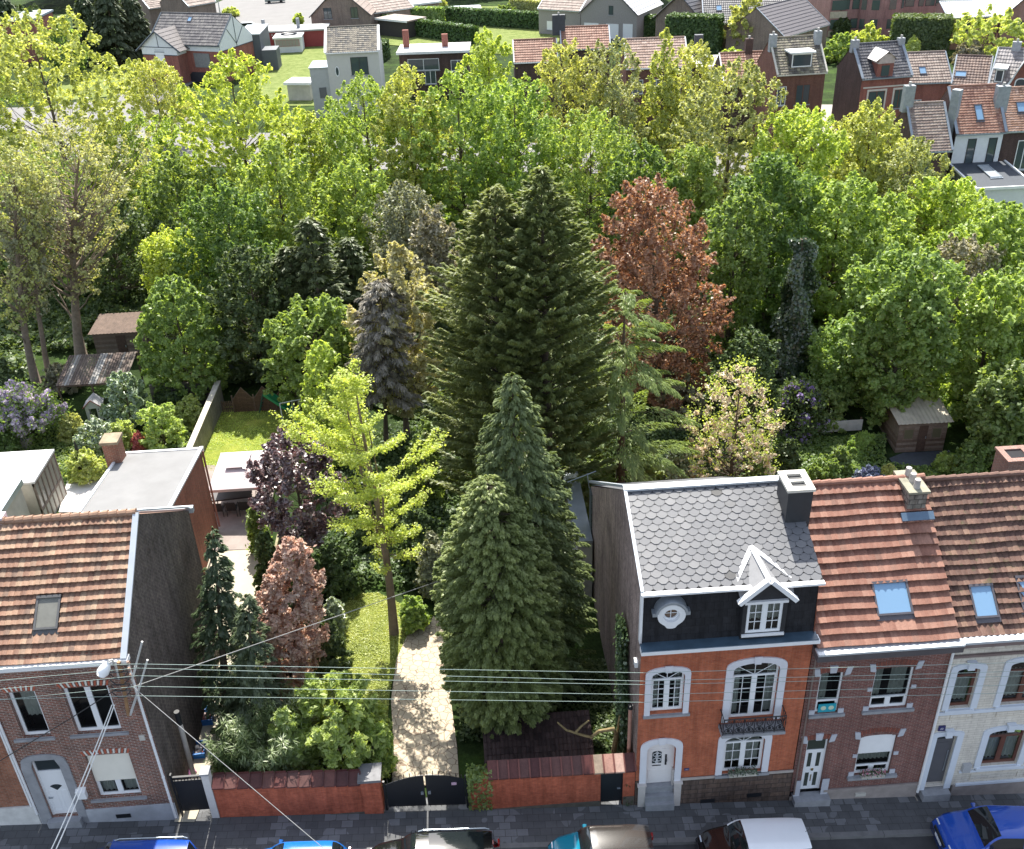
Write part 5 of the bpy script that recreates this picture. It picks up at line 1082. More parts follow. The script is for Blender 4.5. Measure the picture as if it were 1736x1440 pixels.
# ============================================================ GARDEN STRUCTURES
def plank_box(mb, x0, x1, y0, y1, z0, z1, n, axis='x', gap=.012):
    for i in range(n):
        a = z0+(z1-z0)*i/n+gap/2; b_ = z0+(z1-z0)*(i+1)/n-gap/2; mb.box(x0, x1, y0, y1, a, b_)
WP = lambda: tilem('weathered_planks', [(0, (.13, .09, .065)), (.5, (.2, .15, .12)), (1, (.27, .22, .18))], rough=.9, stain=.6)
def wood_shed(r, W, D, H0, H1, roofmat, door=True, wins=2, rustic=True):
    m = MB(); plank_box(m, 0, W, 0, .04, 0, H0, 12); m.build('front_wall', WP(), r)
    m = MB(); 
    for i in range(12): 
        a, b_ = H0*i/12+.006, H0*(i+1)/12-.006; m.box(-.001, .039, .041, D, a, b_); m.box(W-.039, W+.001, .041, D, a, b_)
    m.prismX([(.041, H0), (D, H0), (D, H1)], 0, .04); m.prismX([(.041, H0), (D, H0), (D, H1)], W-.04, W); m.box(0, W, D-.04, D-.001, 0, H1-.02); m.build('side_walls', WP(), r)
    if door: m = MB(); m.box(W*.42, W*.6, -.03, -.003, .05, H0-.25); dd = m.build('door', plain('brown_boards', (.09, .055, .04), .9, .4, 6), r); m = MB(); m.box(W*.57, W*.585, -.05, -.031, H0*.45, H0*.52); m.build('handle', ZINC(), dd)
    for k in range(wins):
        x = W*(.1 if k == 0 else .68); m = MB(); m.box(x, x+W*.22, -.03, -.003, H0*.42, H0*.82); wf = m.build('window', WP(), r); m = MB(); m.box(x+.06, x+W*.22-.06, -.036, -.031, H0*.47, H0*.77); m.build('pane', gloss('dusty_pane', (.12, .11, .07), .3, .3), wf)
    v, L = slopevec(D+.5, H1-H0); m = MB(); n = int((W+.4)/.12)
    o = np.array([-.2, -.25, H0+.03]); nn = np.cross([1, 0, 0], v)
    for i in range(n):
        a = (W+.4)*i/n; b_ = (W+.4)*(i+1)/n; h = .03*(i % 2); m.face([o+np.array([a, 0, 0])+nn*h, o+np.array([b_, 0, 0])+nn*(.03-h), o+np.array([b_, 0, 0])+v*L+nn*(.03-h), o+np.array([a, 0, 0])+v*L+nn*h], .5)
    m.build('roof', roofmat, r)
q0, q1 = P(1517, 768), P(1598, 764); r = empty('garden_shed', q0, -.02, 'wooden garden shed with two windows and a pale corrugated roof, on the right', 'shed'); W_ = q1[0]-q0[0]
wood_shed(r, W_, 2.9, 2.0, 2.55, plain('pale_corrugated_sheet', (.5, .45, .36), .8, .3, 1.5))
m = MB(); m.box(-.5, W_+.4, -1.5, 0, -.5, -.02); m.build('deck', plain('slate_deck', (.06, .07, .085), .8, .3), r)
q0 = P(1362, 738); q1 = P(1462, 738); r = empty('corrugated_screen', q0, 0, 'low pale corrugated sheet screen left of the wooden shed with two windows', 'fence')
m = MB(); W_ = q1[0]-q0[0]
for i in range(12): z = .1+.06*i; m.box(0, W_, 0, .03+.012*(i % 2), z, z+.059)
m.build('sheet', plain('grey_white_sheet', (.5, .49, .47), .7, .2), r)
for x in (0.1, W_/2, W_-.1): m = MB(); m.box(x-.04, x+.04, .05, .12, 0, .95); m.build('post', WOODD(), r)
# left sheds, pergola
q0 = P(168, 612); q1 = P(248, 606); r = empty('garden_hut', q0, 0, 'old timber hut with brown door under the trees at left', 'shed'); W_ = q1[0]-q0[0]+.4
wood_shed(r, W_, 2.5, 2.1, 2.3, plain('mossy_brown_roof', (.13, .09, .07), .9, .4), wins=0)
q0 = P(108, 700); q1 = P(225, 695); r = empty('pergola', q0, .0, 'slatted timber pergola roof with gaps beside the pale wisteria', 'pergola'); W_ = q1[0]-q0[0]; D_ = 3.2
m = MB(); n = 26
for i in range(n): x = W_*i/n; m.obox((x, 0, 1.9), (1, 0, 0), np.array([0, D_, .55])/sqrt(D_**2+.3), (0, 0, 1), W_/n*.8, D_, .03)
m.build('slats', tilem('pergola_boards', [(0, (.12, .09, .08)), (.6, (.17, .14, .12)), (1, (.34, .33, .32))], rough=.9), r)
m = MB(); m.box(0, W_, .02, .1, 1.78, 1.9); m.box(0, W_, D_-.1, D_, 2.3, 2.42); m.build('beams', WOODD(), r)
for x in (.1, W_/2, W_-.1):
    for y in (.06, D_-.06): m = MB(); m.cyl(x, y, 0, 1.8 if y < 1 else 2.3, .06); m.build('post', WOODD(), r)
q = P(165, 708); r = empty('playhouse', q, .1, 'small white playhouse with red edged gable in front of the pergola', 'playhouse')
m = MB(); m.box(-.45, -.25, -.4, -.37, 0, 1.05); m.box(.2, .45, -.4, -.37, 0, 1.05); m.box(-.25, .2, -.4, -.37, .85, 1.05); m.prismY([(-.45, 1.05), (.45, 1.05), (0, 1.45)], -.4, -.37); m.box(-.45, -.42, -.37, .5, 0, 1.05); m.box(.42, .45, -.37, .5, 0, 1.05); m.build('wall', plain('playhouse_white', (.68, .68, .7), .6, .1), r)
m = MB()
for s in (-1, 1): m.face([(s*.55, -.5, .98), (0, -.5, 1.48), (0, .55, 1.48), (s*.55, .55, .98)])
m.build('roof', plain('grey_felt', (.35, .35, .36), .8, .2), r); m = MB()
for s in (-1, 1): m.tube([(s*.55, -.51, .98), (0, -.51, 1.48)], .025, 4)
m.build('gable_edge', plain('dull_red_trim', (.35, .08, .06), .6), r)
m = MB(); m.box(.28, .38, -.41, -.401, .75, .82); m.box(.28, .38, -.41, -.401, .6, .67); m.build('small_windows', DARKM(), r)
# boundary walls
def wallseg(name, pa, pb, h, th, mat, label, cap=None, cat='wall'):
    d_ = np.array(pb)-np.array(pa); L = np.linalg.norm(d_[:2]); a = atan2(d_[1], d_[0]); r = empty(name, (pa[0], pa[1], min(pa[2], pb[2])), a, label, cat)
    m = MB(); m.box(0, L, -th/2, th/2, -.3, h); m.build('wall_body', mat, r)
    if cap: m = MB(); m.box(-.05, L+.05, -th/2-.05, th/2+.05, h, h+.08); m.build('coping', cap, r)
    return r
wallseg('boundary_wall', P(322, 812), P(378, 688), 1.7, .25, brick('grey_render_blocks', (.3, .28, .25), (.26, .24, .21), (.2, .18, .16), .4, .2, .008), 'tall grey concrete boundary wall running back between the left gardens', plain('pale_wall_cap', (.5, .46, .38), .9, .2))
wallseg('boundary_wall', P(262, 690), P(372, 682), 1.6, .25, plain('dark_stone_wall', (.15, .135, .12), .95, .35), 'dark stone wall behind the yellow-green shrub, joining the grey boundary wall')
wallseg('boundary_wall', P(380, 632), P(470, 628), 1.5, .2, plain('dark_blue_wall', (.12, .13, .15), .95, .35), 'dark blue-grey wall behind the scalloped wooden fence')  # dark blue-grey base colour with random variation
# scalloped fence panels
pa, pb = P(398, 700), P(505, 697); n = 3; pw = (pb[0]-pa[0])/n
r = empty('wooden_fence', pa, 0, 'brown wooden fence of pointed panels at the end of the left lawn', 'fence')
for i in range(n):
    m = MB(); x = pw*i; m.prismY([(x+.04, 0), (x+pw-.04, 0), (x+pw-.04, .95), (x+pw/2, 1.75), (x+.04, .95)], 0, .04); f = m.build('panel', brick('fence_weave', (.17, .11, .07), (.13, .085, .055), (.06, .04, .03), .9, .09, .012), r)
    m = MB(); m.tube([(x+.04, -.01, .95), (x+pw/2, -.01, 1.75), (x+pw-.04, -.01, .95)], .035, 5); m.build('panel_edge', WOODD(), f)
for i in range(n+1): m = MB(); m.box(pw*i-.04, pw*i+.04, -.02, .06, 0, 1.2); m.build('post', WOODD(), r)
r = empty('picket_gate', P(378, 700), 0, 'low picket fence piece at the left end of the pointed fence panels', 'fence')
for i in range(7): m = MB(); m.box(.11*i, .11*i+.07, 0, .03, 0, .8); m.build('picket', WOODD(), r)
m = MB(); m.box(0, .75, .031, .06, .2, .28); m.box(0, .75, .031, .06, .55, .63); m.build('rails', WOODD(), r)
# slide, swing
q = P(452, 702); r = empty('slide', q, -.35, 'green plastic slide on the left lawn', 'slide'); GP = plain('green_plastic', (.03, .25, .1), .4, .15)
m = MB(); m.obox((0, 0, 1.3), np.array([1, 0, -.62])/sqrt(1+.62**2), (0, 1, 0), np.array([.53, 0, .85]), 2.3, .5, .04); m.obox((0, -.05, 1.3), np.array([1, 0, -.62])/sqrt(1+.62**2), (0, 1, 0), np.array([.53, 0, .85]), 2.3, .05, .18); m.obox((0, .5, 1.3), np.array([1, 0, -.62])/sqrt(1+.62**2), (0, 1, 0), np.array([.53, 0, .85]), 2.3, .05, .18); m.build('chute', GP, r)
m = MB(); 
for y in (0, .5): m.tube([(-.5, y, 0), (0, y, 1.45)], .04, 6)
for k in range(5): m.tube([(-.45+.09*k, 0, .15+.26*k), (-.45+.09*k, .5, .15+.26*k)], .025, 6)
m.build('ladder', plain('green_ladder', (.02, .1, .07), .5), r)
q = P(508, 728); r = empty('swing_frame', q, .3, 'thin white metal swing frame at the edge of the left lawn', 'swing'); m = MB(); m.tube([(-.9, -.5, 0), (-.9, 0, 2), (-.9, .5, 0)], .03, 6); m.tube([(.9, -.5, 0), (.9, 0, 2), (.9, .5, 0)], .03, 6); m.tube([(-.9, 0, 2), (.9, 0, 2)], .03, 6); m.build('frame', plain('white_tube', (.55, .6, .6), .4), r); m = MB(); m.box(-.2, .2, -.1, .1, .5, .53); m.build('seat', GP, r); m = MB(); m.tube([(-.2, 0, .52), (-.2, 0, 2)], .01, 4); m.tube([(.2, 0, .52), (.2, 0, 2)], .01, 4); m.build('ropes', WHITE(), r)
# gazebo
GZ = 2.05; gp = P(395, 850); A = G(352, 832, gp[2]+GZ); B = G(432, 830, gp[2]+GZ); Dp = G(375, 768, gp[2]+GZ); gw = B[0]-A[0]+.3; gdp = Dp[1]-A[1]
r = empty('gazebo', (A[0], A[1], gp[2]), 0, 'pale mauve garden gazebo with square fabric roof over dark furniture', 'gazebo')
cx, cy = gw/2, gdp/2; h = .75; k = .16
m = MB(); cor = [(0, 0), (gw, 0), (gw, gdp), (0, gdp)]; inn = [(cx-gw*k, cy-gdp*k), (cx+gw*k, cy-gdp*k), (cx+gw*k, cy+gdp*k), (cx-gw*k, cy+gdp*k)]
for i in range(4):
    a, b_ = cor[i], cor[(i+1) % 4]; c, d_ = inn[(i+1) % 4], inn[i]; m.face([(*a, GZ), (*b_, GZ), (*c, GZ+h*.75), (*d_, GZ+h*.75)]); m.face([(*a, GZ-.16), (*b_, GZ-.16), (*b_, GZ), (*a, GZ)])
m.build('canopy', plain('mauve_canvas', (.5, .44, .45), .8, .05), r)
m = MB(); inn2 = [(cx+(p[0]-cx)*1.3, cy+(p[1]-cy)*1.3) for p in inn]
for i in range(4): m.face([(*inn2[i], GZ+h*.82), (*inn2[(i+1) % 4], GZ+h*.82), (cx, cy, GZ+h*1.35)])
m.build('top_canopy', plain('mauve_canvas', (.5, .44, .45), .8, .05), r)
for (x, y) in cor: m = MB(); m.box(x-.03, x+.03, y-.03, y+.03, 0, GZ-.01); m.build('leg', plain('gazebo_pole', (.35, .3, .28), .5), r)
def chair(x, y, z, rz, label, grp='dark chairs round the patio table'):
    r = empty('garden_chair', (x, y, z), rz, label, 'chair', grp); D = plain('dark_wicker', (.025, .025, .028), .7, .2, 20)
    m = MB(); m.box(-.25, .25, -.25, .25, .4, .45); m.build('seat', D, r); m = MB(); m.obox((-.25, .22, .45), (1, 0, 0), (0, .2, .98), (0, -.98, .2), .5, .5, .03); m.build('backrest', D, r)
    for sx in (-1, 1):
        m = MB(); m.tube([(sx*.25, -.25, 0), (sx*.26, -.24, .62), (sx*.26, .25, .64)], .018, 5); m.build('leg', D, r); m = MB(); m.tube([(sx*.25, .24, 0), (sx*.25, .22, .45)], .018, 5); m.build('leg', D, r)
tc = P(398, 858); r = empty('garden_table', tc, .1, 'long dark covered table under the gazebo', 'table'); D = plain('dark_cover', (.06, .055, .06), .6, .2)
m = MB(); m.prismZ([(-1, -.45), (1, -.45), (1, .45), (-1, .45)], .7, .75); m.build('table_top', D, r, bevel=.02)
m = MB(); m.box(-1.02, 1.02, -.47, .47, .76, .8); m.build('cover', D, r)
for x in (-.9, .9):
    for y in (-.38, .38): m = MB(); m.cyl(x, y, 0, .7, .03); m.build('leg', D, r)
for i, (dx, dy, a, w_) in enumerate(((-.6, -.85, pi, 'left on the near side'), (.1, -.85, pi, 'middle on the near side'), (.75, -.85, pi, 'right on the near side'), (-.4, .85, 0, 'left on the far side'), (.5, .85, 0, 'right on the far side'), (-1.4, 0, pi/2, 'at the left end'), (1.4, 0, -pi/2, 'at the right end'))):
    chair(tc[0]+dx, tc[1]+dy, tc[2]+.05, a, 'dark wicker chair at the patio table, %s' % w_)
# closed black parasol, greenhouse
q = P(145, 812); r = empty('parasol', q, 0, 'closed black parasol standing beside the grey flat roof', 'parasol'); m = MB(); n = 10
for k in range(n):
    a0, a1 = 2*pi*k/n, 2*pi*(k+1)/n; ra = .3 if k % 2 else .22; rb = .22 if k % 2 else .3; m.face([(ra*cos(a0), ra*sin(a0), .75), (rb*cos(a1), rb*sin(a1), .75), (.03*cos(a1), .03*sin(a1), 2.4), (.03*cos(a0), .03*sin(a0), 2.4)])
m.build('folded_canopy', plain('black_canvas', (.025, .025, .027), .8, .2), r); m = MB(); m.cyl(0, 0, 0, 2.5, .025); m.build('pole', WOODD(), r); m = MB(); m.cyl(0, 0, 0, .1, .3); m.build('base', CONC(), r)
A = G(93, 765, 3.6); B = G(36, 822, 3.6); r = empty('outbuilding', (A[0]-7, B[1], 0), 0, 'white flat roofed outbuilding with glazed timber side at the left edge', 'outbuilding'); gx = A[0]-(A[0]-7); D_ = A[1]-B[1]; z0 = 3.6
m = MB(); m.box(0, 7, 0, D_, z0, z0+.12); m.build('roof', plain('white_roof_sheet', (.72, .72, .72), .6, .06), r)
m = MB(); n = 6
for i in range(n+1): y = (D_-.1)*i/n; m.box(6.85, 6.95, y, y+.1, 0, z0)
m.box(6.86, 6.94, 0, D_, z0-.2, z0-.01); m.box(6.86, 6.94, 0, D_, z0*.52, z0*.56); m.build('posts', plain('grey_brown_timber', (.25, .2, .17), .9, .3), r)
m = MB(); m.box(6.88, 6.91, .05, D_-.05, z0*.56, z0-.2); m.build('glazing', gloss('hazy_glazing', (.3, .28, .26), .4, .3), r); m = MB(); m.box(6.88, 6.92, 0, D_, 0, z0*.52); m.box(0, 6.88, 0, .05, 0, z0-.01); m.build('lower_wall', CONC(), r)
A = G(33, 815, 4.2); r = empty('outbuilding', (A[0]-5, 36.0, 0), 0, 'grey flat roof with zinc edge in front of the white roof at the left edge', 'outbuilding')
m = MB(); m.box(0, 5, 0, A[1]-36, 4.1, 4.2); m.build('roof', plain('gravel_roof', (.4, .36, .33), .9, .2), r); m = MB(); m.box(5, 5.15, 0, A[1]-36, 4.0, 4.3); m.build('edge', ZINC(), r); m = MB(); m.box(0, 4.98, .05, A[1]-36.05, 0, 4.09); m.build('wall', CONC(), r)
# chimney bowl etc
def simple(name, px, py, label, cat, f):
    q = P(px, py); r = empty(name, q, 0, label, cat); f(r); return r
def basin(r):
    m = MB(); m.tube([(0, 0, 0), (0, 0, .12), (0, 0, .25)], [.25, .35, .42], 16); m.build('bowl', WHITE(), r); m = MB(); m.cyl(0, 0, .251, .26, .34); m.build('water', plain('dark_water', (.03, .04, .05), .1), r)
simple('basin', 1331, 732, 'round white basin on the grass right of the blossom tree', 'basin', basin)
simple('basin', 1645, 785, 'round white basin on the grass right of the wooden shed', 'basin', basin)
def cold(r):
    m = MB(); m.box(0, 1.1, 0, .05, 0, .6); m.box(0, 1.1, .75, .8, 0, .6); m.box(0, .05, .05, .75, 0, .6); m.box(1.05, 1.1, .05, .75, 0, .6); m.build('frame', plain('pale_timber', (.5, .45, .36), .8), r); m = MB(); m.box(.06, 1.04, .06, .74, .5, .53); m.build('pane', gloss('dusty_pane', (.12, .11, .07), .3, .3), r)
simple('cold_frame', 18, 766, 'pale timber cold frame behind the white flat roof', 'cold frame', cold)
# vine branch over the wall
r = empty('vine', (3.6, 26, .3), 0, 'bare twisted vine branch by the side gate and the clay pipe', 'vine'); m = MB()
def vb(pts, r0, r1): m.tube([tuple(p) for p in pts], list(np.linspace(r0, r1, len(pts))), 6)
Q = lambda px, py, Y: np.array(onY(px, py, Y))-np.array([3.6, 26, .3])
vb([Q(1040, 1275, 26.2), Q(1045, 1245, 26.2), Q(1040, 1236, 26), Q(1015, 1240, 25.9), Q(1002, 1250, 25.9), Q(985, 1246, 25.9), Q(960, 1238, 25.9), Q(945, 1225, 25.9)], .1, .03); vb([Q(975, 1243, 25.9), Q(985, 1232, 25.9), Q(998, 1222, 25.9)], .05, .03); vb([Q(1042, 1275, 26.3), Q(1050, 1220, 26.3), Q(1056, 1190, 26.3)], .07, .03)
m.build('branch', plain('ochre_bark', (.22, .17, .08), .9, .5, 8), r)
# ============================================================ VEGETATION
LM = {
 'fresh': leafm('fresh_green_leaves', (.13, .2, .035), (.28, .36, .07), .48),
 'lime': leafm('lime_leaves', (.2, .26, .03), (.37, .43, .07), .5),
 'yellow': leafm('yellowish_leaves', (.22, .25, .06), (.37, .39, .12), .46),
 'bright': leafm('bright_leaves', (.11, .175, .035), (.22, .3, .075), .5),
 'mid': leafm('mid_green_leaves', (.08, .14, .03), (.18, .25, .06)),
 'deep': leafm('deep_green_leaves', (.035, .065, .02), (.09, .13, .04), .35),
 'bud': leafm('brownish_bud_leaves', (.18, .19, .08), (.3, .33, .13), .42),
 'grey': leafm('grey_twiggy_leaves', (.15, .14, .1), (.24, .23, .15), .25),
 'dead': leafm('dead_grey_needles', (.13, .115, .1), (.24, .22, .19), .15, (1, 1, 1)),
 'pale': leafm('pale_yellow_catkin_leaves', (.2, .2, .085), (.34, .33, .17), .4),
 'copper': leafm('copper_leaves', (.13, .062, .04), (.38, .2, .115), .45, (1.3, .95, .6), .03),
 'purple': leafm('purple_leaves', (.06, .03, .036), (.15, .085, .09), .3, (1.3, .8, .8), .12),
 'pink': leafm('pink_red_leaves', (.33, .15, .11), (.48, .34, .28), .4, (1.15, .9, .78), .04),
 'lilac': leafm('lilac_flowers', (.3, .25, .37), (.48, .42, .54), .3, (1.1, 1, 1.2)),
 'lilacd': leafm('dark_lilac_flowers', (.18, .13, .32), (.3, .22, .48), .3, (1.1, 1, 1.2)),
 'blossom': leafm('cream_pink_blossom', (.42, .35, .25), (.52, .47, .36), .35, (1.1, 1.0, .85)),
 'silver': leafm('silver_green_leaves', (.1, .15, .08), (.24, .3, .17), .3, None, .12),
 'shrub': leafm('chartreuse_leaves', (.24, .32, .06), (.4, .44, .14), .42),
 'ivy': leafm('dark_ivy_leaves', (.015, .035, .014), (.05, .09, .025), .2, None, .1),
 'spruce': leafm('spruce_needles', (.025, .045, .02), (.075, .1, .045), .2, None, .03),
 'cypress': leafm('cypress_sprays', (.075, .11, .025), (.175, .22, .06), .38, None, .02),
 'cypress2': leafm('dark_cypress_sprays', (.055, .075, .024), (.145, .17, .055), .32, None, .02),
 'thuja': leafm('olive_cypress_sprays', (.085, .11, .038), (.21, .24, .085), .45, None, .02),
 'cedar': leafm('cedar_needles', (.08, .125, .03), (.18, .24, .06), .38, None, .02),
 'pine': leafm('pine_needles', (.04, .06, .022), (.1, .125, .045), .25, None, .03),
 'hedge': leafm('hedge_leaves', (.02, .05, .012), (.07, .13, .03), .25),
 'bamboo': leafm('bamboo_leaves', (.08, .12, .035), (.24, .28, .12), .4, None, .05),
 'redfl': leafm('red_flowers', (.3, .05, .05), (.45, .12, .1), .3, (1, 1, 1)),
 'bluefl': leafm('blue_flowers', (.06, .1, .1), (.16, .17, .34), .3, (1, 1, 1)),
}
def unit(a): return a/(np.linalg.norm(a, axis=1, keepdims=True)+1e-9)
def leafquads(C, N, size, asp=1.5, spin=None):
    """rhombic leaves at centres C with normals N"""
    n = len(C); N = unit(N); r = RNG.normal(size=(n, 3)) if spin is None else spin
    U = unit(np.cross(N, r)); Vv = np.cross(N, U); s = (size*RNG.uniform(.65, 1.3, n))[:, None]
    L = U*s*asp*.5; W = Vv*s*.5; B = N*s*.12
    V = np.stack([C-L, C-W*1.0+B, C+L, C+W*1.0+B], 1); return V.reshape(-1, 3)
def crown_pts(K, prof, H, R, base, lump=.22, inner=.35):
    t = RNG.random(K*3); rr = prof(t); keep = RNG.random(K*3) < (rr/ (rr.max()+1e-9))**1.2; t = t[keep][:K]; K = len(t)
    az = RNG.random(K)*2*pi; ph = RNG.random(3)*6; lm = 1+lump*(np.sin(az*3+ph[0]+t*5)*.5+np.sin(az*5+ph[1]-t*9)*.3+np.sin(az*2+t*14+ph[2])*.4)
    f = (inner+(1-inner)*RNG.random(K)**.45); r_ = prof(t)*R*lm*f
    return np.stack([r_*np.cos(az), r_*np.sin(az), base+t*(H-base)], 1), t
PROF = {
 'round': lambda t: np.sqrt(np.clip(1-(2*t-1)**2, 0, 1))**.9,
 'oval': lambda t: np.clip(np.sin(pi*np.clip(t*.94+.06, 0, 1))**.62, 0, 1),
 'egg': lambda t: np.clip((1-t)**.55*(t+.06)**.28*1.45, 0, 1),
 'vase': lambda t: np.clip((.35+.75*t)*np.sqrt(np.clip(1-t**5, 0, 1)), 0, 1),
 'col': lambda t: np.clip((1-t**3)*.95*(.55+.45*np.minimum(1, t*4)), 0, 1),
 'big': lambda t: np.sqrt(np.clip(1-t**3.2, 0, 1))*(.62+.38*np.minimum(1, t*2.2)),
 'dome': lambda t: np.sqrt(np.clip(1-t**2, 0, 1)),
}
def limbs(mb, H, R, base, cents, rt, nb, lean=(0, 0), zstart=.25, wander=.05, nseg=5):
    tp = np.array([lean[0], lean[1], H*.86]); path = [np.array([tp[0]*k**1.5, tp[1]*k**1.5, tp[2]*k])+np.array([random.uniform(-1, 1), random.uniform(-1, 1), 0])*wander*(0 < k < 1) for k in np.linspace(0, 1, 8)]
    path[0][2] = -.2; rad = [rt*(1.35 if i == 0 else 1)*(1-.86*i/7) for i in range(8)]; mb.tube(path, rad, 9)
    if not len(cents): return
    idx = RNG.choice(len(cents), min(nb, len(cents)), replace=False)
    for i in idx:
        c = cents[i]; z0 = max(base*.5, c[2]-abs(random.uniform(.5, 1.3))*np.hypot(c[0]-lean[0]*.5, c[1]-lean[1]*.5)*.9-.3); z0 = min(max(z0, H*zstart*.6), H*.8); k = z0/(H*.86)
        p0 = np.array([tp[0]*k**1.5, tp[1]*k**1.5, z0]); mid = (p0+c)/2+np.array([0, 0, -.08*np.linalg.norm(c-p0)])+RNG.normal(size=3)*.12
        r0 = rt*(1-.86*k)*.42*random.uniform(.6, 1); mb.tube([p0, p0*.6+mid*.4+RNG.normal(size=3)*.05, mid, (mid+c)/2+RNG.normal(size=3)*.1, c], [r0, r0*.75, r0*.55, r0*.35, .012], 5, False)
def broad(name, loc, H, R, mat, label, prof='oval', base=.22, K=190, per=130, leaf=.2, cl=.62, rt=None, nb=70, lump=.22, inner=.3, lean=(0, 0), cat='tree', group=None, up=.4, asp=1.5, bark=None, extra=None, flat=.62, parts=('trunk', 'crown')):
    r = empty(name, tuple(loc), 0, label, cat, group); b_ = base*H
    C, t = crown_pts(K, PROF[prof], H-.3*cl, R-.45*cl, b_+.3*cl, lump, inner); C[:, 0] += lean[0]*(C[:, 2]/H)**1.5; C[:, 1] += lean[1]*(C[:, 2]/H)**1.5
    mb = MB(); limbs(mb, H, R, b_, C, rt or .035*H**.9*.55, nb, lean); mb.build(parts[0], bark or BARK(), r, True)
    K = len(C); sz = cl*RNG.uniform(.6, 1.25, K); n = K*per; ci = np.repeat(np.arange(K), per)
    out = unit(C-np.array([lean[0]*.5, lean[1]*.5, H*.4])); ax = unit(out*.75+np.array([0, 0, up])+RNG.normal(size=(K, 3))*.45)*sz[:, None]*1.35
    s_ = RNG.random(n)**.8; d = RNG.normal(size=(n, 3))*(sz[ci]*.36*(1.08-s_))[:, None]; d[:, 2] *= flat
    PT = C[ci]+ax[ci]*(s_-.38)[:, None]+d; N = unit(d)*.5+out[ci]*.35+np.array([0, 0, .55])+RNG.normal(size=(n, 3))*.65
    V = leafquads(PT, N, leaf, asp); rn = np.clip(RNG.random(n)*.7+np.repeat(RNG.random(K), per)*.3, 0, 1)
    npmesh(parts[1], V, 4, mat, rn, r)
    if extra: extra(r, C, H, R)
    return r
def fir(name, loc, H, R, mat, label, base=.02, nb=420, bl=60, blade=(.34, .07), power=.85, rise=.25, droop=.35, hang=.3, splay=.5, lean=(0, 0), cat='tree', group=None, jitter=.15, tipw=.75, bark=None, rt=None, az=None, fill=.25, gap=0., sat=1., taper=0.):
    r = empty(name, tuple(loc), 0, label, cat, group); mb = MB(); rt = rt or .02*H; tp = np.array([lean[0], lean[1], H])
    mb.tube([(lean[0]*k, lean[1]*k, H*k*.97-(0.2 if k == 0 else 0)) for k in (0, .25, .5, .75, 1)], [rt*1.2, rt*.85, rt*.6, rt*.3, .02], 8); Cs, Ds, Ns, S, Rn = [], [], [], [], []
    for i in range(nb):
        t = (RNG.random()**.85); t = min(.995, base+(1-base)*t)
        if gap and (t*H/gap) % 1 > .72: continue
        L = R*min(1, (1-t)/sat)**power*(1-taper*max(0, 1-t*7))*RNG.uniform(1-jitter*1.6, 1+jitter)+.12
        a = RNG.random()*2*pi if az is None else RNG.uniform(*az); dr = np.array([cos(a), sin(a), 0]); sd_ = np.array([-sin(a), cos(a), 0]); L0 = L
        n = max(8, int(bl*L/R)+6); s = 1-(1-fill)*RNG.random(n)**(1/tipw)*RNG.random(n)**.3; s = np.clip(s, .02, 1)
        x = s*L; z = t*H+rise*x-droop*x*x/max(L, .5); wl = (1-s)*.4*L*splay+.05; lat = RNG.uniform(-1, 1, n)*wl
        base_ = np.outer(np.ones(n), [lean[0]*t, lean[1]*t, 0]); C = base_+np.outer(x, dr)+np.outer(lat, sd_); C[:, 2] = z-np.abs(lat)*.25+RNG.normal(size=n)*.03
        D = np.outer(np.ones(n), dr)+np.outer(lat/(wl+.01)*splay, sd_)+RNG.normal(size=(n, 3))*.22; D[:, 2] += rise*.5-2*droop*s-hang*RNG.random(n)
        N = np.outer(np.ones(n)*.35, dr)+RNG.normal(size=(n, 3))*.35+np.array([0, 0, 1.])
        Cs.append(C); Ds.append(D); Ns.append(N); Rn.append(np.clip(.15+.55*s*RNG.random(n)+.3*RNG.random(), 0, 1))
        if i % 4 == 0: mb.tube([(lean[0]*t, lean[1]*t, t*H), tuple(np.array([lean[0]*t, lean[1]*t, t*H+rise*L*.5-droop*L*.25])+dr*L*.5), tuple(np.array([lean[0]*t, lean[1]*t, t*H+rise*L*.8-droop*L*.64])+dr*L*.8)], [max(.015, rt*.25*(1-t)), .014, .008], 4, False)
    mb.build('trunk', bark or BARK(), r, True); C = np.concatenate(Cs); D = unit(np.concatenate(Ds)); N = np.concatenate(Ns); Rn = np.concatenate(Rn); n = len(C)
    N = unit(N-D*np.sum(N*D, 1, keepdims=True)); Wv = np.cross(D, N); k = RNG.uniform(.7, 1.3, n)[:, None]; L = D*blade[0]*k; W = Wv*blade[1]*k
    V = np.stack([C-L*.4, C-W+L*.05, C+L*.6-np.array([0, 0, .12])*blade[0], C+W+L*.05], 1).reshape(-1, 3); npmesh('crown', V, 4, mat, Rn, r); return r
def tp(bx, by, ty, hw, tx=None):
    """stand point, height and radius of a tree from where it stands and reaches"""
    q = P(bx, by); H = onY(tx if tx else bx, ty, q[1])[2]-q[2]; zm = q[2]+H*.5; c = RM.T @ (np.array([q[0], q[1], zm])-CP); lx = (onY(tx, ty, q[1])[0]-q[0]) if tx else 0.
    return q, H, hw*c[2]/FPX, (lx, 0)
def T(bx, by, ty, hw, mat, label, tx=None, **k):
    q, H, R, ln = tp(bx, by, ty, hw, tx); nm_ = k.pop('name', 'tree'); return broad(nm_, q, H, R, LM[mat], label, lean=ln, **k)
def F(bx, by, ty, hw, mat, label, tx=None, **k):
    q, H, R, ln = tp(bx, by, ty, hw, tx); nm_ = k.pop('name', 'conifer'); return fir(nm_, q, H, R, LM[mat], label, lean=ln, **k)

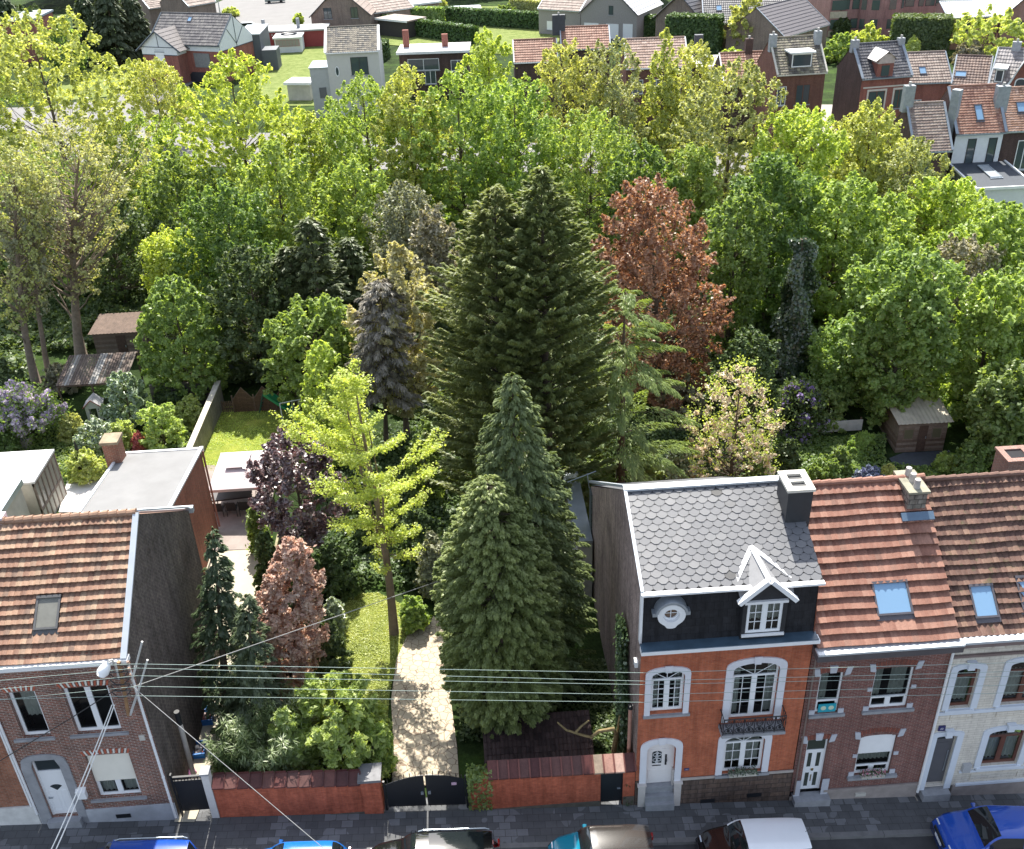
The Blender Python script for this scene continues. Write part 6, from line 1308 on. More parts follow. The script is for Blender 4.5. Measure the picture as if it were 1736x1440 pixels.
# ---- the main garden
F(862, 1222, 812, 100, 'cypress', 'dense green conical cypress in front, nearest the garden wall', tx=828, nb=1500, bl=125, blade=(.13, .034), power=.62, sat=.42, taper=.45, rise=.3, droop=.12, hang=.35, splay=.6, base=.0, fill=.55, jitter=.07, name='cypress')
F(888, 1160, 636, 110, 'cypress2', 'tall dark weeping cypress right behind the front conical one', tx=868, nb=1150, bl=110, blade=(.16, .036), power=.7, sat=.6, rise=.2, droop=.2, hang=.7, splay=.5, base=.02, fill=.5, jitter=.2, name='cypress')
F(850, 880, 318, 98, 'thuja', 'giant dark conifer of feathery boughs in the middle, left of its twin tip', tx=838, nb=1100, bl=170, blade=(.27, .034), power=.85, sat=.42, rise=.8, droop=.12, hang=.15, splay=.4, base=.0, fill=.4, jitter=.3, name='cypress', rt=.3)
F(932, 885, 286, 98, 'thuja', 'giant dark conifer of feathery boughs in the middle, with the highest thin tip', tx=917, nb=1150, bl=170, blade=(.27, .034), power=.85, sat=.42, rise=.8, droop=.12, hang=.15, splay=.4, base=.0, fill=.4, jitter=.3, name='cypress', rt=.3)
F(1050, 870, 478, 125, 'cedar', 'bright green cedar with long arching boughs right of the giant dark conifers', nb=130, bl=520, blade=(.2, .028), power=.35, rise=.35, droop=.38, hang=.5, splay=.75, fill=.15, jitter=.3, name='cedar', gap=1.1)
T(1118, 690, 300, 122, 'copper', 'copper beech with orange red top beside the giant conifers', prof='big', base=.06, K=520, per=85, leaf=.135, cl=.68, nb=190, name='copper_beech', tx=1100, lump=.2, inner=.2)
T(1236, 845, 620, 90, 'blossom', 'small conical tree with cream blossom behind the town house', prof='egg', base=.1, K=190, per=90, leaf=.09, cl=.3, nb=90, asp=1.2, name='blossom_tree', lump=.35,
  extra=lambda r, C, H, R: npmesh('young_leaves', leafquads(C[RNG.integers(0, len(C), 3500)]*1.03+RNG.normal(size=(3500, 3))*.2+np.array([0, 0, .15]), RNG.normal(size=(3500, 3))+np.array([0, 0, 1]), .09), 4, LM['lime'], None, r))
# ginkgo: open tiers of long limbs lined with small leaves
def ginkgo():
    q, H, R, ln = tp(668, 1074, 628, 98, 604); r = empty('ginkgo', tuple(q), 0, 'open golden green ginkgo with long leaf-lined limbs on the lawn', 'tree'); mb = MB(); tk = lambda k: np.array([ln[0]*k+.12*sin(k*5), .1*sin(k*4), H*k])
    mb.tube([tk(k)-(np.array([0, 0, .2]) if k == 0 else 0) for k in np.linspace(0, 1, 10)], [.24, .19, .17, .15, .13, .1, .08, .06, .04, .015], 10)
    mb.tube([tk(.32), tk(.5)+[-.35, .2, 0], tk(.8)+[-.5, .3, .3], tk(.97)+[-.55, .3, .2]], [.08, .07, .045, .015], 6); mb.tube([tk(.38), tk(.55)+[.3, -.2, 0], tk(.85)+[.25, -.1, 0]], [.07, .05, .015], 6)
    C, N = [], []
    for i in range(68):
        t = .2+.78*RNG.random()**.9; a = RNG.random()*2*pi; L = R*1.3*(.55+.6*math.exp(-((t-.62)/.2)**2))*(1-.45*max(0, (t-.75)/.25))*RNG.uniform(.35, 1.15)*(.75+.3*abs(cos(a))); low = max(0, .42-t)*2
        if t < .3 and RNG.random() < .4: continue
        el = .05+.45*t-low*.5+RNG.normal()*.08; p = tk(t); P_ = [p]; d = np.array([cos(a), sin(a), el])
        nseg = 9
        for s in range(1, nseg+1): d = d+np.array([RNG.normal()*.07, RNG.normal()*.07, .055+(.05 if s > 6 else 0)]); d /= np.linalg.norm(d); p = p+d*L/nseg; P_.append(p)
        mb.tube(P_, list(np.linspace(.035*(1.2-t), .006, len(P_))), 4, False)
        segs = [(np.array(P_), L)]
        for b_ in range(6):
            j = RNG.integers(3, 8); p2 = P_[j]; a2 = a+RNG.choice([-1, 1])*RNG.uniform(.5, 1.); d2 = np.array([cos(a2), sin(a2), el+.35]); d2 /= np.linalg.norm(d2); L2 = L*RNG.uniform(.2, .4); Q = np.array([p2+d2*L2*k for k in np.linspace(0, 1, 5)]); mb.tube(list(Q), [.012, .01, .008, .006, .004], 3, False); segs.append((Q, L2))
        for Q, LL in segs:
            n = int(LL*(72 if t > .36 else 34)); ss = RNG.uniform(.12, 1, n)*(len(Q)-1); i0 = np.minimum(ss.astype(int), len(Q)-2); f = (ss-i0)[:, None]; c = Q[i0]*(1-f)+Q[i0+1]*f; c = c+RNG.normal(size=(n, 3))*np.array([.085, .085, .075]); C.append(c); N.append(RNG.normal(size=(n, 3))*.6+np.array([0, 0, .9]))
    mb.build('trunk', plain('ginkgo_bark', (.2, .15, .1), .9, .3, 5), r, True); C = np.concatenate(C); N = np.concatenate(N); npmesh('crown', leafquads(C, N, .085, 1.25), 4, LM['lime'], None, r)
ginkgo()
T(528, 962, 736, 84, 'purple', 'round dark purple plum tree beside the gazebo', prof='round', base=.22, K=230, per=150, leaf=.12, cl=.36, nb=60, name='plum_tree', inner=.25)
T(495, 1185, 906, 62, 'pink', 'tall narrow shrub with pink and red new leaves left of the lawn', prof='oval', base=.0, K=430, per=110, leaf=.095, cl=.3, nb=40, lump=.2, name='photinia', tx=500, asp=1.9)
F(384, 1190, 898, 62, 'spruce', 'blue green spruce beside the dark slate gable', tx=360, nb=420, bl=75, blade=(.17, .035), power=.75, rise=.3, droop=.35, hang=.2, splay=.8, jitter=.28, name='spruce', gap=.5)
F(432, 1262, 1012, 60, 'spruce', 'shorter spruce right of the first one, behind the garden wall', tx=420, nb=330, bl=75, blade=(.17, .035), power=.7, rise=.3, droop=.35, hang=.2, splay=.8, jitter=.3, name='spruce', gap=.5)
T(585, 1300, 1146, 94, 'fresh', 'big bright laurel bush behind the left garden wall', prof='dome', base=.02, K=170, per=120, leaf=.13, cl=.36, nb=60, name='laurel_bush', cat='bush', asp=2.1, lump=.15)
def spiky(px, py, ty, hw, label, n=70, mat='bamboo'):
    q, H, R, _ = tp(px, py, ty, hw); r = empty('bamboo', tuple(q), 0, label, 'bush'); mb = MB(); C, D = [], []
    for i in range(n):
        a = RNG.random()*2*pi; rr = R*RNG.random()**.5*.55; h = H*RNG.uniform(.45, .92); o = np.array([cos(a), sin(a), 0])*rr; b_ = np.array([cos(a), sin(a), 0])*RNG.uniform(.2, .55)*R; P_ = [o+b_*k**2+np.array([0, 0, h*k]) for k in np.linspace(0, 1, 6)]; mb.tube(P_, [.02, .018, .015, .012, .008, .004], 4, False)
        m_ = 130; k = RNG.uniform(.25, 1, m_); c = o+np.outer(k**2, b_)+np.outer(h*k, [0, 0, 1]); an = RNG.random(m_)*2*pi; d = np.stack([np.cos(an), np.sin(an), RNG.uniform(-.9, .5, m_)], 1); C.append(c+d*.12); D.append(d)
    mb.build('stems', plain('bamboo_stem', (.2, .22, .08), .7), r); C = np.concatenate(C); D = unit(np.concatenate(D)); n = len(C); N = unit(np.array([0, 0, 1.])-D*D[:, 2:]); W = np.cross(D, N)*.017; L = D*.17
    V = np.stack([C-L*.5, C-W, C+L, C+W], 1).reshape(-1, 3); npmesh('leaves', V, 4, LM[mat], None, r)
T(505, 1312, 1192, 46, 'bright', 'light green leafy bush between the bamboo and the laurel behind the wall', prof='dome', base=.02, K=90, per=110, leaf=.12, cl=.34, nb=20, cat='bush', name='bush', asp=2.)
T(640, 1312, 1215, 34, 'fresh', 'bright leafy bush behind the wall pillar at the edge of the driveway', prof='dome', base=.02, K=60, per=110, leaf=.12, cl=.32, nb=16, cat='bush', name='bush', asp=2.)
spiky(468, 1318, 1195, 66, 'pale spiky bamboo clump hanging over the left garden wall'); spiky(505, 1262, 1170, 42, 'pale bamboo clump behind the laurel bush', 50)
spiky(405, 1325, 1222, 44, 'dark spiky clump behind the wall, next to the white pillar', 60, 'deep')
T(690, 745, 412, 80, 'pale', 'pale yellow catkin tree between the grey tree and the giant conifers', prof='oval', base=.15, K=300, per=120, leaf=.16, cl=.5, nb=110, lump=.35, name='willow', tx=675)
F(655, 765, 478, 62, 'dead', 'grey dead conifer with bare brittle twigs', tx=646, nb=380, bl=60, blade=(.34, .03), power=.35, rise=.25, droop=.15, hang=.4, splay=.8, base=.3, jitter=.35, name='dead_conifer', fill=.35, rt=.14)
T(523, 705, 505, 78, 'bright', 'light green spreading tree at the end of the left lawn', prof='round', base=.12, K=230, per=120, leaf=.17, cl=.5, nb=70, lump=.3, tx=535)
T(575, 800, 575, 52, 'lime', 'yellow green shrub tree just behind the ginkgo, on its left', prof='oval', base=.05, K=190, per=110, leaf=.13, cl=.4, nb=50, lump=.3)
T(545, 790, 712, 55, 'bright', 'low bright green bush behind the purple plum tree', prof='dome', base=.02, K=110, per=110, leaf=.12, cl=.34, nb=20, cat='bush', name='bush')
T(330, 672, 466, 84, 'bright', 'dense round bright green tree before the old timber hut', prof='egg', base=.06, K=420, per=120, leaf=.15, cl=.42, nb=90, lump=.08, inner=.35)
for i, (a, b_, c, hw, mt, lb) in enumerate((
    (560, 1130, 1040, 34, 'deep', 'dark low bush on the left side of the lawn, under the pink shrub'), (575, 1005, 930, 42, 'deep', 'dark bush at the back of the lawn, left of the ginkgo trunk'),
    (715, 960, 860, 40, 'deep', 'dark bush between the ginkgo and the front cypress'), (740, 1010, 905, 34, 'grey', 'grey twiggy bush at the end of the driveway'), (705, 1065, 1015, 24, 'fresh', 'small light bush at the head of the driveway'),
    (572, 1075, 1015, 14, 'silver', 'small silvery shrub at the edge of the lawn'), (728, 850, 700, 36, 'mid', 'leafy green bush right of the ginkgo under the dark conifers'), (640, 900, 790, 50, 'deep', 'dark thicket directly behind the ginkgo'),
    (1060, 850, 745, 50, 'deep', 'dark bush behind the left end of the scalloped roof'), (1095, 850, 772, 36, 'cedar', 'small feathery green juniper above the scalloped roof ridge'), (1150, 845, 755, 34, 'silver', 'silvery green bush right of the feathery juniper'), (1010, 880, 790, 40, 'mid', 'green bush left of the scalloped roof'),
    (1285, 850, 780, 26, 'mid', 'low green bush beside the black clad chimney'), (1155, 720, 640, 44, 'grey', 'grey brown thicket under the copper beech'), (470, 1010, 895, 30, 'deep', 'dark hedge bush between the patio and the pink shrub'), (443, 935, 860, 16, 'mid', 'ivy covered fence bush at the right side of the patio'))):
    T(a, b_, c, hw, mt, lb, prof='dome', base=.02, K=90, per=110, leaf=.13, cl=.36, nb=16, cat='bush', name='bush', lump=.3, group=None)
# ivy on the town house side and wall end
def ivy(name, pts_f, n, label, mat='ivy', size=.11):
    C, N = pts_f(n); q = C.mean(0); r = empty(name, (q[0], q[1], C[:, 2].min()), 0, label, 'ivy'); npmesh('leaves', leafquads(C-np.array(r.location), N, size, 1.2), 4, LM[mat], None, r); mb = MB()
    for _ in range(6):
        i = RNG.integers(0, n); c = C[i]-np.array(r.location); mb.tube([(c[0], c[1], 0), tuple(c*.5+np.array([0, 0, 0])), tuple(c)], .015, 4)
    mb.build('stems', BARK(), r)
def f1(n):
    t = RNG.random(n); z = -0.3+6.6*t**1.2; y = 25.6+RNG.normal(size=n)*(.55-.3*t)+1.3*t+.3; return np.stack([5.0-RNG.random(n)*.28, y, z], 1), np.stack([-np.ones(n), RNG.normal(size=n)*.5, RNG.normal(size=n)*.5+.4], 1)
ivy('ivy', f1, 9000, 'dark ivy climbing the side wall of the town house')
def f2(n): return np.stack([-.95+RNG.random(n)*.9-.1, YF-.1+RNG.random(n)*.6, .0+1.9*RNG.random(n)], 1)*np.array([1, 1, 1]), RNG.normal(size=(n, 3))*.5+np.array([0, -.8, .4])
ivy('ivy', f2, 1800, 'green ivy on the end of the right garden wall by the gate', 'mid', .09)
# ---- left gardens
T(52, 752, 652, 64, 'lilac', 'wisteria with pale purple flowers left of the pergola', prof='dome', base=.25, K=170, per=110, leaf=.13, cl=.42, nb=90, name='wisteria', lump=.2, cat='shrub', extra=lambda r, C, H, R: npmesh('foliage', leafquads(C[RNG.integers(0, len(C), 4500)]+RNG.normal(size=(4500, 3))*.32, RNG.normal(size=(4500, 3))+np.array([0, 0, .6]), .12), 4, LM['mid'], None, r))
for (a, b_, c, hw, mt, lb, lf) in ((226, 722, 628, 42, 'silver', 'dark silvery bush in front of the pergola', .16), (282, 756, 680, 44, 'shrub', 'bright yellow green rounded shrub behind the grey flat roof', .12), (325, 722, 675, 28, 'yellow', 'yellowish shrub by the corner of the grey boundary wall', .12),
    (175, 775, 712, 42, 'silver', 'grey green rosemary bush behind the small brick chimney', .1), (128, 745, 700, 22, 'yellow', 'small yellow tinted bush below the pergola', .12), (215, 762, 712, 24, 'shrub', 'small yellow green bush left of the red plant', .1), (150, 812, 762, 34, 'shrub', 'loose yellow green shrub around the closed parasol', .09), (238, 765, 735, 10, 'redfl', 'small red leaved plant behind the grey flat roof', .1),
    (20, 690, 610, 42, 'deep', 'dark bush behind the wisteria at the left edge', .18), (15, 775, 735, 26, 'mid', 'dark green bush beside the cold frame', .12), (300, 690, 650, 36, 'deep', 'dark undergrowth along the dark stone wall', .15), (110, 660, 620, 40, 'grey', 'brown dry thicket left of the pergola', .15)):
    T(a, b_, c, hw, mt, lb, prof='dome', base=.03, K=110, per=110, leaf=lf, cl=.32, nb=24, cat='bush', name='bush', lump=.2)
# bare-ish big trees at left
BK2 = plain('pale_brown_bark', (.23, .18, .14), .95, .35, 5)
T(139, 612, 205, 150, 'bud', 'tall tree with bare forked trunk and brownish buds at left', prof='vase', base=.3, K=230, per=36, leaf=.14, cl=.8, rt=.36, nb=225, lump=.3, tx=118, bark=BK2, inner=.12, flat=.8)
T(62, 652, 240, 95, 'bud', 'leaning brownish budding tree at the left edge', prof='vase', base=.28, K=170, per=36, leaf=.14, cl=.75, rt=.27, nb=165, lump=.3, tx=5, bark=BK2, inner=.15, flat=.8)
T(85, 640, 300, 70, 'grey', 'slim leaning grey tree right of the leaning budding one', prof='vase', base=.35, K=140, per=42, leaf=.15, cl=.6, rt=.2, nb=100, lump=.3, tx=40, bark=BK2, inner=.15)
# ---- woodland behind, farther rows: every tree with its own crown
WOOD = [
 (150, 425, 14, 122, 'yellow', 'tall pale yellow green tree reaching the upper left corner', 'round', 230), (20, 430, 60, 75, 'fresh', 'yellow green tree at the left edge below the red warehouse', 'oval', 130),
 (440, 415, 86, 98, 'lime', 'tall vivid yellow green tree below the villa', 'oval', 190), (283, 250, 104, 48, 'yellow', 'small pale tree in front of the villa', 'round', 110), (262, 400, 188, 78, 'fresh', 'yellow green tree between the upper left tree and the vivid one', 'oval', 140),
 (640, 395, 128, 82, 'fresh', 'light green tree right below the cream house', 'oval', 170), (712, 400, 118, 62, 'yellow', 'yellowish tree right of the one below the cream house', 'oval', 120), (790, 405, 112, 82, 'fresh', 'yellow green tree with dark branches in the middle row', 'oval', 160), (838, 330, 42, 52, 'lime', 'tall bright tree whose top reaches the small pool', 'oval', 130),
 (880, 420, 150, 70, 'fresh', 'leafy green tree behind the giant conifers', 'round', 130), (958, 370, 84, 62, 'yellow', 'pale yellow tree below the brown roofs', 'oval', 130), (1035, 365, 62, 56, 'pale', 'thin pale tree below the wide brown roof', 'oval', 110), (1000, 440, 190, 82, 'fresh', 'dense green tree behind the copper beech', 'round', 160), (1115, 360, 58, 42, 'yellow', 'slender tall yellow green tree crossing the wide brown roof', 'col', 100), (1165, 350, 86, 50, 'yellow', 'pale slender tree right of the slender tall one', 'oval', 100),
 (1222, 430, 118, 98, 'bud', 'broad olive brown budding tree right of the middle', 'oval', 190), (1330, 470, 185, 82, 'lime', 'tall vivid green tree below the tall red brick house', 'oval', 180), (1290, 560, 262, 88, 'mid', 'big mid green tree right of the copper beech', 'oval', 190), (1395, 560, 300, 80, 'fresh', 'rounded light green tree in the right woodland', 'oval', 170),
 (1450, 400, 178, 62, 'yellow', 'grey yellow tree left of the light brown tiled roof', 'oval', 130), (1520, 430, 238, 70, 'bud', 'olive twiggy tree below the light brown tiled roof', 'oval', 130), (1590, 470, 300, 66, 'lime', 'bright yellow green tree below the white rear house', 'round', 130), (1480, 520, 330, 76, 'fresh', 'light green tree in the middle of the right woodland', 'oval', 140), (1660, 560, 350, 82, 'fresh', 'light green tree at the right edge below the green fence', 'oval', 160),
 (1500, 722, 428, 96, 'bright', 'big multi-stemmed bright green tree left of the wooden shed', 'vase', 240), (1640, 720, 470, 80, 'fresh', 'light tree right of the big multi-stemmed one', 'oval', 170), (1725, 700, 420, 66, 'bright', 'bright green tree at the right edge above the roofs', 'oval', 140), (1600, 600, 400, 70, 'grey', 'grey twiggy tree behind the big multi-stemmed one', 'oval', 110), (1420, 690, 540, 58, 'bright', 'yellow green smaller tree right of the ivy column', 'oval', 120), (1690, 790, 620, 58, 'mid', 'dark green tree right of the wooden shed', 'round', 110),
 (1230, 610, 330, 70, 'mid', 'dark green tree between the copper beech and the ivy column', 'oval', 130), (1262, 740, 560, 42, 'deep', 'dark shrubby tree behind the blossom tree', 'oval', 70),
 (330, 470, 260, 70, 'mid', 'mid green tree below the vivid yellow green one, on its left', 'oval', 130), (215, 520, 330, 80, 'deep', 'dark tree behind the forked bare trunk', 'round', 130), (420, 560, 300, 76, 'mid', 'green tree right behind the dense round one', 'oval', 140), (318, 560, 388, 52, 'lime', 'yellow green tree just above the dense round one', 'oval', 110), (500, 500, 240, 72, 'fresh', 'green tree right of the vivid yellow green one, lower down', 'oval', 140), (455, 650, 420, 70, 'deep', 'dark leafy tree above the pointed fence', 'oval', 130), (130, 500, 250, 80, 'fresh', 'green tree behind the brownish budding trees', 'round', 110),
 (545, 400, 190, 60, 'yellow', 'pale sparse tree left of the one below the cream house', 'oval', 90), (590, 360, 205, 50, 'fresh', 'small light green tree before the road gap', 'round', 90), (620, 480, 268, 68, 'fresh', 'light green tree at the corner above the dark pines', 'oval', 120), (700, 520, 310, 66, 'grey', 'grey green twiggy tree above the pale catkin tree', 'oval', 120), (745, 560, 350, 44, 'grey', 'small grey brown tree left of the giant conifers', 'oval', 80), (1080, 470, 235, 60, 'mid', 'green tree directly behind the top of the copper beech', 'oval', 110), (1165, 470, 240, 55, 'fresh', 'green tree right behind the copper beech', 'oval', 100),
]
for (a, b_, c, hw, mt, lb, pf, K) in WOOD:
    far = b_ < 440; c = c-(16 if 860 < a < 1300 else 4)*far; hw *= 1.24 if far else 1.14; K *= 1.25 if far else 1.1; pf = pf if pf != 'oval' else random.choice(['oval', 'round', 'vase', 'oval', 'big', 'egg'])
    T(a, b_, c, hw, mt, lb, prof=pf, base=.1 if pf != 'vase' else .05, K=int(K*2.5), per=60, leaf=random.uniform(.14, .19), cl=random.uniform(.5, .75), nb=100, lump=random.uniform(.3, .55), inner=.15)
F(690, 500, 345, 22, 'deep', 'narrow dark columnar conifer above the pale catkin tree', nb=160, bl=60, blade=(.4, .1), power=.35, rise=.6, droop=.1, hang=.1, name='conifer')
for (a, b_, c, hw, lb) in ((560, 640, 372, 62, 'dark olive pine left of the pale catkin tree, the taller one'), (520, 640, 420, 45, 'dark olive pine left of the taller one'), (615, 610, 405, 45, 'dark olive pine right of the taller one'), (500, 590, 445, 40, 'small dark pine at the left end of the dark group')):
    F(a, b_, c, hw, 'pine', lb, nb=380, bl=55, blade=(.42, .07), power=.5, rise=.5, droop=.15, hang=.2, splay=.8, jitter=.3, name='pine', cat='tree')
# ivy column
q, H, R, ln = tp(1340, 660, 405, 30, 1362); r = empty('ivy_column', tuple(q), 0, 'dead trunk wrapped in blackish ivy standing in the right woodland', 'tree'); mb = MB(); mb.tube([(0, 0, -.2), (ln[0]*.5, 0, H*.5), (ln[0], 0, H)], [.5, .4, .2], 8); mb.build('trunk', BARK(), r); n = 22000; t = RNG.random(n); a = RNG.random(n)*2*pi; rr = R*(1.15-.8*t**1.6+.3*np.sin(a*3+t*11)+.22*np.sin(a*2-t*23))*(.55+.45*RNG.random(n)); C = np.stack([ln[0]*t+rr*np.cos(a), rr*np.sin(a), H*t], 1); npmesh('ivy', leafquads(C, np.stack([np.cos(a), np.sin(a), .5+0*a], 1)+RNG.normal(size=(n, 3))*.5, .17, 1.2), 4, LM['ivy'], None, r)
T(1350, 732, 648, 46, 'lilacd', 'lilac bush with purple flowers below the ivy column', prof='dome', base=.05, K=110, per=60, leaf=.12, cl=.4, nb=60, name='lilac_bush', cat='bush', extra=lambda r, C, H, R: npmesh('foliage', leafquads(C[RNG.integers(0, len(C), 9000)]*.93+RNG.normal(size=(9000, 3))*.32, RNG.normal(size=(9000, 3))+np.array([0, 0, .6]), .15), 4, LM['deep'], None, r))
for (a, b_, c, hw, mt, lb) in ((1400, 720, 655, 36, 'bright', 'sunlit green bush between the lilac and the corrugated screen'), (1460, 765, 735, 24, 'fresh', 'small bush before the corrugated screen'), (1395, 830, 775, 30, 'mid', 'green bush behind the terracotta roof, left part'), (1470, 825, 795, 28, 'bluefl', 'low patch of blue flowers behind the terracotta roof'), (1505, 815, 790, 16, 'yellow', 'low yellow flowering plant next to the blue flowers'), (1640, 810, 750, 36, 'mid', 'green bush right of the shed deck'), (1700, 800, 735, 34, 'deep', 'dark bush in the right garden by the brick stack'), (1330, 800, 745, 26, 'deep', 'dark bush right of the blossom tree'), (1560, 830, 800, 30, 'mid', 'low bush in front of the shed deck'), (1420, 800, 760, 24, 'mid', 'leafy bush in the flower garden'), (1725, 740, 660, 30, 'deep', 'dark hedge shrub at the right edge'), (1600, 800, 770, 20, 'fresh', 'small fresh bush at the corner of the shed deck')):
    T(a, b_, c, hw, mt, lb, prof='dome', base=.02, K=80, per=90, leaf=.13, cl=.3, nb=14, cat='bush', name='bush', lump=.3)
# ---- far trees and hedges
for (a, b_, c, hw, mt, lb, pf) in ((1262, 92, -12, 38, 'yellow', 'pale weeping tree left of the brick house with plain grey roof', 'oval'), (1668, 100, 12, 62, 'shrub', 'golden green round tree in the upper right corner', 'round'), (1465, 96, 44, 38, 'lime', 'light green tree in front of the pink apartment block', 'dome'), (1420, 106, 56, 30, 'fresh', 'green bush left of the light tree before the pink apartment block', 'dome'), (1425, 62, 30, 18, 'deep', 'dark rounded conifer at the left corner of the pink apartment block', 'dome'), (1545, 100, 64, 14, 'shrub', 'small golden bush before the dark hedge at upper right', 'dome'), (578, 50, 34, 20, 'fresh', 'small green tree behind the cream house', 'dome'), (507, 44, 24, 8, 'lime', 'tiny yellow tree on the distant street', 'oval'), (752, 22, 2, 7, 'yellow', 'small clipped tree by the farther pool', 'round'), (855, 34, 8, 28, 'mid', 'dark trimmed dome shrub near the farther pool', 'dome'), (310, 20, 2, 22, 'lime', 'yellow green bushes before the distant house with white corner', 'dome'), (350, 25, 10, 12, 'redfl', 'dark red bush on the green verge above the villa', 'dome'), (392, 28, 14, 14, 'shrub', 'yellow green verge bush above the villa', 'dome'), (1100, 48, 30, 20, 'redfl', 'pink flowering bush left of the house with solar panels', 'dome'), (120, 130, 28, 40, 'mid', 'green tree left of the dark firs', 'oval'), (60, 90, 5, 40, 'deep', 'dark tree in the upper left corner', 'round'), (1350, 100, 70, 22, 'fresh', 'light bush behind the tall red brick house', 'dome'), (1640, 110, 70, 28, 'grey', 'brownish bush under the golden green round tree', 'dome'), (1240, 110, 84, 26, 'lime', 'light green bush under the pale weeping tree', 'dome'), (310, 60, -10, 18, 'deep', 'dark slim tree beside the villa roof', 'oval')):
    T(a, b_, c, hw, mt, lb, prof=pf, base=.03, K=110, per=70, leaf=.32, cl=.9 if hw > 30 else .5, nb=20, lump=.2)
for i, (a, b_, c, hw, w_) in enumerate(((165, 110, -8, 34, 'leftmost'), (205, 112, -30, 36, 'middle'), (240, 104, -15, 30, 'rightmost'), (30, 100, -10, 34, 'farthest left'))):
    F(a, b_, c, hw, 'spruce', 'tall blackish fir, %s of the dark group at upper left' % w_, nb=330, bl=50, blade=(.8, .16), power=.5, rise=.15, droop=.3, hang=.3, splay=.8, name='fir', cat='tree')
def hedge(pa, pb, h, th, label, mat='hedge', n=9000, size=.3):
    a, b_ = G(*pa, 0), G(*pb, 0); d = b_-a; L = np.linalg.norm(d[:2]); r = empty('hedge', tuple(a), atan2(d[1], d[0]), label, 'hedge'); m = MB(); m.box(.2, L-.2, .2, th-.2, 0, h-.2); m.build('core', plain('hedge_core', (.02, .035, .012), .95), r)
    u = RNG.random((n, 3)); f = RNG.integers(0, 4, n); C = np.stack([u[:, 0]*L, u[:, 1]*th, u[:, 2]*h], 1); C[f == 0, 2] = h; C[f == 1, 1] = 0; C[f == 2, 2] = h; k = f == 3; C[k, 0] = np.where(u[k, 0] < .5, 0, L); C += RNG.normal(size=(n, 3))*.12
    N = np.zeros((n, 3)); N[(f == 0) | (f == 2), 2] = 1; N[f == 1, 1] = -1; N[:, 2] += .4; npmesh('foliage', leafquads(C, N+RNG.normal(size=(n, 3))*.5, size, 1.3), 4, LM[mat], None, r)
hedge((632, 52), (800, 76), 2.6, 1.6, 'long dark clipped hedge from the carport to the brown flat house'); hedge((700, 46), (748, 46), 3, 2.2, 'square clipped green hedge beside the nearer pool', 'mid'); hedge((750, 40), (925, 52), 2.6, 2., 'long clipped hedge behind the pools'); hedge((640, 110), (660, 96), 2.5, 1.5, 'dark hedge right of the cream house'); hedge((1068, 64), (1130, 66), 3.2, 2., 'dark hedge behind the wide pale brown roof'); hedge((1128, 92), (1214, 96), 5.4, 3., 'tall square dark hedge above the middle trees', n=14000); hedge((1508, 96), (1604, 98), 5.2, 4, 'big dark hedge before the pink apartment block', n=14000, mat='deep'); hedge((1080, 54), (1140, 60), 2, 3, 'russet hedge below the house with curved gable', 'bud'); hedge((866, 28), (910, 34), 3, 2, 'brownish clipped hedge left of the grey brick house', 'bud')
# distant wood
def wood_mass(pa, pb, h, dep, label, n, mat='mid'):
    a, b_ = G(*pa, 0), G(*pb, 0); L = b_[0]-a[0]; x = RNG.random(n)*L; y = RNG.random(n)*dep; z = h*(.35+.65*RNG.random(n)**.4)*(.75+.25*np.sin(x*.35)*np.cos(y*.4)); C = np.stack([a[0]+x, a[1]+y, z*np.ones(n)], 1); o = npmesh('distant_wood', leafquads(C, RNG.normal(size=(n, 3))*.5+np.array([0, -.5, .8]), 1.0, 1.3), 4, LM[mat]); tag(o, label, 'wood', kind='stuff')
wood_mass((735, 2), (930, 2), 13, 25, 'distant mixed wood at the top edge behind the pools', 9000); wood_mass((1040, 10), (1140, 10), 14, 20, 'distant wood between the gable houses at the top edge', 6000); wood_mass((0, 25), (150, 25), 12, 30, 'distant trees in the top left corner', 7000, 'deep'); wood_mass((1335, 8), (1400, 8), 14, 14, 'distant trees behind the plain grey roof', 3000)
# ---- undergrowth
def cover(name, poly_px, n, mat, size, hgt, label, gauss=.35, excl=()):
    Pp = np.array([P(*p)[:2] for p in poly_px]); lo, hi = Pp.min(0), Pp.max(0); pts = RNG.random((n, 2))*(hi-lo)+lo
    def ins(poly, q):
        x, y = q[:, 0], q[:, 1]; c = np.zeros(len(q), bool); j = len(poly)-1
        for i in range(len(poly)):
            xi, yi = poly[i]; xj, yj = poly[j]; k = ((yi > y) != (yj > y)) & (x < (xj-xi)*(y-yi)/(yj-yi+1e-12)+xi); c ^= k; j = i
        return c
    m = ins(Pp, pts)
    for e in excl: m &= ~ins(np.array([P(*p)[:2] for p in e]), pts)
    pts = pts[m]; bz = .5+.5*np.sin(pts[:, 0]*1.1+2*np.sin(pts[:, 1]*.7))*np.cos(pts[:, 1]*.9+pts[:, 0]*.3); z = np.array([g(x, y) for x, y in pts])+hgt*(.15+bz*RNG.random(len(pts))**.6)
    C = np.column_stack([pts, z]); o = npmesh(name, leafquads(C, RNG.normal(size=(len(C), 3))*.5+np.array([0, 0, .9]), size, 1.4), 4, LM[mat]); tag(o, label, 'ground cover', kind='stuff')
HUT = [(150, 690), (150, 590), (270, 590), (270, 690)]
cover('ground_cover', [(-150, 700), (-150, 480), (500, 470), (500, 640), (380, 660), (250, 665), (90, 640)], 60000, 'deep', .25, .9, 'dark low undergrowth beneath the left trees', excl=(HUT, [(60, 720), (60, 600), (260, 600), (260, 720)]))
cover('ground_cover', [(-300, 480), (-300, 330), (1900, 330), (1900, 480)], 90000, 'mid', .4, 2.2, 'low scrub under the far row of trees')
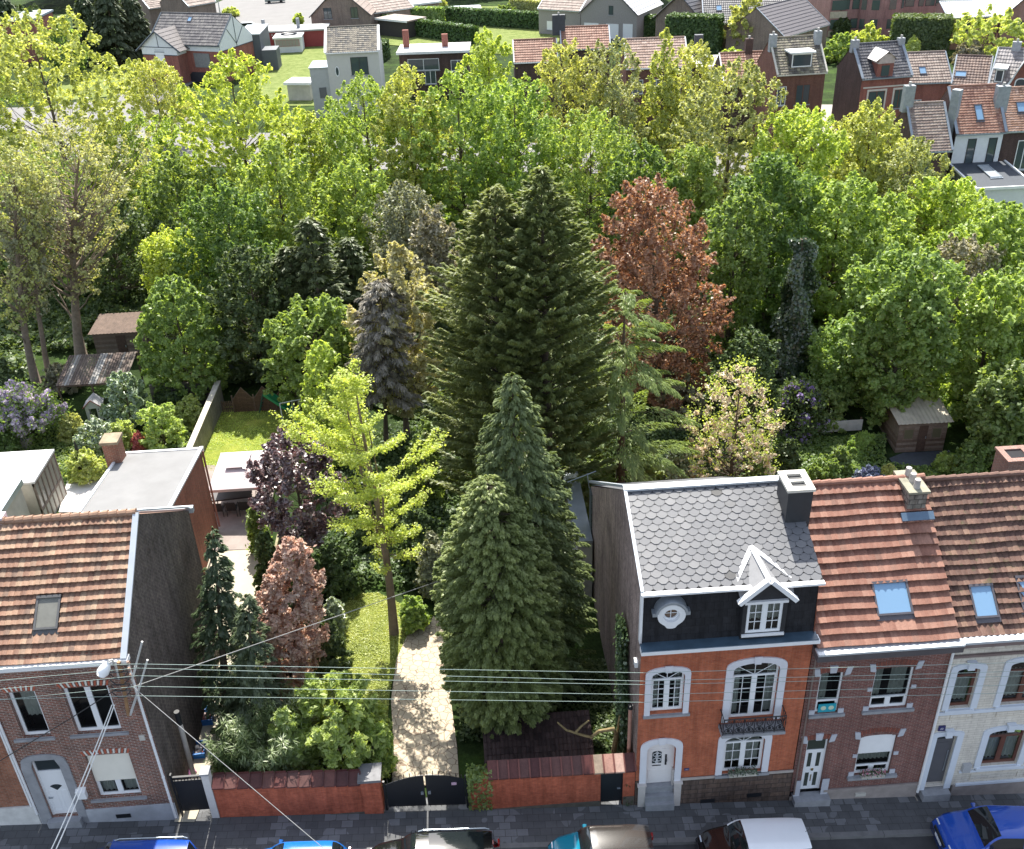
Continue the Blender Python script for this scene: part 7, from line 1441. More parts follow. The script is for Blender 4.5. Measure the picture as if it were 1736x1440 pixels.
cover('ground_cover', [(500, 640), (500, 480), (1300, 480), (1330, 700), (1250, 690), (1000, 700), (700, 720)], 70000, 'deep', .28, 1.5, 'dark undergrowth behind the giant conifers')
cover('ground_cover', [(1300, 690), (1270, 480), (1900, 480), (1900, 740), (1640, 735), (1620, 690), (1490, 690), (1460, 700)], 70000, 'mid', .26, 1.2, 'green undergrowth in the right woodland')
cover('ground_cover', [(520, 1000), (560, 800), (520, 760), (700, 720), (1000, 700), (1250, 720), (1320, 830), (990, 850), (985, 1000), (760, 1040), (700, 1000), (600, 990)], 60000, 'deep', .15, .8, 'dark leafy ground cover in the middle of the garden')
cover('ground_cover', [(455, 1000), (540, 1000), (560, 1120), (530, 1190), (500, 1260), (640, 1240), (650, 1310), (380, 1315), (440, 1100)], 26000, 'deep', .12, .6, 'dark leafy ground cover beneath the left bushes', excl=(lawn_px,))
cover('ground_cover', [(1310, 860), (1310, 740), (1500, 745), (1500, 790), (1620, 800), (1640, 745), (1900, 750), (1900, 850)], 36000, 'mid', .13, .5, 'low green garden plants behind the tiled roofs')
cover('ground_cover', [(780, 1260), (780, 1120), (1050, 1120), (1060, 1270)], 9000, 'deep', .1, .3, 'dark ground plants under the cypresses')
cover('ground_cover', [(95, 815), (-40, 780), (-40, 720), (95, 720), (230, 735), (325, 740), (312, 800), (200, 800), (160, 815)], 16000, 'mid', .12, .4, 'low garden plants behind the left roofs')
cover('grass_tufts', lawn_px, 20000, 'yellow', .05, .07, 'short sunlit lawn grass round the ginkgo trunk'); cover('grass_tufts', llawn_px, 22000, 'lime', .06, .08, 'mown grass of the left lawn with small yellow flowers')
# ============================================================ HOUSES BEHIND THE TREES
def solve(eL, eR, he):
    a = G(*eL, he); b_ = G(*eR, he); d = b_-a; return a, float(np.linalg.norm(d[:2])), atan2(d[1], d[0])
def gable(name, label, eL, eR, he, ridge_y, wallm, roofm, pitch=40, wins=(), chim=(), asym=1., base=0., rows=12, trim=None, tw=.3, skl=(), extra=None, cat='house', group=None, amp=.04, overh=.25, back=True, vrg=.14):
    a, W, ang = solve(eL, eR, he); R = empty(name, (a[0], a[1], base), ang, label, cat, group); H = he-base
    tp = tan(radians(pitch)); c, s = cos(ang), sin(ang)
    mid = lambda hd: (a[0]+W/2*c-hd*s, a[1]+W/2*s+hd*c, he+hd*tp)
    lo, hi = .5, 9.
    for _ in range(30):
        k = (lo+hi)/2
        if proj(mid(k))[1] > ridge_y + ((eL[1]+eR[1])/2-(eL[1]+eR[1])/2): lo = k
        else: hi = k
    hd = min(lo, 6.5); D = hd*(1+asym); rz = H+hd*tp; bz = max(1.5, rz-hd*asym*tp)
    m = MB(); m.face([(0, 0, -1), (W, 0, -1), (W, 0, H), (0, 0, H)]); m.build('front_wall', wallm, R)
    m = MB(); m.face([(0, 0, -1), (0, 0, H), (0, hd, rz), (0, D, bz), (0, D, -1)]); m.face([(W, 0, -1), (W, D, -1), (W, D, bz), (W, hd, rz), (W, 0, H)]); m.face([(0, D, -1), (0, D, bz), (W, D, bz), (W, D, -1)]); m.build('side_walls', trim[1] if trim and len(trim) > 1 else wallm, R)
    v, L = slopevec(hd+overh, hd*tp+overh*tp); n = np.cross([1, 0, 0], v); o = np.array([-.05, -overh, H-overh*tp+.05])
    m = MB(); tiles(m, o, (1, 0, 0), v, W+.1, L, rows, tw, amp, .055, 2); m.face([o, o+np.array([W+.1, 0, 0]), (W+.05, hd, rz+.05), (-.05, hd, rz+.05)], .5)
    m.face([(-.05, hd, rz+.05), (W+.05, hd, rz+.05), (W+.05, D+overh, bz-overh*tp+.05), (-.05, D+overh, bz-overh*tp+.05)], .5); m.tube([(-.05, hd, rz+.1), (W+.05, hd, rz+.1)], .1, 6)
    rf = m.build('roof', roofm, R); T = trim[0] if trim else ZINC()
    if vrg:
        m = MB(); m.obox(o+n*.05-np.array([vrg/2, 0, 0]), (1, 0, 0), v, n, vrg, L, .07); m.build('verge', T, rf); m = MB(); m.obox(o+n*.05+np.array([W+.1-vrg/2, 0, 0]), (1, 0, 0), v, n, vrg, L, .07); m.build('verge', T, rf)
    m = MB(); m.box(-.1, W+.1, -overh-.12, -overh+.02, H-overh*tp-.08, H-overh*tp+.05); m.build('gutter', T, R)
    for wdw in wins: farwin(R, wdw, W, H)
    for (cx, t, cw, ch_, cm) in chim:
        y = hd*t; z = H+y*tp if t <= 1 else rz-(y-hd)*tp; m = MB(); m.box(cx*W-cw/2, cx*W+cw/2, y-.3, y+.3, z-.6, z+ch_); c_ = m.build('chimney', cm, rf); m = MB(); m.cyl(cx*W, y, z+ch_, z+ch_+.3, .12); m.build('chimney_pot', plain('pot_grey', (.4, .38, .36), .6, .2), c_)
    for (cx, t, sw, sh) in skl:
        y = hd*t; p = np.array([cx*W, y, H+y*tp])+n*.06; skylight(rf, p, sw, sh, None, v, plain('dark_zinc_frame', (.12, .11, .12), .45, .15, 2, .3), SKYGL())
    if extra: extra(R, W, H, hd, D, rz, rf, tp)
    return R
def farwin(R, wd, W, H):
    x0, x1, z0, z1 = wd[:4]; st = wd[4] if len(wd) > 4 else 'w'; m = MB(); F = {'w': WHITE(), 'd': plain('dark_frame', (.03, .03, .035), .4), 'b': plain('brown_wood_frame', (.13, .05, .035), .5, .15), 's': WHITE()}[st[0]]
    a, b_ = x0*W, x1*W; f = .07
    m.box(a, b_, -.04, -.003, z0, z0+f); m.box(a, b_, -.04, -.003, z1-f, z1); m.box(a, a+f, -.04, -.003, z0+f, z1-f); m.box(b_-f, b_, -.04, -.003, z0+f, z1-f)
    if b_-a > .8 and st[0] != 's': m.box((a+b_)/2-.04, (a+b_)/2+.04, -.041, -.003, z0+f, z1-f)
    w_ = m.build('window', F, R); m = MB(); m.box(a+f, b_-f, -.02, -.005, z0+f, z1-f)
    m.build('pane' if st[0] != 's' else 'shutter', WHITE() if st[0] == 's' else gloss('far_glass', (.06, .08, .09), .08, .5), w_)
    m = MB(); m.box(a-.1, b_+.1, -.12, -.003, z0-.12, z0-.005); m.build('sill', STONE(), w_)
    if len(st) > 1:
        m = MB(); k = .2; m.box(a-k, a, -.03, -.002, z0, z1+k); m.box(b_, b_+k, -.03, -.002, z0, z1+k); m.box(a, b_, -.03, -.002, z1, z1+k); m.build('surround', plain('cream_stone', (.6, .56, .5), .8, .1), w_)
RT = lambda: tilem('far_red_tiles', [(0, (.24, .12, .09)), (.5, (.33, .18, .13)), (1, (.4, .24, .18))], rough=.6)
GT = lambda: tilem('far_brown_grey_tiles', [(0, (.2, .15, .13)), (.5, (.28, .22, .19)), (1, (.34, .28, .24))], rough=.6)
BT = lambda: tilem('far_black_tiles', [(0, (.07, .07, .08)), (.5, (.11, .11, .12)), (1, (.16, .16, .17))], rough=.4)
DB = lambda: brick('far_dark_brick', (.1, .06, .055), (.07, .045, .045), (.13, .1, .09), .21, .075, .01)
RB = lambda: brick('far_red_brick', (.32, .1, .075), (.26, .085, .07), (.3, .2, .17), .21, .075, .01)
PB = lambda: brick('far_grey_brown_brick', (.27, .2, .17), (.2, .15, .13), (.3, .26, .23), .21, .08, .012)
WR = lambda: plain('white_render', (.68, .7, .72), .8, .08)
CH = lambda: plain('grey_chimney_render', (.3, .32, .34), .85, .25)
MET = lambda: plain('blue_zinc_edge', (.28, .32, .36), .4, .15, 2, .3)

# --- villa with half-timbered gables
def villa_x(R, W, H, hd, D, rz, rf, tp):
    # white band over red walls on front, side gable half timbering
    m = MB(); m.box(.0, W+.06, -.05, -.003, H-1.0, H+.05); m.prismX([(-.05, H-1.0), (D, H-1.0), (D, H), (hd, rz-.1), (-.05, H)], W+.003, W+.06); m.build('white_band', WR(), R)
    m = MB()
    for pts in ([(W+.08, hd, H-1), (W+.08, hd, rz-.2)], [(W+.08, hd, H-.6), (W+.08, hd*.55, H+hd*.5*tp)], [(W+.08, hd, H-.6), (W+.08, hd*1.5, H+hd*.45*tp)], [(W+.08, -.05, H-1), (W+.08, D, H-1)]): m.tube(pts, .06, 4)
    m.build('timbers', plain('blue_black_timber', (.04, .06, .08), .5), R)
    # gabled wing to the left front
    w0, w1 = .3, W*.52; pj = 2.2; wz = H-.2; az = wz+(w1-w0)/2*.72; wc = (w0+w1)/2
    wg = empty('gable_wing', (0, 0, 0)); wg.parent = R
    m = MB(); m.prismY([(w0, -1), (w1, -1), (w1, wz-1.1), (w0, wz-1.1)], -pj, 0); m.build('wing_wall', RB(), wg)
    m = MB(); m.prismY([(w0-.03, wz-1.1), (w1+.03, wz-1.1), (w1+.03, wz), (wc, az), (w0-.03, wz)], -pj-.03, .5); m.build('wing_gable', WR(), wg)
    m = MB()
    for s, ex in ((-1, w0-.8), (1, w1+.8)):
        ez = wz-.8*.72; yb = hd*.75
        m.face([(ex, -pj-.4, ez+.06), (wc, -pj-.4, az+.06), (wc, yb, az+.06), (ex, 0, ez+.06)][::-s if s < 0 else -1])
        for k in range(7):
            t = k/7; xa = ex+(wc-ex)*t; za = ez+(az-ez)*t; m.obox((xa, -pj-.35, za+.06), (0, 1, 0), (np.array([wc-ex, 0, az-ez])/np.linalg.norm([wc-ex, az-ez])), (0, 0, 1), pj+.3+t*hd*.7, .12, .05)
    m.build('wing_roof', tilem('villa_grey_tiles', [(0, (.13, .12, .12)), (1, (.2, .18, .17))], rough=.4), wg)
    m = MB(); m.tube([(w0-.8, -pj-.42, wz-.8*.72), (wc, -pj-.42, az+.02), (w1+.8, -pj-.42, wz-.8*.72)], .13, 4); m.tube([(w0, -pj-.06, wz-.02), (w1, -pj-.06, wz-.02)], .05, 4); m.tube([(wc, -pj-.06, wz), (wc, -pj-.06, az)], .05, 4); m.tube([(w0, -pj-.06, wz-1.1), (w1, -pj-.06, wz-1.1)], .05, 4); m.build('gable_timbers', plain('blue_black_timber', (.04, .06, .08), .5), wg)
    m = MB(); m.box(wc-.75, wc+.75, -pj-.1, -pj-.035, wz-2.9, wz-.75); m.build('shutter', WHITE(), wg)
    m = MB(); m.box(wc-.85, wc+.85, -pj-.12, -pj-.035, wz-.75, wz-.62); m.build('shutter_box', CH(), wg)
    text('VILLAITER RIA', (wc, -pj-.05, wz-.42), .26, wg, plain('dull_lettering', (.5, .52, .52), .7))
    m = MB(); m.box(W*.62, W*.84, -.1, -.003, H-3.3, H-1.3); m.build('shutter_window', plain('grey_shutter', (.2, .2, .2), .6), R)
    m = MB(); m.prismY([(W*.52, -1), (W*.78, -1), (W*.78, 1.0), (W*.74, 1.4), (W*.56, 1.4), (W*.52, 1.0)], -.12, -.003); m.build('garage_door', plain('black_garage', (.02, .022, .03), .5), R)
gable('villa', 'red and white villa with half timbered gables and dark tiled roof', (252, 72), (371, 76), 5.4, 24, RB(), tilem('villa_dark_tiles', [(0, (.09, .085, .09)), (.5, (.15, .14, .14)), (1, (.2, .19, .18))], rough=.35), 38, rows=11, extra=villa_x, skl=((.45, .8, .7, .9),), trim=(plain('blue_black_timber', (.04, .06, .08), .5),), vrg=.25)

def hut_x(*a): pass
# low red garages with diamonds
q0, q1 = G(436, 84, 0), G(552, 84, 0); r = empty('garage_row', (q0[0], q0[1], 0), 0, 'low red garage wall with pale diamond pattern and grey roof behind the lawn', 'garage'); W_ = q1[0]-q0[0]
m = MB(); m.box(0, W_, 0, 5, 0, 2.6); m.build('wall', plain('dark_red_paint', (.3, .05, .05), .7, .2), r); m = MB(); m.box(-.3, W_+.3, -.3, 5.5, 2.6, 2.85); m.build('roof', plain('pale_grey_roof', (.36, .36, .35), .8, .2), r)
m = MB()
for i in range(11):
    x, z = (1+i*.62, 2.2) if i < 6 else (.7, 2.2-(i-5)*.4)
    m.prismY([(x, z-.2), (x+.2, z), (x, z+.2), (x-.2, z)], -.03, -.003)
m.build('diamonds', plain('diamond_pink', (.55, .45, .43), .7), r)
for x in (1.3, W_*.6): m = MB(); m.cyl(x, 2.2, 2.85, 4.4, .3); m.build('chimney', CH(), r)
q0, q1 = G(468, 91, 0), G(507, 91, 0); W_ = q1[0]-q0[0]+.4; r = empty('summerhouse', (q0[0], q0[1], 0), 0, 'small white summerhouse with flat roof in front of the red garages', 'shed')
m = MB(); m.box(0, W_, 0, 4, 0, 2.3); m.build('wall', WR(), r); m = MB(); m.box(-.2, W_+.2, -.3, 4.2, 2.3, 2.5); m.build('roof', plain('white_roof_sheet', (.72, .72, .72), .6, .06), r); m = MB(); m.tube([(W_/2+1.3*cos(a), 2.5+1.1*sin(a), 2.6) for a in np.linspace(0, 2*pi, 20)], .12, 5); m.build('roof_ring', BLACKM(), r)
m = MB(); m.box(.2, W_-.2, -.05, -.003, 1., 2.1); fr = m.build('window', plain('pinkish_frame', (.4, .25, .25), .7), r)
for i in range(7): m = MB(); x = .3+(W_-.6)*i/7; m.box(x, x+(W_-.6)/7-.08, -.06, -.051, 1.1, 2.0); m.build('pane', gloss('hazy_glazing', (.3, .28, .26), .4, .3), fr)
q0, q1 = G(430, 120, 0), G(455, 118, 0); r = empty('annexe', (q0[0]-1.5, q0[1], 0), 0, 'flat dark grey annexe between the villa and the lawn', 'building'); m = MB(); m.box(0, 3.2, 0, 9, 0, 5.2); m.box(3.2, 5.5, -.5, 3, 0, 3); m.build('wall', plain('dark_grey_cladding', (.09, .1, .12), .6, .1), r); m = MB(); m.box(-.1, 3.3, -.1, 9.1, 5.2, 5.35); m.build('roof', ZINC(), r)

# --- cream house
def cream_x(R, W, H, hd, D, rz, rf, tp):
    m = MB(); m.band([(1.15+.18*cos(a), H-2.4+.5*sin(a)) for a in np.linspace(0, 2*pi, 17)], [(1.15+.27*cos(a), H-2.4+.62*sin(a)) for a in np.linspace(0, 2*pi, 17)], -.05, -.003); f = m.build('oval_window', WHITE(), R); m = MB(); m.face([(1.15+.18*cos(a), -.01, H-2.4+.5*sin(a)) for a in np.linspace(0, 2*pi, 17)[:-1]]); m.build('pane', gloss('far_glass', (.06, .08, .09), .08, .5), f)
    m = MB(); m.box(-2.3, -.01, .2, 4.5, -1, H-2.0); m.build('side_block', plain('grey_render', (.42, .43, .43), .8, .1), R); m = MB(); m.box(-2.4, 0, .1, 4.6, H-2, H-1.85); m.build('side_block_roof', ZINC(), R)
    m = MB(); m.box(-1.4, -.5, .15, .199, H-5.6, H-4.3); m.build('side_window', gloss('far_glass', (.06, .08, .09), .08, .5), R)
    m = MB(); m.box(.9, 1.7, -.06, -.003, 0.2, 2.4); m.build('door', WHITE(), R)
gable('detached_house', 'narrow cream house with grey tiled roof and oval window above the trees', (552, 88), (641, 84), 8.0, 46, plain('cream_grey_render', (.56, .55, .52), .85, .06), tilem('aged_grey_tiles', [(0, (.1, .1, .1)), (.5, (.2, .18, .15)), (1, (.28, .25, .2))]), 35, wins=((.45, .78, 5.1, 7.2, 'd'),), rows=13, trim=(WHITE(),), extra=cream_x, vrg=.3)
# --- brown flat-roofed house
def flathouse(name, label, L, R_, he, D, wallm, roofm, wins=(), base=0., cat='house', chim=(), edge=None, th=.25):
    a, W, ang = solve(L, R_, he); r = empty(name, (a[0], a[1], base), ang, label, cat); H = he-base
    m = MB(); m.box(0, W, 0, D, -.8, H); m.build('wall', wallm, r); m = MB(); m.box(-.3, W+.3, -.35, D+.2, H, H+th); rf = m.build('roof', roofm, r)
    m = MB(); m.box(-.32, W+.32, -.4, -.352, H-.05, H+th+.03); m.build('roof_edge', edge or WHITE(), r)
    for wdw in wins: farwin(r, wdw, W, H)
    for (cx, cy, cw, ch_, cm) in chim: m = MB(); m.box(cx*W-cw/2, cx*W+cw/2, cy-.3, cy+.3, H+th, H+th+ch_); m.build('chimney', cm, rf)
    return r
LGR = plain('light_gravel_roof', (.55, .53, .52), .8, .1)
flathouse('bungalow', 'dark brown brick house with flat pale roof and two chimneys', (676, 92), (792, 88), 5.6, 5.5, DB(), LGR, ((.12, .58, 3.4, 4.9, 'w'), (.36, .52, 1.6, 3.4, 'w'), (.75, .95, 3.2, 4.6, 'w')), chim=((.08, 3.5, .8, 2.2, RB()), (.66, 3, .8, 1.6, RB())))
# --- brick house with big gable facing us
def gablefront(name, label, fL, fR, he, apex_y, D, wallm, roofm, wins=(), cat='house', base=0.):
    a, W, ang = solve(fL, fR, he); r = empty(name, (a[0], a[1], base), ang, label, cat); H = he-base; lo, hi = .5, 9
    for _ in range(25):
        k = (lo+hi)/2
        if proj((a[0]+W/2*cos(ang), a[1]+W/2*sin(ang), he+k))[1] > apex_y: lo = k
        else: hi = k
    m = MB(); m.face([(0, 0, -1), (W, 0, -1), (W, 0, H), (W/2, 0, H+lo), (0, 0, H)]); m.build('front_wall', wallm, r); m = MB(); m.face([(0, 0, -1), (0, 0, H), (0, D, H), (0, D, -1)]); m.face([(W, 0, -1), (W, D, -1), (W, D, H), (W, 0, H)]); m.build('side_walls', wallm, r)
    m = MB(); k = lo/(W/2)
    for s in (-1, 1):
        ex = W/2+s*(W/2+.3); m.face([(ex, -.3, H-.3*k+.04), (W/2, -.3, H+lo+.04), (W/2, D+.2, H+lo+.04), (ex, D+.2, H-.3*k+.04)][::s])
        u = np.array([W/2-ex, 0, lo+.3*k]); LL = np.linalg.norm(u); u /= LL
        for i in range(9): m.obox(np.array([ex, -.28, H-.3*k+.05])+u*LL*i/9, (0, 1, 0), u, (0, 0, 1), D+.4, LL/9*.3, .06, .8)
    m.build('roof', roofm, r); m = MB(); m.tube([(-.3, -.32, H-.3*k), (W/2, -.32, H+lo), (W+.3, -.32, H-.3*k)], .09, 4); m.build('bargeboard', plain('dark_board', (.05, .05, .055), .6), r)
    for wdw in wins: farwin(r, wdw, W, H)
    return r
gablefront('detached_house', 'grey brown brick house with wide gable and two small windows near the top edge', (527, 27), (627, 24), 3.8, -22, 14, PB(), GT(), ((.22, .36, 3.2, 5., 'd'), (.68, .8, 3.2, 5., 'd')))
gable('outhouse_wing', 'brown tiled low wing joined to the right of the grey brown gable house', (628, 22), (700, 12), 3.4, -14, PB(), GT(), 30, rows=8, cat='building')
r = flathouse('carport', 'open carport with sloping grey roof beside the dark hedge', (640, 33), (690, 38), 2.7, 4.5, plain('carport_inner_shade', (.05, .045, .04), .9), GT(), cat='carport')  # closed block; shade under the carport roof is put into its dark colour
flathouse('bungalow', 'low white roofed bungalow near the top edge behind the long hedge', (695, 10), (745, 4), 3.3, 9, PB(), plain('white_roof_sheet', (.72, .72, .72), .6, .06), ((.1, .4, .8, 2.4, 'w'),))
gable('detached_house', 'grey brick house with brown roof, left of the white roofed gable house', (913, 14), (984, 18), 4.2, -16, plain('grey_brick_far', (.3, .28, .27), .8, .2, 6), GT(), 32, wins=((.2, .45, .8, 2.2, 's'), (.5, .65, 2.6, 3.4, 'd')), rows=8)
gablefront('detached_house', 'grey brick gable house with bright white roof side and three white doors', (985, 20), (1080, 24), 4.3, -26, 12, plain('grey_brick_far', (.3, .28, .27), .8, .2, 6), plain('bright_metal_roof', (.65, .65, .65), .4, .06), ((.06, .32, .3, 2.6, 's'), (.46, .68, .3, 2.6, 's'), (.76, .93, .3, 2.7, 's'), (.5, .58, 4.0, 5.4, 'd')))
# --- solar gambrel house
def solar_x(R, W, H, hd, D, rz, rf, tp):
    pass
gablefront('detached_house', 'brown brick house with curved gable and solar panels on its roof', (1112, 28), (1192, 36), 4.2, -10, 12, PB(), BT(), ((.55, .82, 3.6, 4.6, 'w'), (.5, .75, .6, 2.6, 's')))
OFFs = 0
gable('detached_house', 'long black tiled house with row of small roof windows near the top edge', (1193, 38), (1345, 34), 4.3, -14, PB(), BT(), 38, rows=14, skl=((.18, .45, .9, 1.1), (.4, .45, .9, 1.1), (.62, .45, .9, 1.1)), wins=((.05, .14, .2, 2.2, 's'), (.4, .5, .8, 2.2, 'w')))
gable('detached_house', 'brick house with plain grey roof left of the pink apartment block', (1328, 62), (1404, 40), 3.6, 5, PB(), plain('dark_grey_slates', (.13, .12, .13), .6, .15), 35, rows=10, wins=((.1, .25, 1.2, 2.6, 'w'),))
# --- roofs peeping over trees
gable('terraced_house', 'brown tiled roof just right of the brown flat house, mostly behind pale trees', (872, 104), (945, 101), 6, 68, DB(), RT(), 38, rows=9, trim=(WHITE(),))
gable('terraced_house', 'higher brown tiled roof with dark chimneys above the pale yellow trees', (952, 82), (1034, 79), 7.2, 46, DB(), RT(), 38, rows=9, chim=((-.04, .9, 1.6, 1.8, plain('dark_slate_stack', (.05, .055, .07), .6)),))
gable('terraced_house', 'wide pale brown tiled roof in the middle above the trees', (1062, 114), (1166, 110), 6.5, 66, brick('mid_red_brick', (.2, .08, .06), (.15, .06, .05), (.2, .14, .12)), tilem('pale_pink_brown_tiles', [(0, (.3, .2, .16)), (.5, (.38, .27, .22)), (1, (.44, .33, .28))]), 38, rows=11, trim=(WHITE(),), wins=((.1, .28, 3.4, 5.0, 'w'), (.4, .6, 3.4, 5.0, 'w'), (.72, .9, 3.4, 5., 'w')))
flathouse('terraced_house', 'flat roofed house with dark chimney and roof vents left of the red brick house', (1185, 116), (1254, 114), 6.3, 6, DB(), LGR, chim=((.1, 5, 1., 2.6, plain('dark_slate_stack', (.05, .055, .07), .6)), (.25, 2.5, 1.6, .6, ZINC())))
gable('terraced_house', 'brown tiled roof house directly left of the tall red brick house', (1228, 142), (1310, 138), 6.2, 90, DB(), RT(), 40, rows=12, chim=((.6, 1., .8, 1.5, DB()),), trim=(WHITE(),))
# --- right group
def dormer_x(px):
    def f(R, W, H, hd, D, rz, rf, tp):
        w0, w1 = px; z0 = H+.35; z1 = H+1.75; y0 = .3; yb = (z1-H)/tp+.2
        d = empty('dormer', (0, 0, 0)); d.parent = R
        m = MB(); m.box(w0*W, w1*W, y0, yb, z0, z1); m.build('dormer_wall', BT(), d); m = MB(); m.box(w0*W-.2, w1*W+.2, y0-.3, yb+.4, z1, z1+.16); m.build('dormer_roof', WHITE(), d)
        m = MB(); a, b_ = w0*W+.08, w1*W-.08; m.box(a, b_, y0-.06, y0-.003, z0+.05, z0+.15); m.box(a, b_, y0-.06, y0-.003, z1-.15, z1-.02); m.box(a, a+.1, y0-.06, y0-.003, z0+.15, z1-.15); m.box(b_-.1, b_, y0-.06, y0-.003, z0+.15, z1-.15); wf = m.build('window', WHITE(), d)
        m = MB(); m.box(a+.1, b_-.1, y0-.03, y0-.004, z0+.15, z1-.15); m.build('pane', gloss('far_glass', (.06, .08, .09), .08, .5), wf)
    return f
gable('terraced_house', 'tall red brick house with white dormer and mossy roof above the trees at right', (1318, 124), (1400, 119), 8.6, 64, brick('mid_red_brick', (.2, .08, .06), (.15, .06, .05), (.2, .14, .12)), tilem('mossy_grey_tiles', [(0, (.1, .09, .08)), (.5, (.2, .18, .14)), (1, (.28, .26, .19))], moss=(.12, .12, .05)), 42, wins=((.03, .22, 5.3, 7.2, 'w'), (.42, .72, 5.3, 7.3, 'b'), (.42, .72, 2.4, 4.0, 'w')), extra=dormer_x((.28, .72)), chim=((.02, .8, .7, 1.1, CH()), (.95, .8, .7, 1.2, CH())), rows=14, trim=(plain('cream_cornice', (.55, .52, .45), .7), brick('mid_red_brick', (.2, .08, .06), (.15, .06, .05), (.2, .14, .12))), vrg=.2)
def brickdormer_x(R, W, H, hd, D, rz, rf, tp):
    d = empty('dormer', (0, 0, 0)); d.parent = R; a, b_ = .27*W, .6*W; m = MB(); c = (a+b_)/2
    m.prismY([(a, H-.3), (b_, H-.3), (b_, H+1.3), (a, H+1.3)], -.2, 1.6); m.build('dormer_wall', RB(), d); m = MB(); m.prismY([(a, H+1.3), (b_, H+1.3), (b_-.1, H+1.9), (c+.4, H+2.3), (c-.4, H+2.3), (a+.1, H+1.9)], -.25, 1.6); m.build('dormer_gable', plain('pinkish_render', (.5, .42, .38), .8), d)
    m = MB()
    for s in (-1, 1): m.face([(c+s*1.3, -.4, H+1.6), (c, -.4, H+2.55), (c, 2.6, H+2.55), (c+s*1.3, 2., H+1.6)])
    m.build('dormer_roof', LGR, d); m = MB(); m.box(c-.45, c+.45, -.24, -.201, H, H+1.1); m.build('window', gloss('far_glass', (.06, .08, .09), .08, .5), d)
    for x in (.08, .5, .62, .9):
        pass
    m = MB(); m.box(.05*W, .95*W, -.03, -.002, H-1.25, H-1.1); m.box(.0*W, W, -.03, -.002, H-4.9, H-4.75); m.build('pale_band', plain('cream_stone', (.6, .56, .5), .8, .1), R)
gable('terraced_house', 'red brick house with pale window surrounds, brick dormer and dark gable side', (1462, 131), (1544, 125), 6.6, 74, RB(), BT(), 42, wins=((.18, .52, 3.0, 5.0, 'bs'), (.72, .92, 3.0, 5.0, 'bs')), extra=brickdormer_x, chim=((.02, .95, .8, .7, CH()), (.98, .95, .7, .6, CH())), rows=12, trim=(plain('blue_zinc_edge', (.28, .32, .36), .4, .15, 2, .3), DB()), vrg=.3)
gable('terraced_house', 'red brick house with plain brown roof and one roof window, middle of the row', (1537, 139), (1613, 136), 5.4, 90, RB(), GT(), 38, skl=((.4, .35, .8, 1.),), rows=11, wins=((.2, .4, 1.6, 3.4, 'w'),), trim=(MET(),))
gable('terraced_house', 'house with dark brown tiles and pale roof window right of the plain brown roof', (1614, 140), (1674, 143), 5.2, 96, RB(), tilem('dark_brown_tiles', [(0, (.14, .1, .09)), (1, (.24, .17, .14))]), 38, skl=((.2, .3, 1.2, .8),), rows=11, trim=(MET(),))
def whitegab_x(R, W, H, hd, D, rz, rf, tp):
    d = empty('cross_gable', (0, 0, 0)); d.parent = R; a, b_ = .55*W, 1.25*W; c = (a+b_)/2; top = H+2.9
    m = MB(); m.prismY([(a, -1), (b_, -1), (b_, H), (c, top), (a, H)], -.3, -.02); m.build('gable_wall', RB(), d); m = MB(); m.tube([(a-.2, -.45, H-.2), (c, -.45, top+.15), (b_+.2, -.45, H-.2)], .16, 4); m.build('bargeboard', WHITE(), d)
    m = MB()
    for s in (-1, 1):
        ex = c+s*(c-a+.2); m.face([(ex, -.5, H-.2), (c, -.5, top+.2), (c, hd+1, top+.2), (ex, hd+1, H-.2)][::s])
    m.build('gable_roof', tilem('pale_blue_tiles', [(0, (.3, .31, .33)), (1, (.4, .41, .43))]), d)
    m = MB(); m.prismY(outline(c-.6, c+.6, H-.8, H+1.1, .5), -.36, -.301); w_ = m.build('window', WHITE(), d); m = MB(); m.prismY(outline(c-.48, c+.48, H-.68, H+.98, .42), -.372, -.361); m.build('pane', gloss('far_glass', (.06, .08, .09), .08, .5), w_)
    dormer_x((.1, .38))(R, W, H, hd, D, rz, rf, tp)
gable('terraced_house', 'house with white edged cross gable and arched window at the far right', (1676, 146), (1735, 150), 5.2, 84, RB(), tilem('far_white_black_tiles', [(0, (.2, .19, .19)), (1, (.32, .3, .3))]), 38, rows=11, extra=whitegab_x, chim=((.5, 1., .9, .8, CH()),), trim=(MET(),))
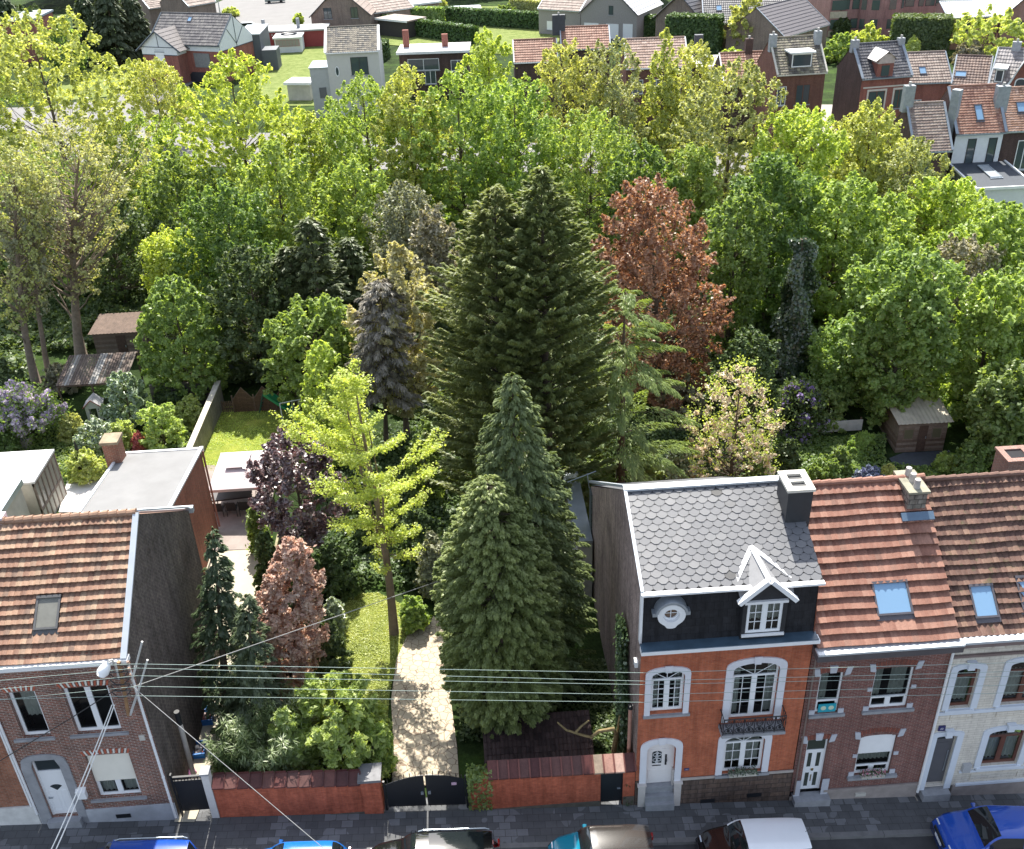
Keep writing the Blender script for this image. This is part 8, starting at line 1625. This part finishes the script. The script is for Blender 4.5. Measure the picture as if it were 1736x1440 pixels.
# nearer group facing us at right
gable('terraced_house', 'brown brick house with light brown tiled roof left of the white rear house', (1550, 253), (1612, 250), 6.4, 176, DB(), GT(), 46, rows=17, wins=((.3, .55, 4.0, 5.9, 'd'), (.3, .5, 1, 2.6, 'w')), trim=(plain('blue_zinc_edge', (.28, .32, .36), .4, .15, 2, .3), DB()), vrg=.2, chim=((.0, 1., .9, 1.6, CH()),))
def white_x(R, W, H, hd, D, rz, rf, tp):
    # rear extension with dark flat roof
    e = empty('extension', (0, 0, 0)); e.parent = R; y0 = -5.2; zt_ = H-2.9; zf = zt_-.5; x0, x1 = -.1, W*1.12
    m = MB(); m.face([(x0, y0, -1), (x1, y0, -1), (x1, y0, zf), (x0, y0, zf)]); m.build('extension_wall', WR(), e); m = MB(); m.face([(x0, y0, -1), (x0, y0, zf), (x0, 0, zt_), (x0, 0, -1)]); m.face([(x1, y0, -1), (x1, 0, -1), (x1, 0, zt_), (x1, y0, zf)]); m.build('slate_side', brick('grey_green_diamond_slates', (.2, .22, .22), (.17, .19, .19), (.1, .11, .11), .4, .4, .02), e)
    v, L = slopevec(5.4, .52); m = MB(); m.obox((x0-.1, y0-.25, zf), (1, 0, 0), v, (0, -v[2], v[1]), x1-x0+.2, L, .1); rr = m.build('extension_roof', plain('navy_roof_felt', (.04, .05, .065), .7, .15), e)
    for a, b_ in ((x0-.16, .16), (x1, .16)): m = MB(); m.obox((a, y0-.25, zf+.05), (1, 0, 0), v, (0, -v[2], v[1]), b_, L, .16); m.build('roof_edge', WHITE(), rr)
    m = MB(); m.box(x0-.16, x1+.16, y0-.38, y0-.25, zf-.05, zf+.18); m.build('roof_edge', WHITE(), rr)
    p = np.array([(x0+x1)/2+.1, y0+2.9, zf+.15+2.9*.096]); skylight(rr, p, 1., 2.6, None, v, ZINC(), plain('milky_rooflight', (.3, .33, .35), .4, .1))
    m = MB(); m.box(x0+.2, x0+1.5, y0-.05, y0-.003, .2, 2.7); m.build('door', WHITE(), e); m = MB(); m.box(x0+1.7, x0+3.7, y0-.05, y0-.003, .1, 2.7); m.build('patio_door', gloss('far_glass', (.06, .08, .09), .08, .5), e)
    m = MB(); m.cyl(-.15, .9, H-2.5, H+3.3, .42, .5, 4); m.build('chimney', CH(), R)
gable('terraced_house', 'white painted rear house with red tiled roof and dark flat roofed extension', (1622, 223), (1703, 219), 7.4, 147, WR(), RT(), 46, rows=18, skl=((.52, .38, .7, 1.5),), wins=((.28, .46, 4.3, 6.7, 'd'), (.72, .9, 4.3, 6.7, 'd')), chim=((1.0, .55, 1.1, 1.6, CH()),), extra=white_x, trim=(plain('blue_zinc_edge', (.28, .32, .36), .4, .15, 2, .3), DB()), vrg=.25)
gable('terraced_house', 'dark brick house with light red tiles and white framed window at the right edge', (1704, 218), (1790, 214), 7.3, 150, DB(), tilem('light_red_tiles', [(0, (.32, .18, .12)), (.5, (.42, .26, .19)), (1, (.5, .34, .27))]), 46, rows=18, skl=((.42, .5, 1.2, 1.),), wins=((.32, .62, 3.6, 6.2, 'w'),), chim=((.75, .7, 1, 1.4, CH()),))
# --- pink apartment block
q0, q1 = G(1400, 62, 0), G(1612, 62, 0); r = empty('apartment_block', (q0[0], q0[1], 0), -.02, 'large pink brick apartment block with curved bays along the top edge', 'building'); W_ = q1[0]-q0[0]; PK = brick('pink_brick', (.38, .2, .18), (.32, .17, .155), (.36, .26, .24), .21, .08, .01); Hh_ = 15
m = MB(); m.box(W_*.09, W_, 0, 14, -1, Hh_); m.build('wall', PK, r); m = MB(); m.box(0, W_*.09, -.4, 13, -1, Hh_); m.build('corner_bay', PK, r)
m = MB(); bx = W_*.455; m.prismZ([(bx+3.6*cos(a), -.05+1.9*sin(a)) for a in np.linspace(pi, 2*pi, 13)], -1, Hh_); m.build('curved_bay', PK, r)
for fl in range(5):
    z = 1.1+2.9*fl
    for xf in (.13, .2, .27, .34, .66, .78, .84, .93): m = MB(); ww = 1.1 if xf in (.13, .34, .78) else 1.9; m.box(xf*W_, xf*W_+ww*.8, -.03, -.003, z, z+1.5); fr = m.build('window', plain('dark_frame', (.03, .03, .035), .4), r); m = MB(); m.box(xf*W_+.08, xf*W_+ww*.8-.08, -.04, -.031, z+.08, z+1.42); m.build('pane', gloss('green_glass', (.08, .11, .1), .1, .5), fr)
    m = MB(); m.box(.3, 2.6, -.45, -.401, z, z+1.5); m.build('window', gloss('green_glass', (.08, .11, .1), .1, .5), r)
    m = MB(); m.box(.15, 2.9, -.44, -.401, z-1.2, z-.2); m.build('cream_panel', plain('cream_panel', (.5, .45, .33), .7), r)
    for a0 in (pi*1.1, pi*1.3, pi*1.55, pi*1.78):
        m = MB(); P3 = [(bx+3.65*cos(a), -.05+1.95*sin(a)) for a in (a0, a0+.35)]; m.face([(P3[0][0], P3[0][1], z), (P3[1][0], P3[1][1], z), (P3[1][0], P3[1][1], z+1.5), (P3[0][0], P3[0][1], z+1.5)]); m.build('window', gloss('green_glass', (.08, .11, .1), .1, .5), r)
    m = MB(); m.band([(0, 0)], [(0, 0)], 0, 0) if False else None
gable('apartment_wing', 'pink brick wing with long white roof in the top right corner', (1606, 30), (1696, 26), 4.6, 2, PK, plain('white_roof_sheet', (.72, .72, .72), .6, .06), 25, rows=6, cat='building', asym=.25, wins=((.08, .2, 2.5, 4, 'd'), (.35, .47, 2.5, 4, 'd'), (.65, .77, 2.5, 4, 'd')))
gablefront('apartment_wing', 'pink brick gable building with pale corner cut by the right edge', (1705, 24), (1800, 22), 5, -25, 14, PK, plain('white_roof_sheet', (.72, .72, .72), .6, .06), ((.25, .35, 2, 4, 'd'),), cat='building')
# left-edge buildings
q = G(-20, 110, 0); r = empty('warehouse', (q[0]-4, q[1], 0), .0, 'low red brick building with grey roof edge at the left edge behind the trees', 'building'); m = MB(); m.box(0, 13, 0, 10, 0, 6.5); m.build('wall', RB(), r); m = MB(); m.box(-.2, 13.2, -.2, 10.2, 6.5, 6.8); m.build('roof', plain('grey_blue_roof', (.25, .3, .34), .6, .15), r)
gable('detached_house', 'brown roofed house half hidden by the dark firs near the top edge', (252, 14), (292, 8), 4.5, -8, PB(), GT(), 35, rows=7, wins=((.5, .8, 2, 3.6, 'w'),))
gable('detached_house', 'grey brown house with white corner behind the red flower bed at the top edge', (318, 10), (364, 2), 6, -25, PB(), GT(), 35, rows=7)
flathouse('patio_cover', 'pale flat roof on the ground behind the long low hedge left of the cream house', (486, 143), (524, 143), 2.2, 3, CONC(), WHITE(), cat='shed')
# green fence bits at the right edge
q0, q1 = G(1688, 352, 1), G(1760, 350, 1); r = empty('green_fence', q0, 0, 'green plastic sheeting fence on a black base at the right edge', 'fence'); L = q1[0]-q0[0]
m = MB(); m.box(0, L, 0, .1, -1.2, .3); m.build('base_wall', BLACKM(), r); m = MB(); m.box(0, L, .02, .06, .3, 1.6)
m.build('sheeting', plain('green_sheeting', (.05, .3, .18), .5, .3, 1), r)
q = G(1668, 338, 0); r = empty('wheelie_bin', q, .2, 'dark grey bin in front of the extension of the white house', 'bin'); m = MB(); m.prismX([(-.25, 0), (.25, 0), (.32, 1), (-.32, 1)], -.3, .3); m.build('bin_body', plain('bin_grey', (.07, .075, .08), .5), r); m = MB(); m.box(-.34, .34, -.36, .36, 1, 1.06); m.build('lid', plain('bin_lid', (.15, .2, .25), .5), r)
q = G(1685, 340, 0); m = MB(); 
for i in range(8):
    for j in range(12):
        f = lambda a, b_: (q[0]+.5*cos(a)*sin(b_), q[1]+.5*sin(a)*sin(b_), .5-.5*cos(b_)); a0, a1, b0, b1 = 2*pi*j/12, 2*pi*(j+1)/12, pi*i/8, pi*(i+1)/8; m.face([f(a0, b0), f(a1, b0), f(a1, b1), f(a0, b1)])
tag(m.build('exercise_ball', plain('lime_plastic', (.35, .5, .05), .4)), 'lime green ball outside the extension of the white house', 'ball')
# street furniture far away
def lamp_post(px, py, pt, label):
    q = G(px, py, 0); h = onY(px, pt, q[1])[2]; r = empty('lamp_post', q, 0, label, 'lamp post', 'distant lamp posts'); m = MB(); m.tube([(0, 0, 0), (0, 0, h)], [.12, .07], 8); m.build('pole', plain('galvanised_pole', (.5, .52, .52), .5), r); m = MB(); m.tube([(0, 0, h), (.4, 0, h+.15), (1.1, 0, h+.1)], .06, 6); m.build('arm', plain('galvanised_pole', (.5, .52, .52), .5), r); m = MB(); m.box(.9, 1.5, -.15, .15, h+.03, h+.15); m.build('lamp_head', WHITE(), r)
lamp_post(186, 100, 19, 'slim grey lamp post in front of the dark firs at upper left'); lamp_post(373, 22, -30, 'slim grey lamp post on the green verge above the villa')
def farcar(px, py, label, col, L=4.3, W_=1.8):
    q = G(px, py, 0); r = empty('parked_car', (q[0], q[1], 0), .1, label, 'car'); pt = gloss('far_car_'+str(px), col, .3, 1.)
    m = MB(); m.prismY([(-L/2, .35), (L/2, .35), (L/2, .75), (L*.28, .95), (-L*.46, .98), (-L/2, .8)], -W_/2, W_/2); m.build('body', pt, r, bevel=.08); m = MB(); m.prismY([(-L*.44, .96), (L*.26, .94), (L*.1, 1.42), (-L*.34, 1.45)], -W_/2+.12, W_/2-.12); m.build('cabin', gloss('car_glass', (.012, .016, .018), .03, .8), r, bevel=.06)
    m = MB(); m.box(-L*.33, L*.09, -W_/2+.16, W_/2-.16, 1.45, 1.49); m.build('roof', pt, r)
    for x in (-L*.3, L*.3):
        for s in (-1, 1): m = MB(); m.tube([(x, s*(W_/2-.2), .33), (x, s*(W_/2+.01), .33)], .33, 12); m.build('wheel', plain('tyre_rubber', (.02, .02, .02), .9, .2), r)
farcar(467, 5, 'small grey green car parked on the distant street at the top edge', (.2, .24, .22))
farcar(425, 52, 'pale silver car parked behind the dark grey annexe', (.5, .52, .54)); farcar(1420, 262, 'white vehicle glimpsed between the trees below the tall red brick house', (.7, .72, .74))
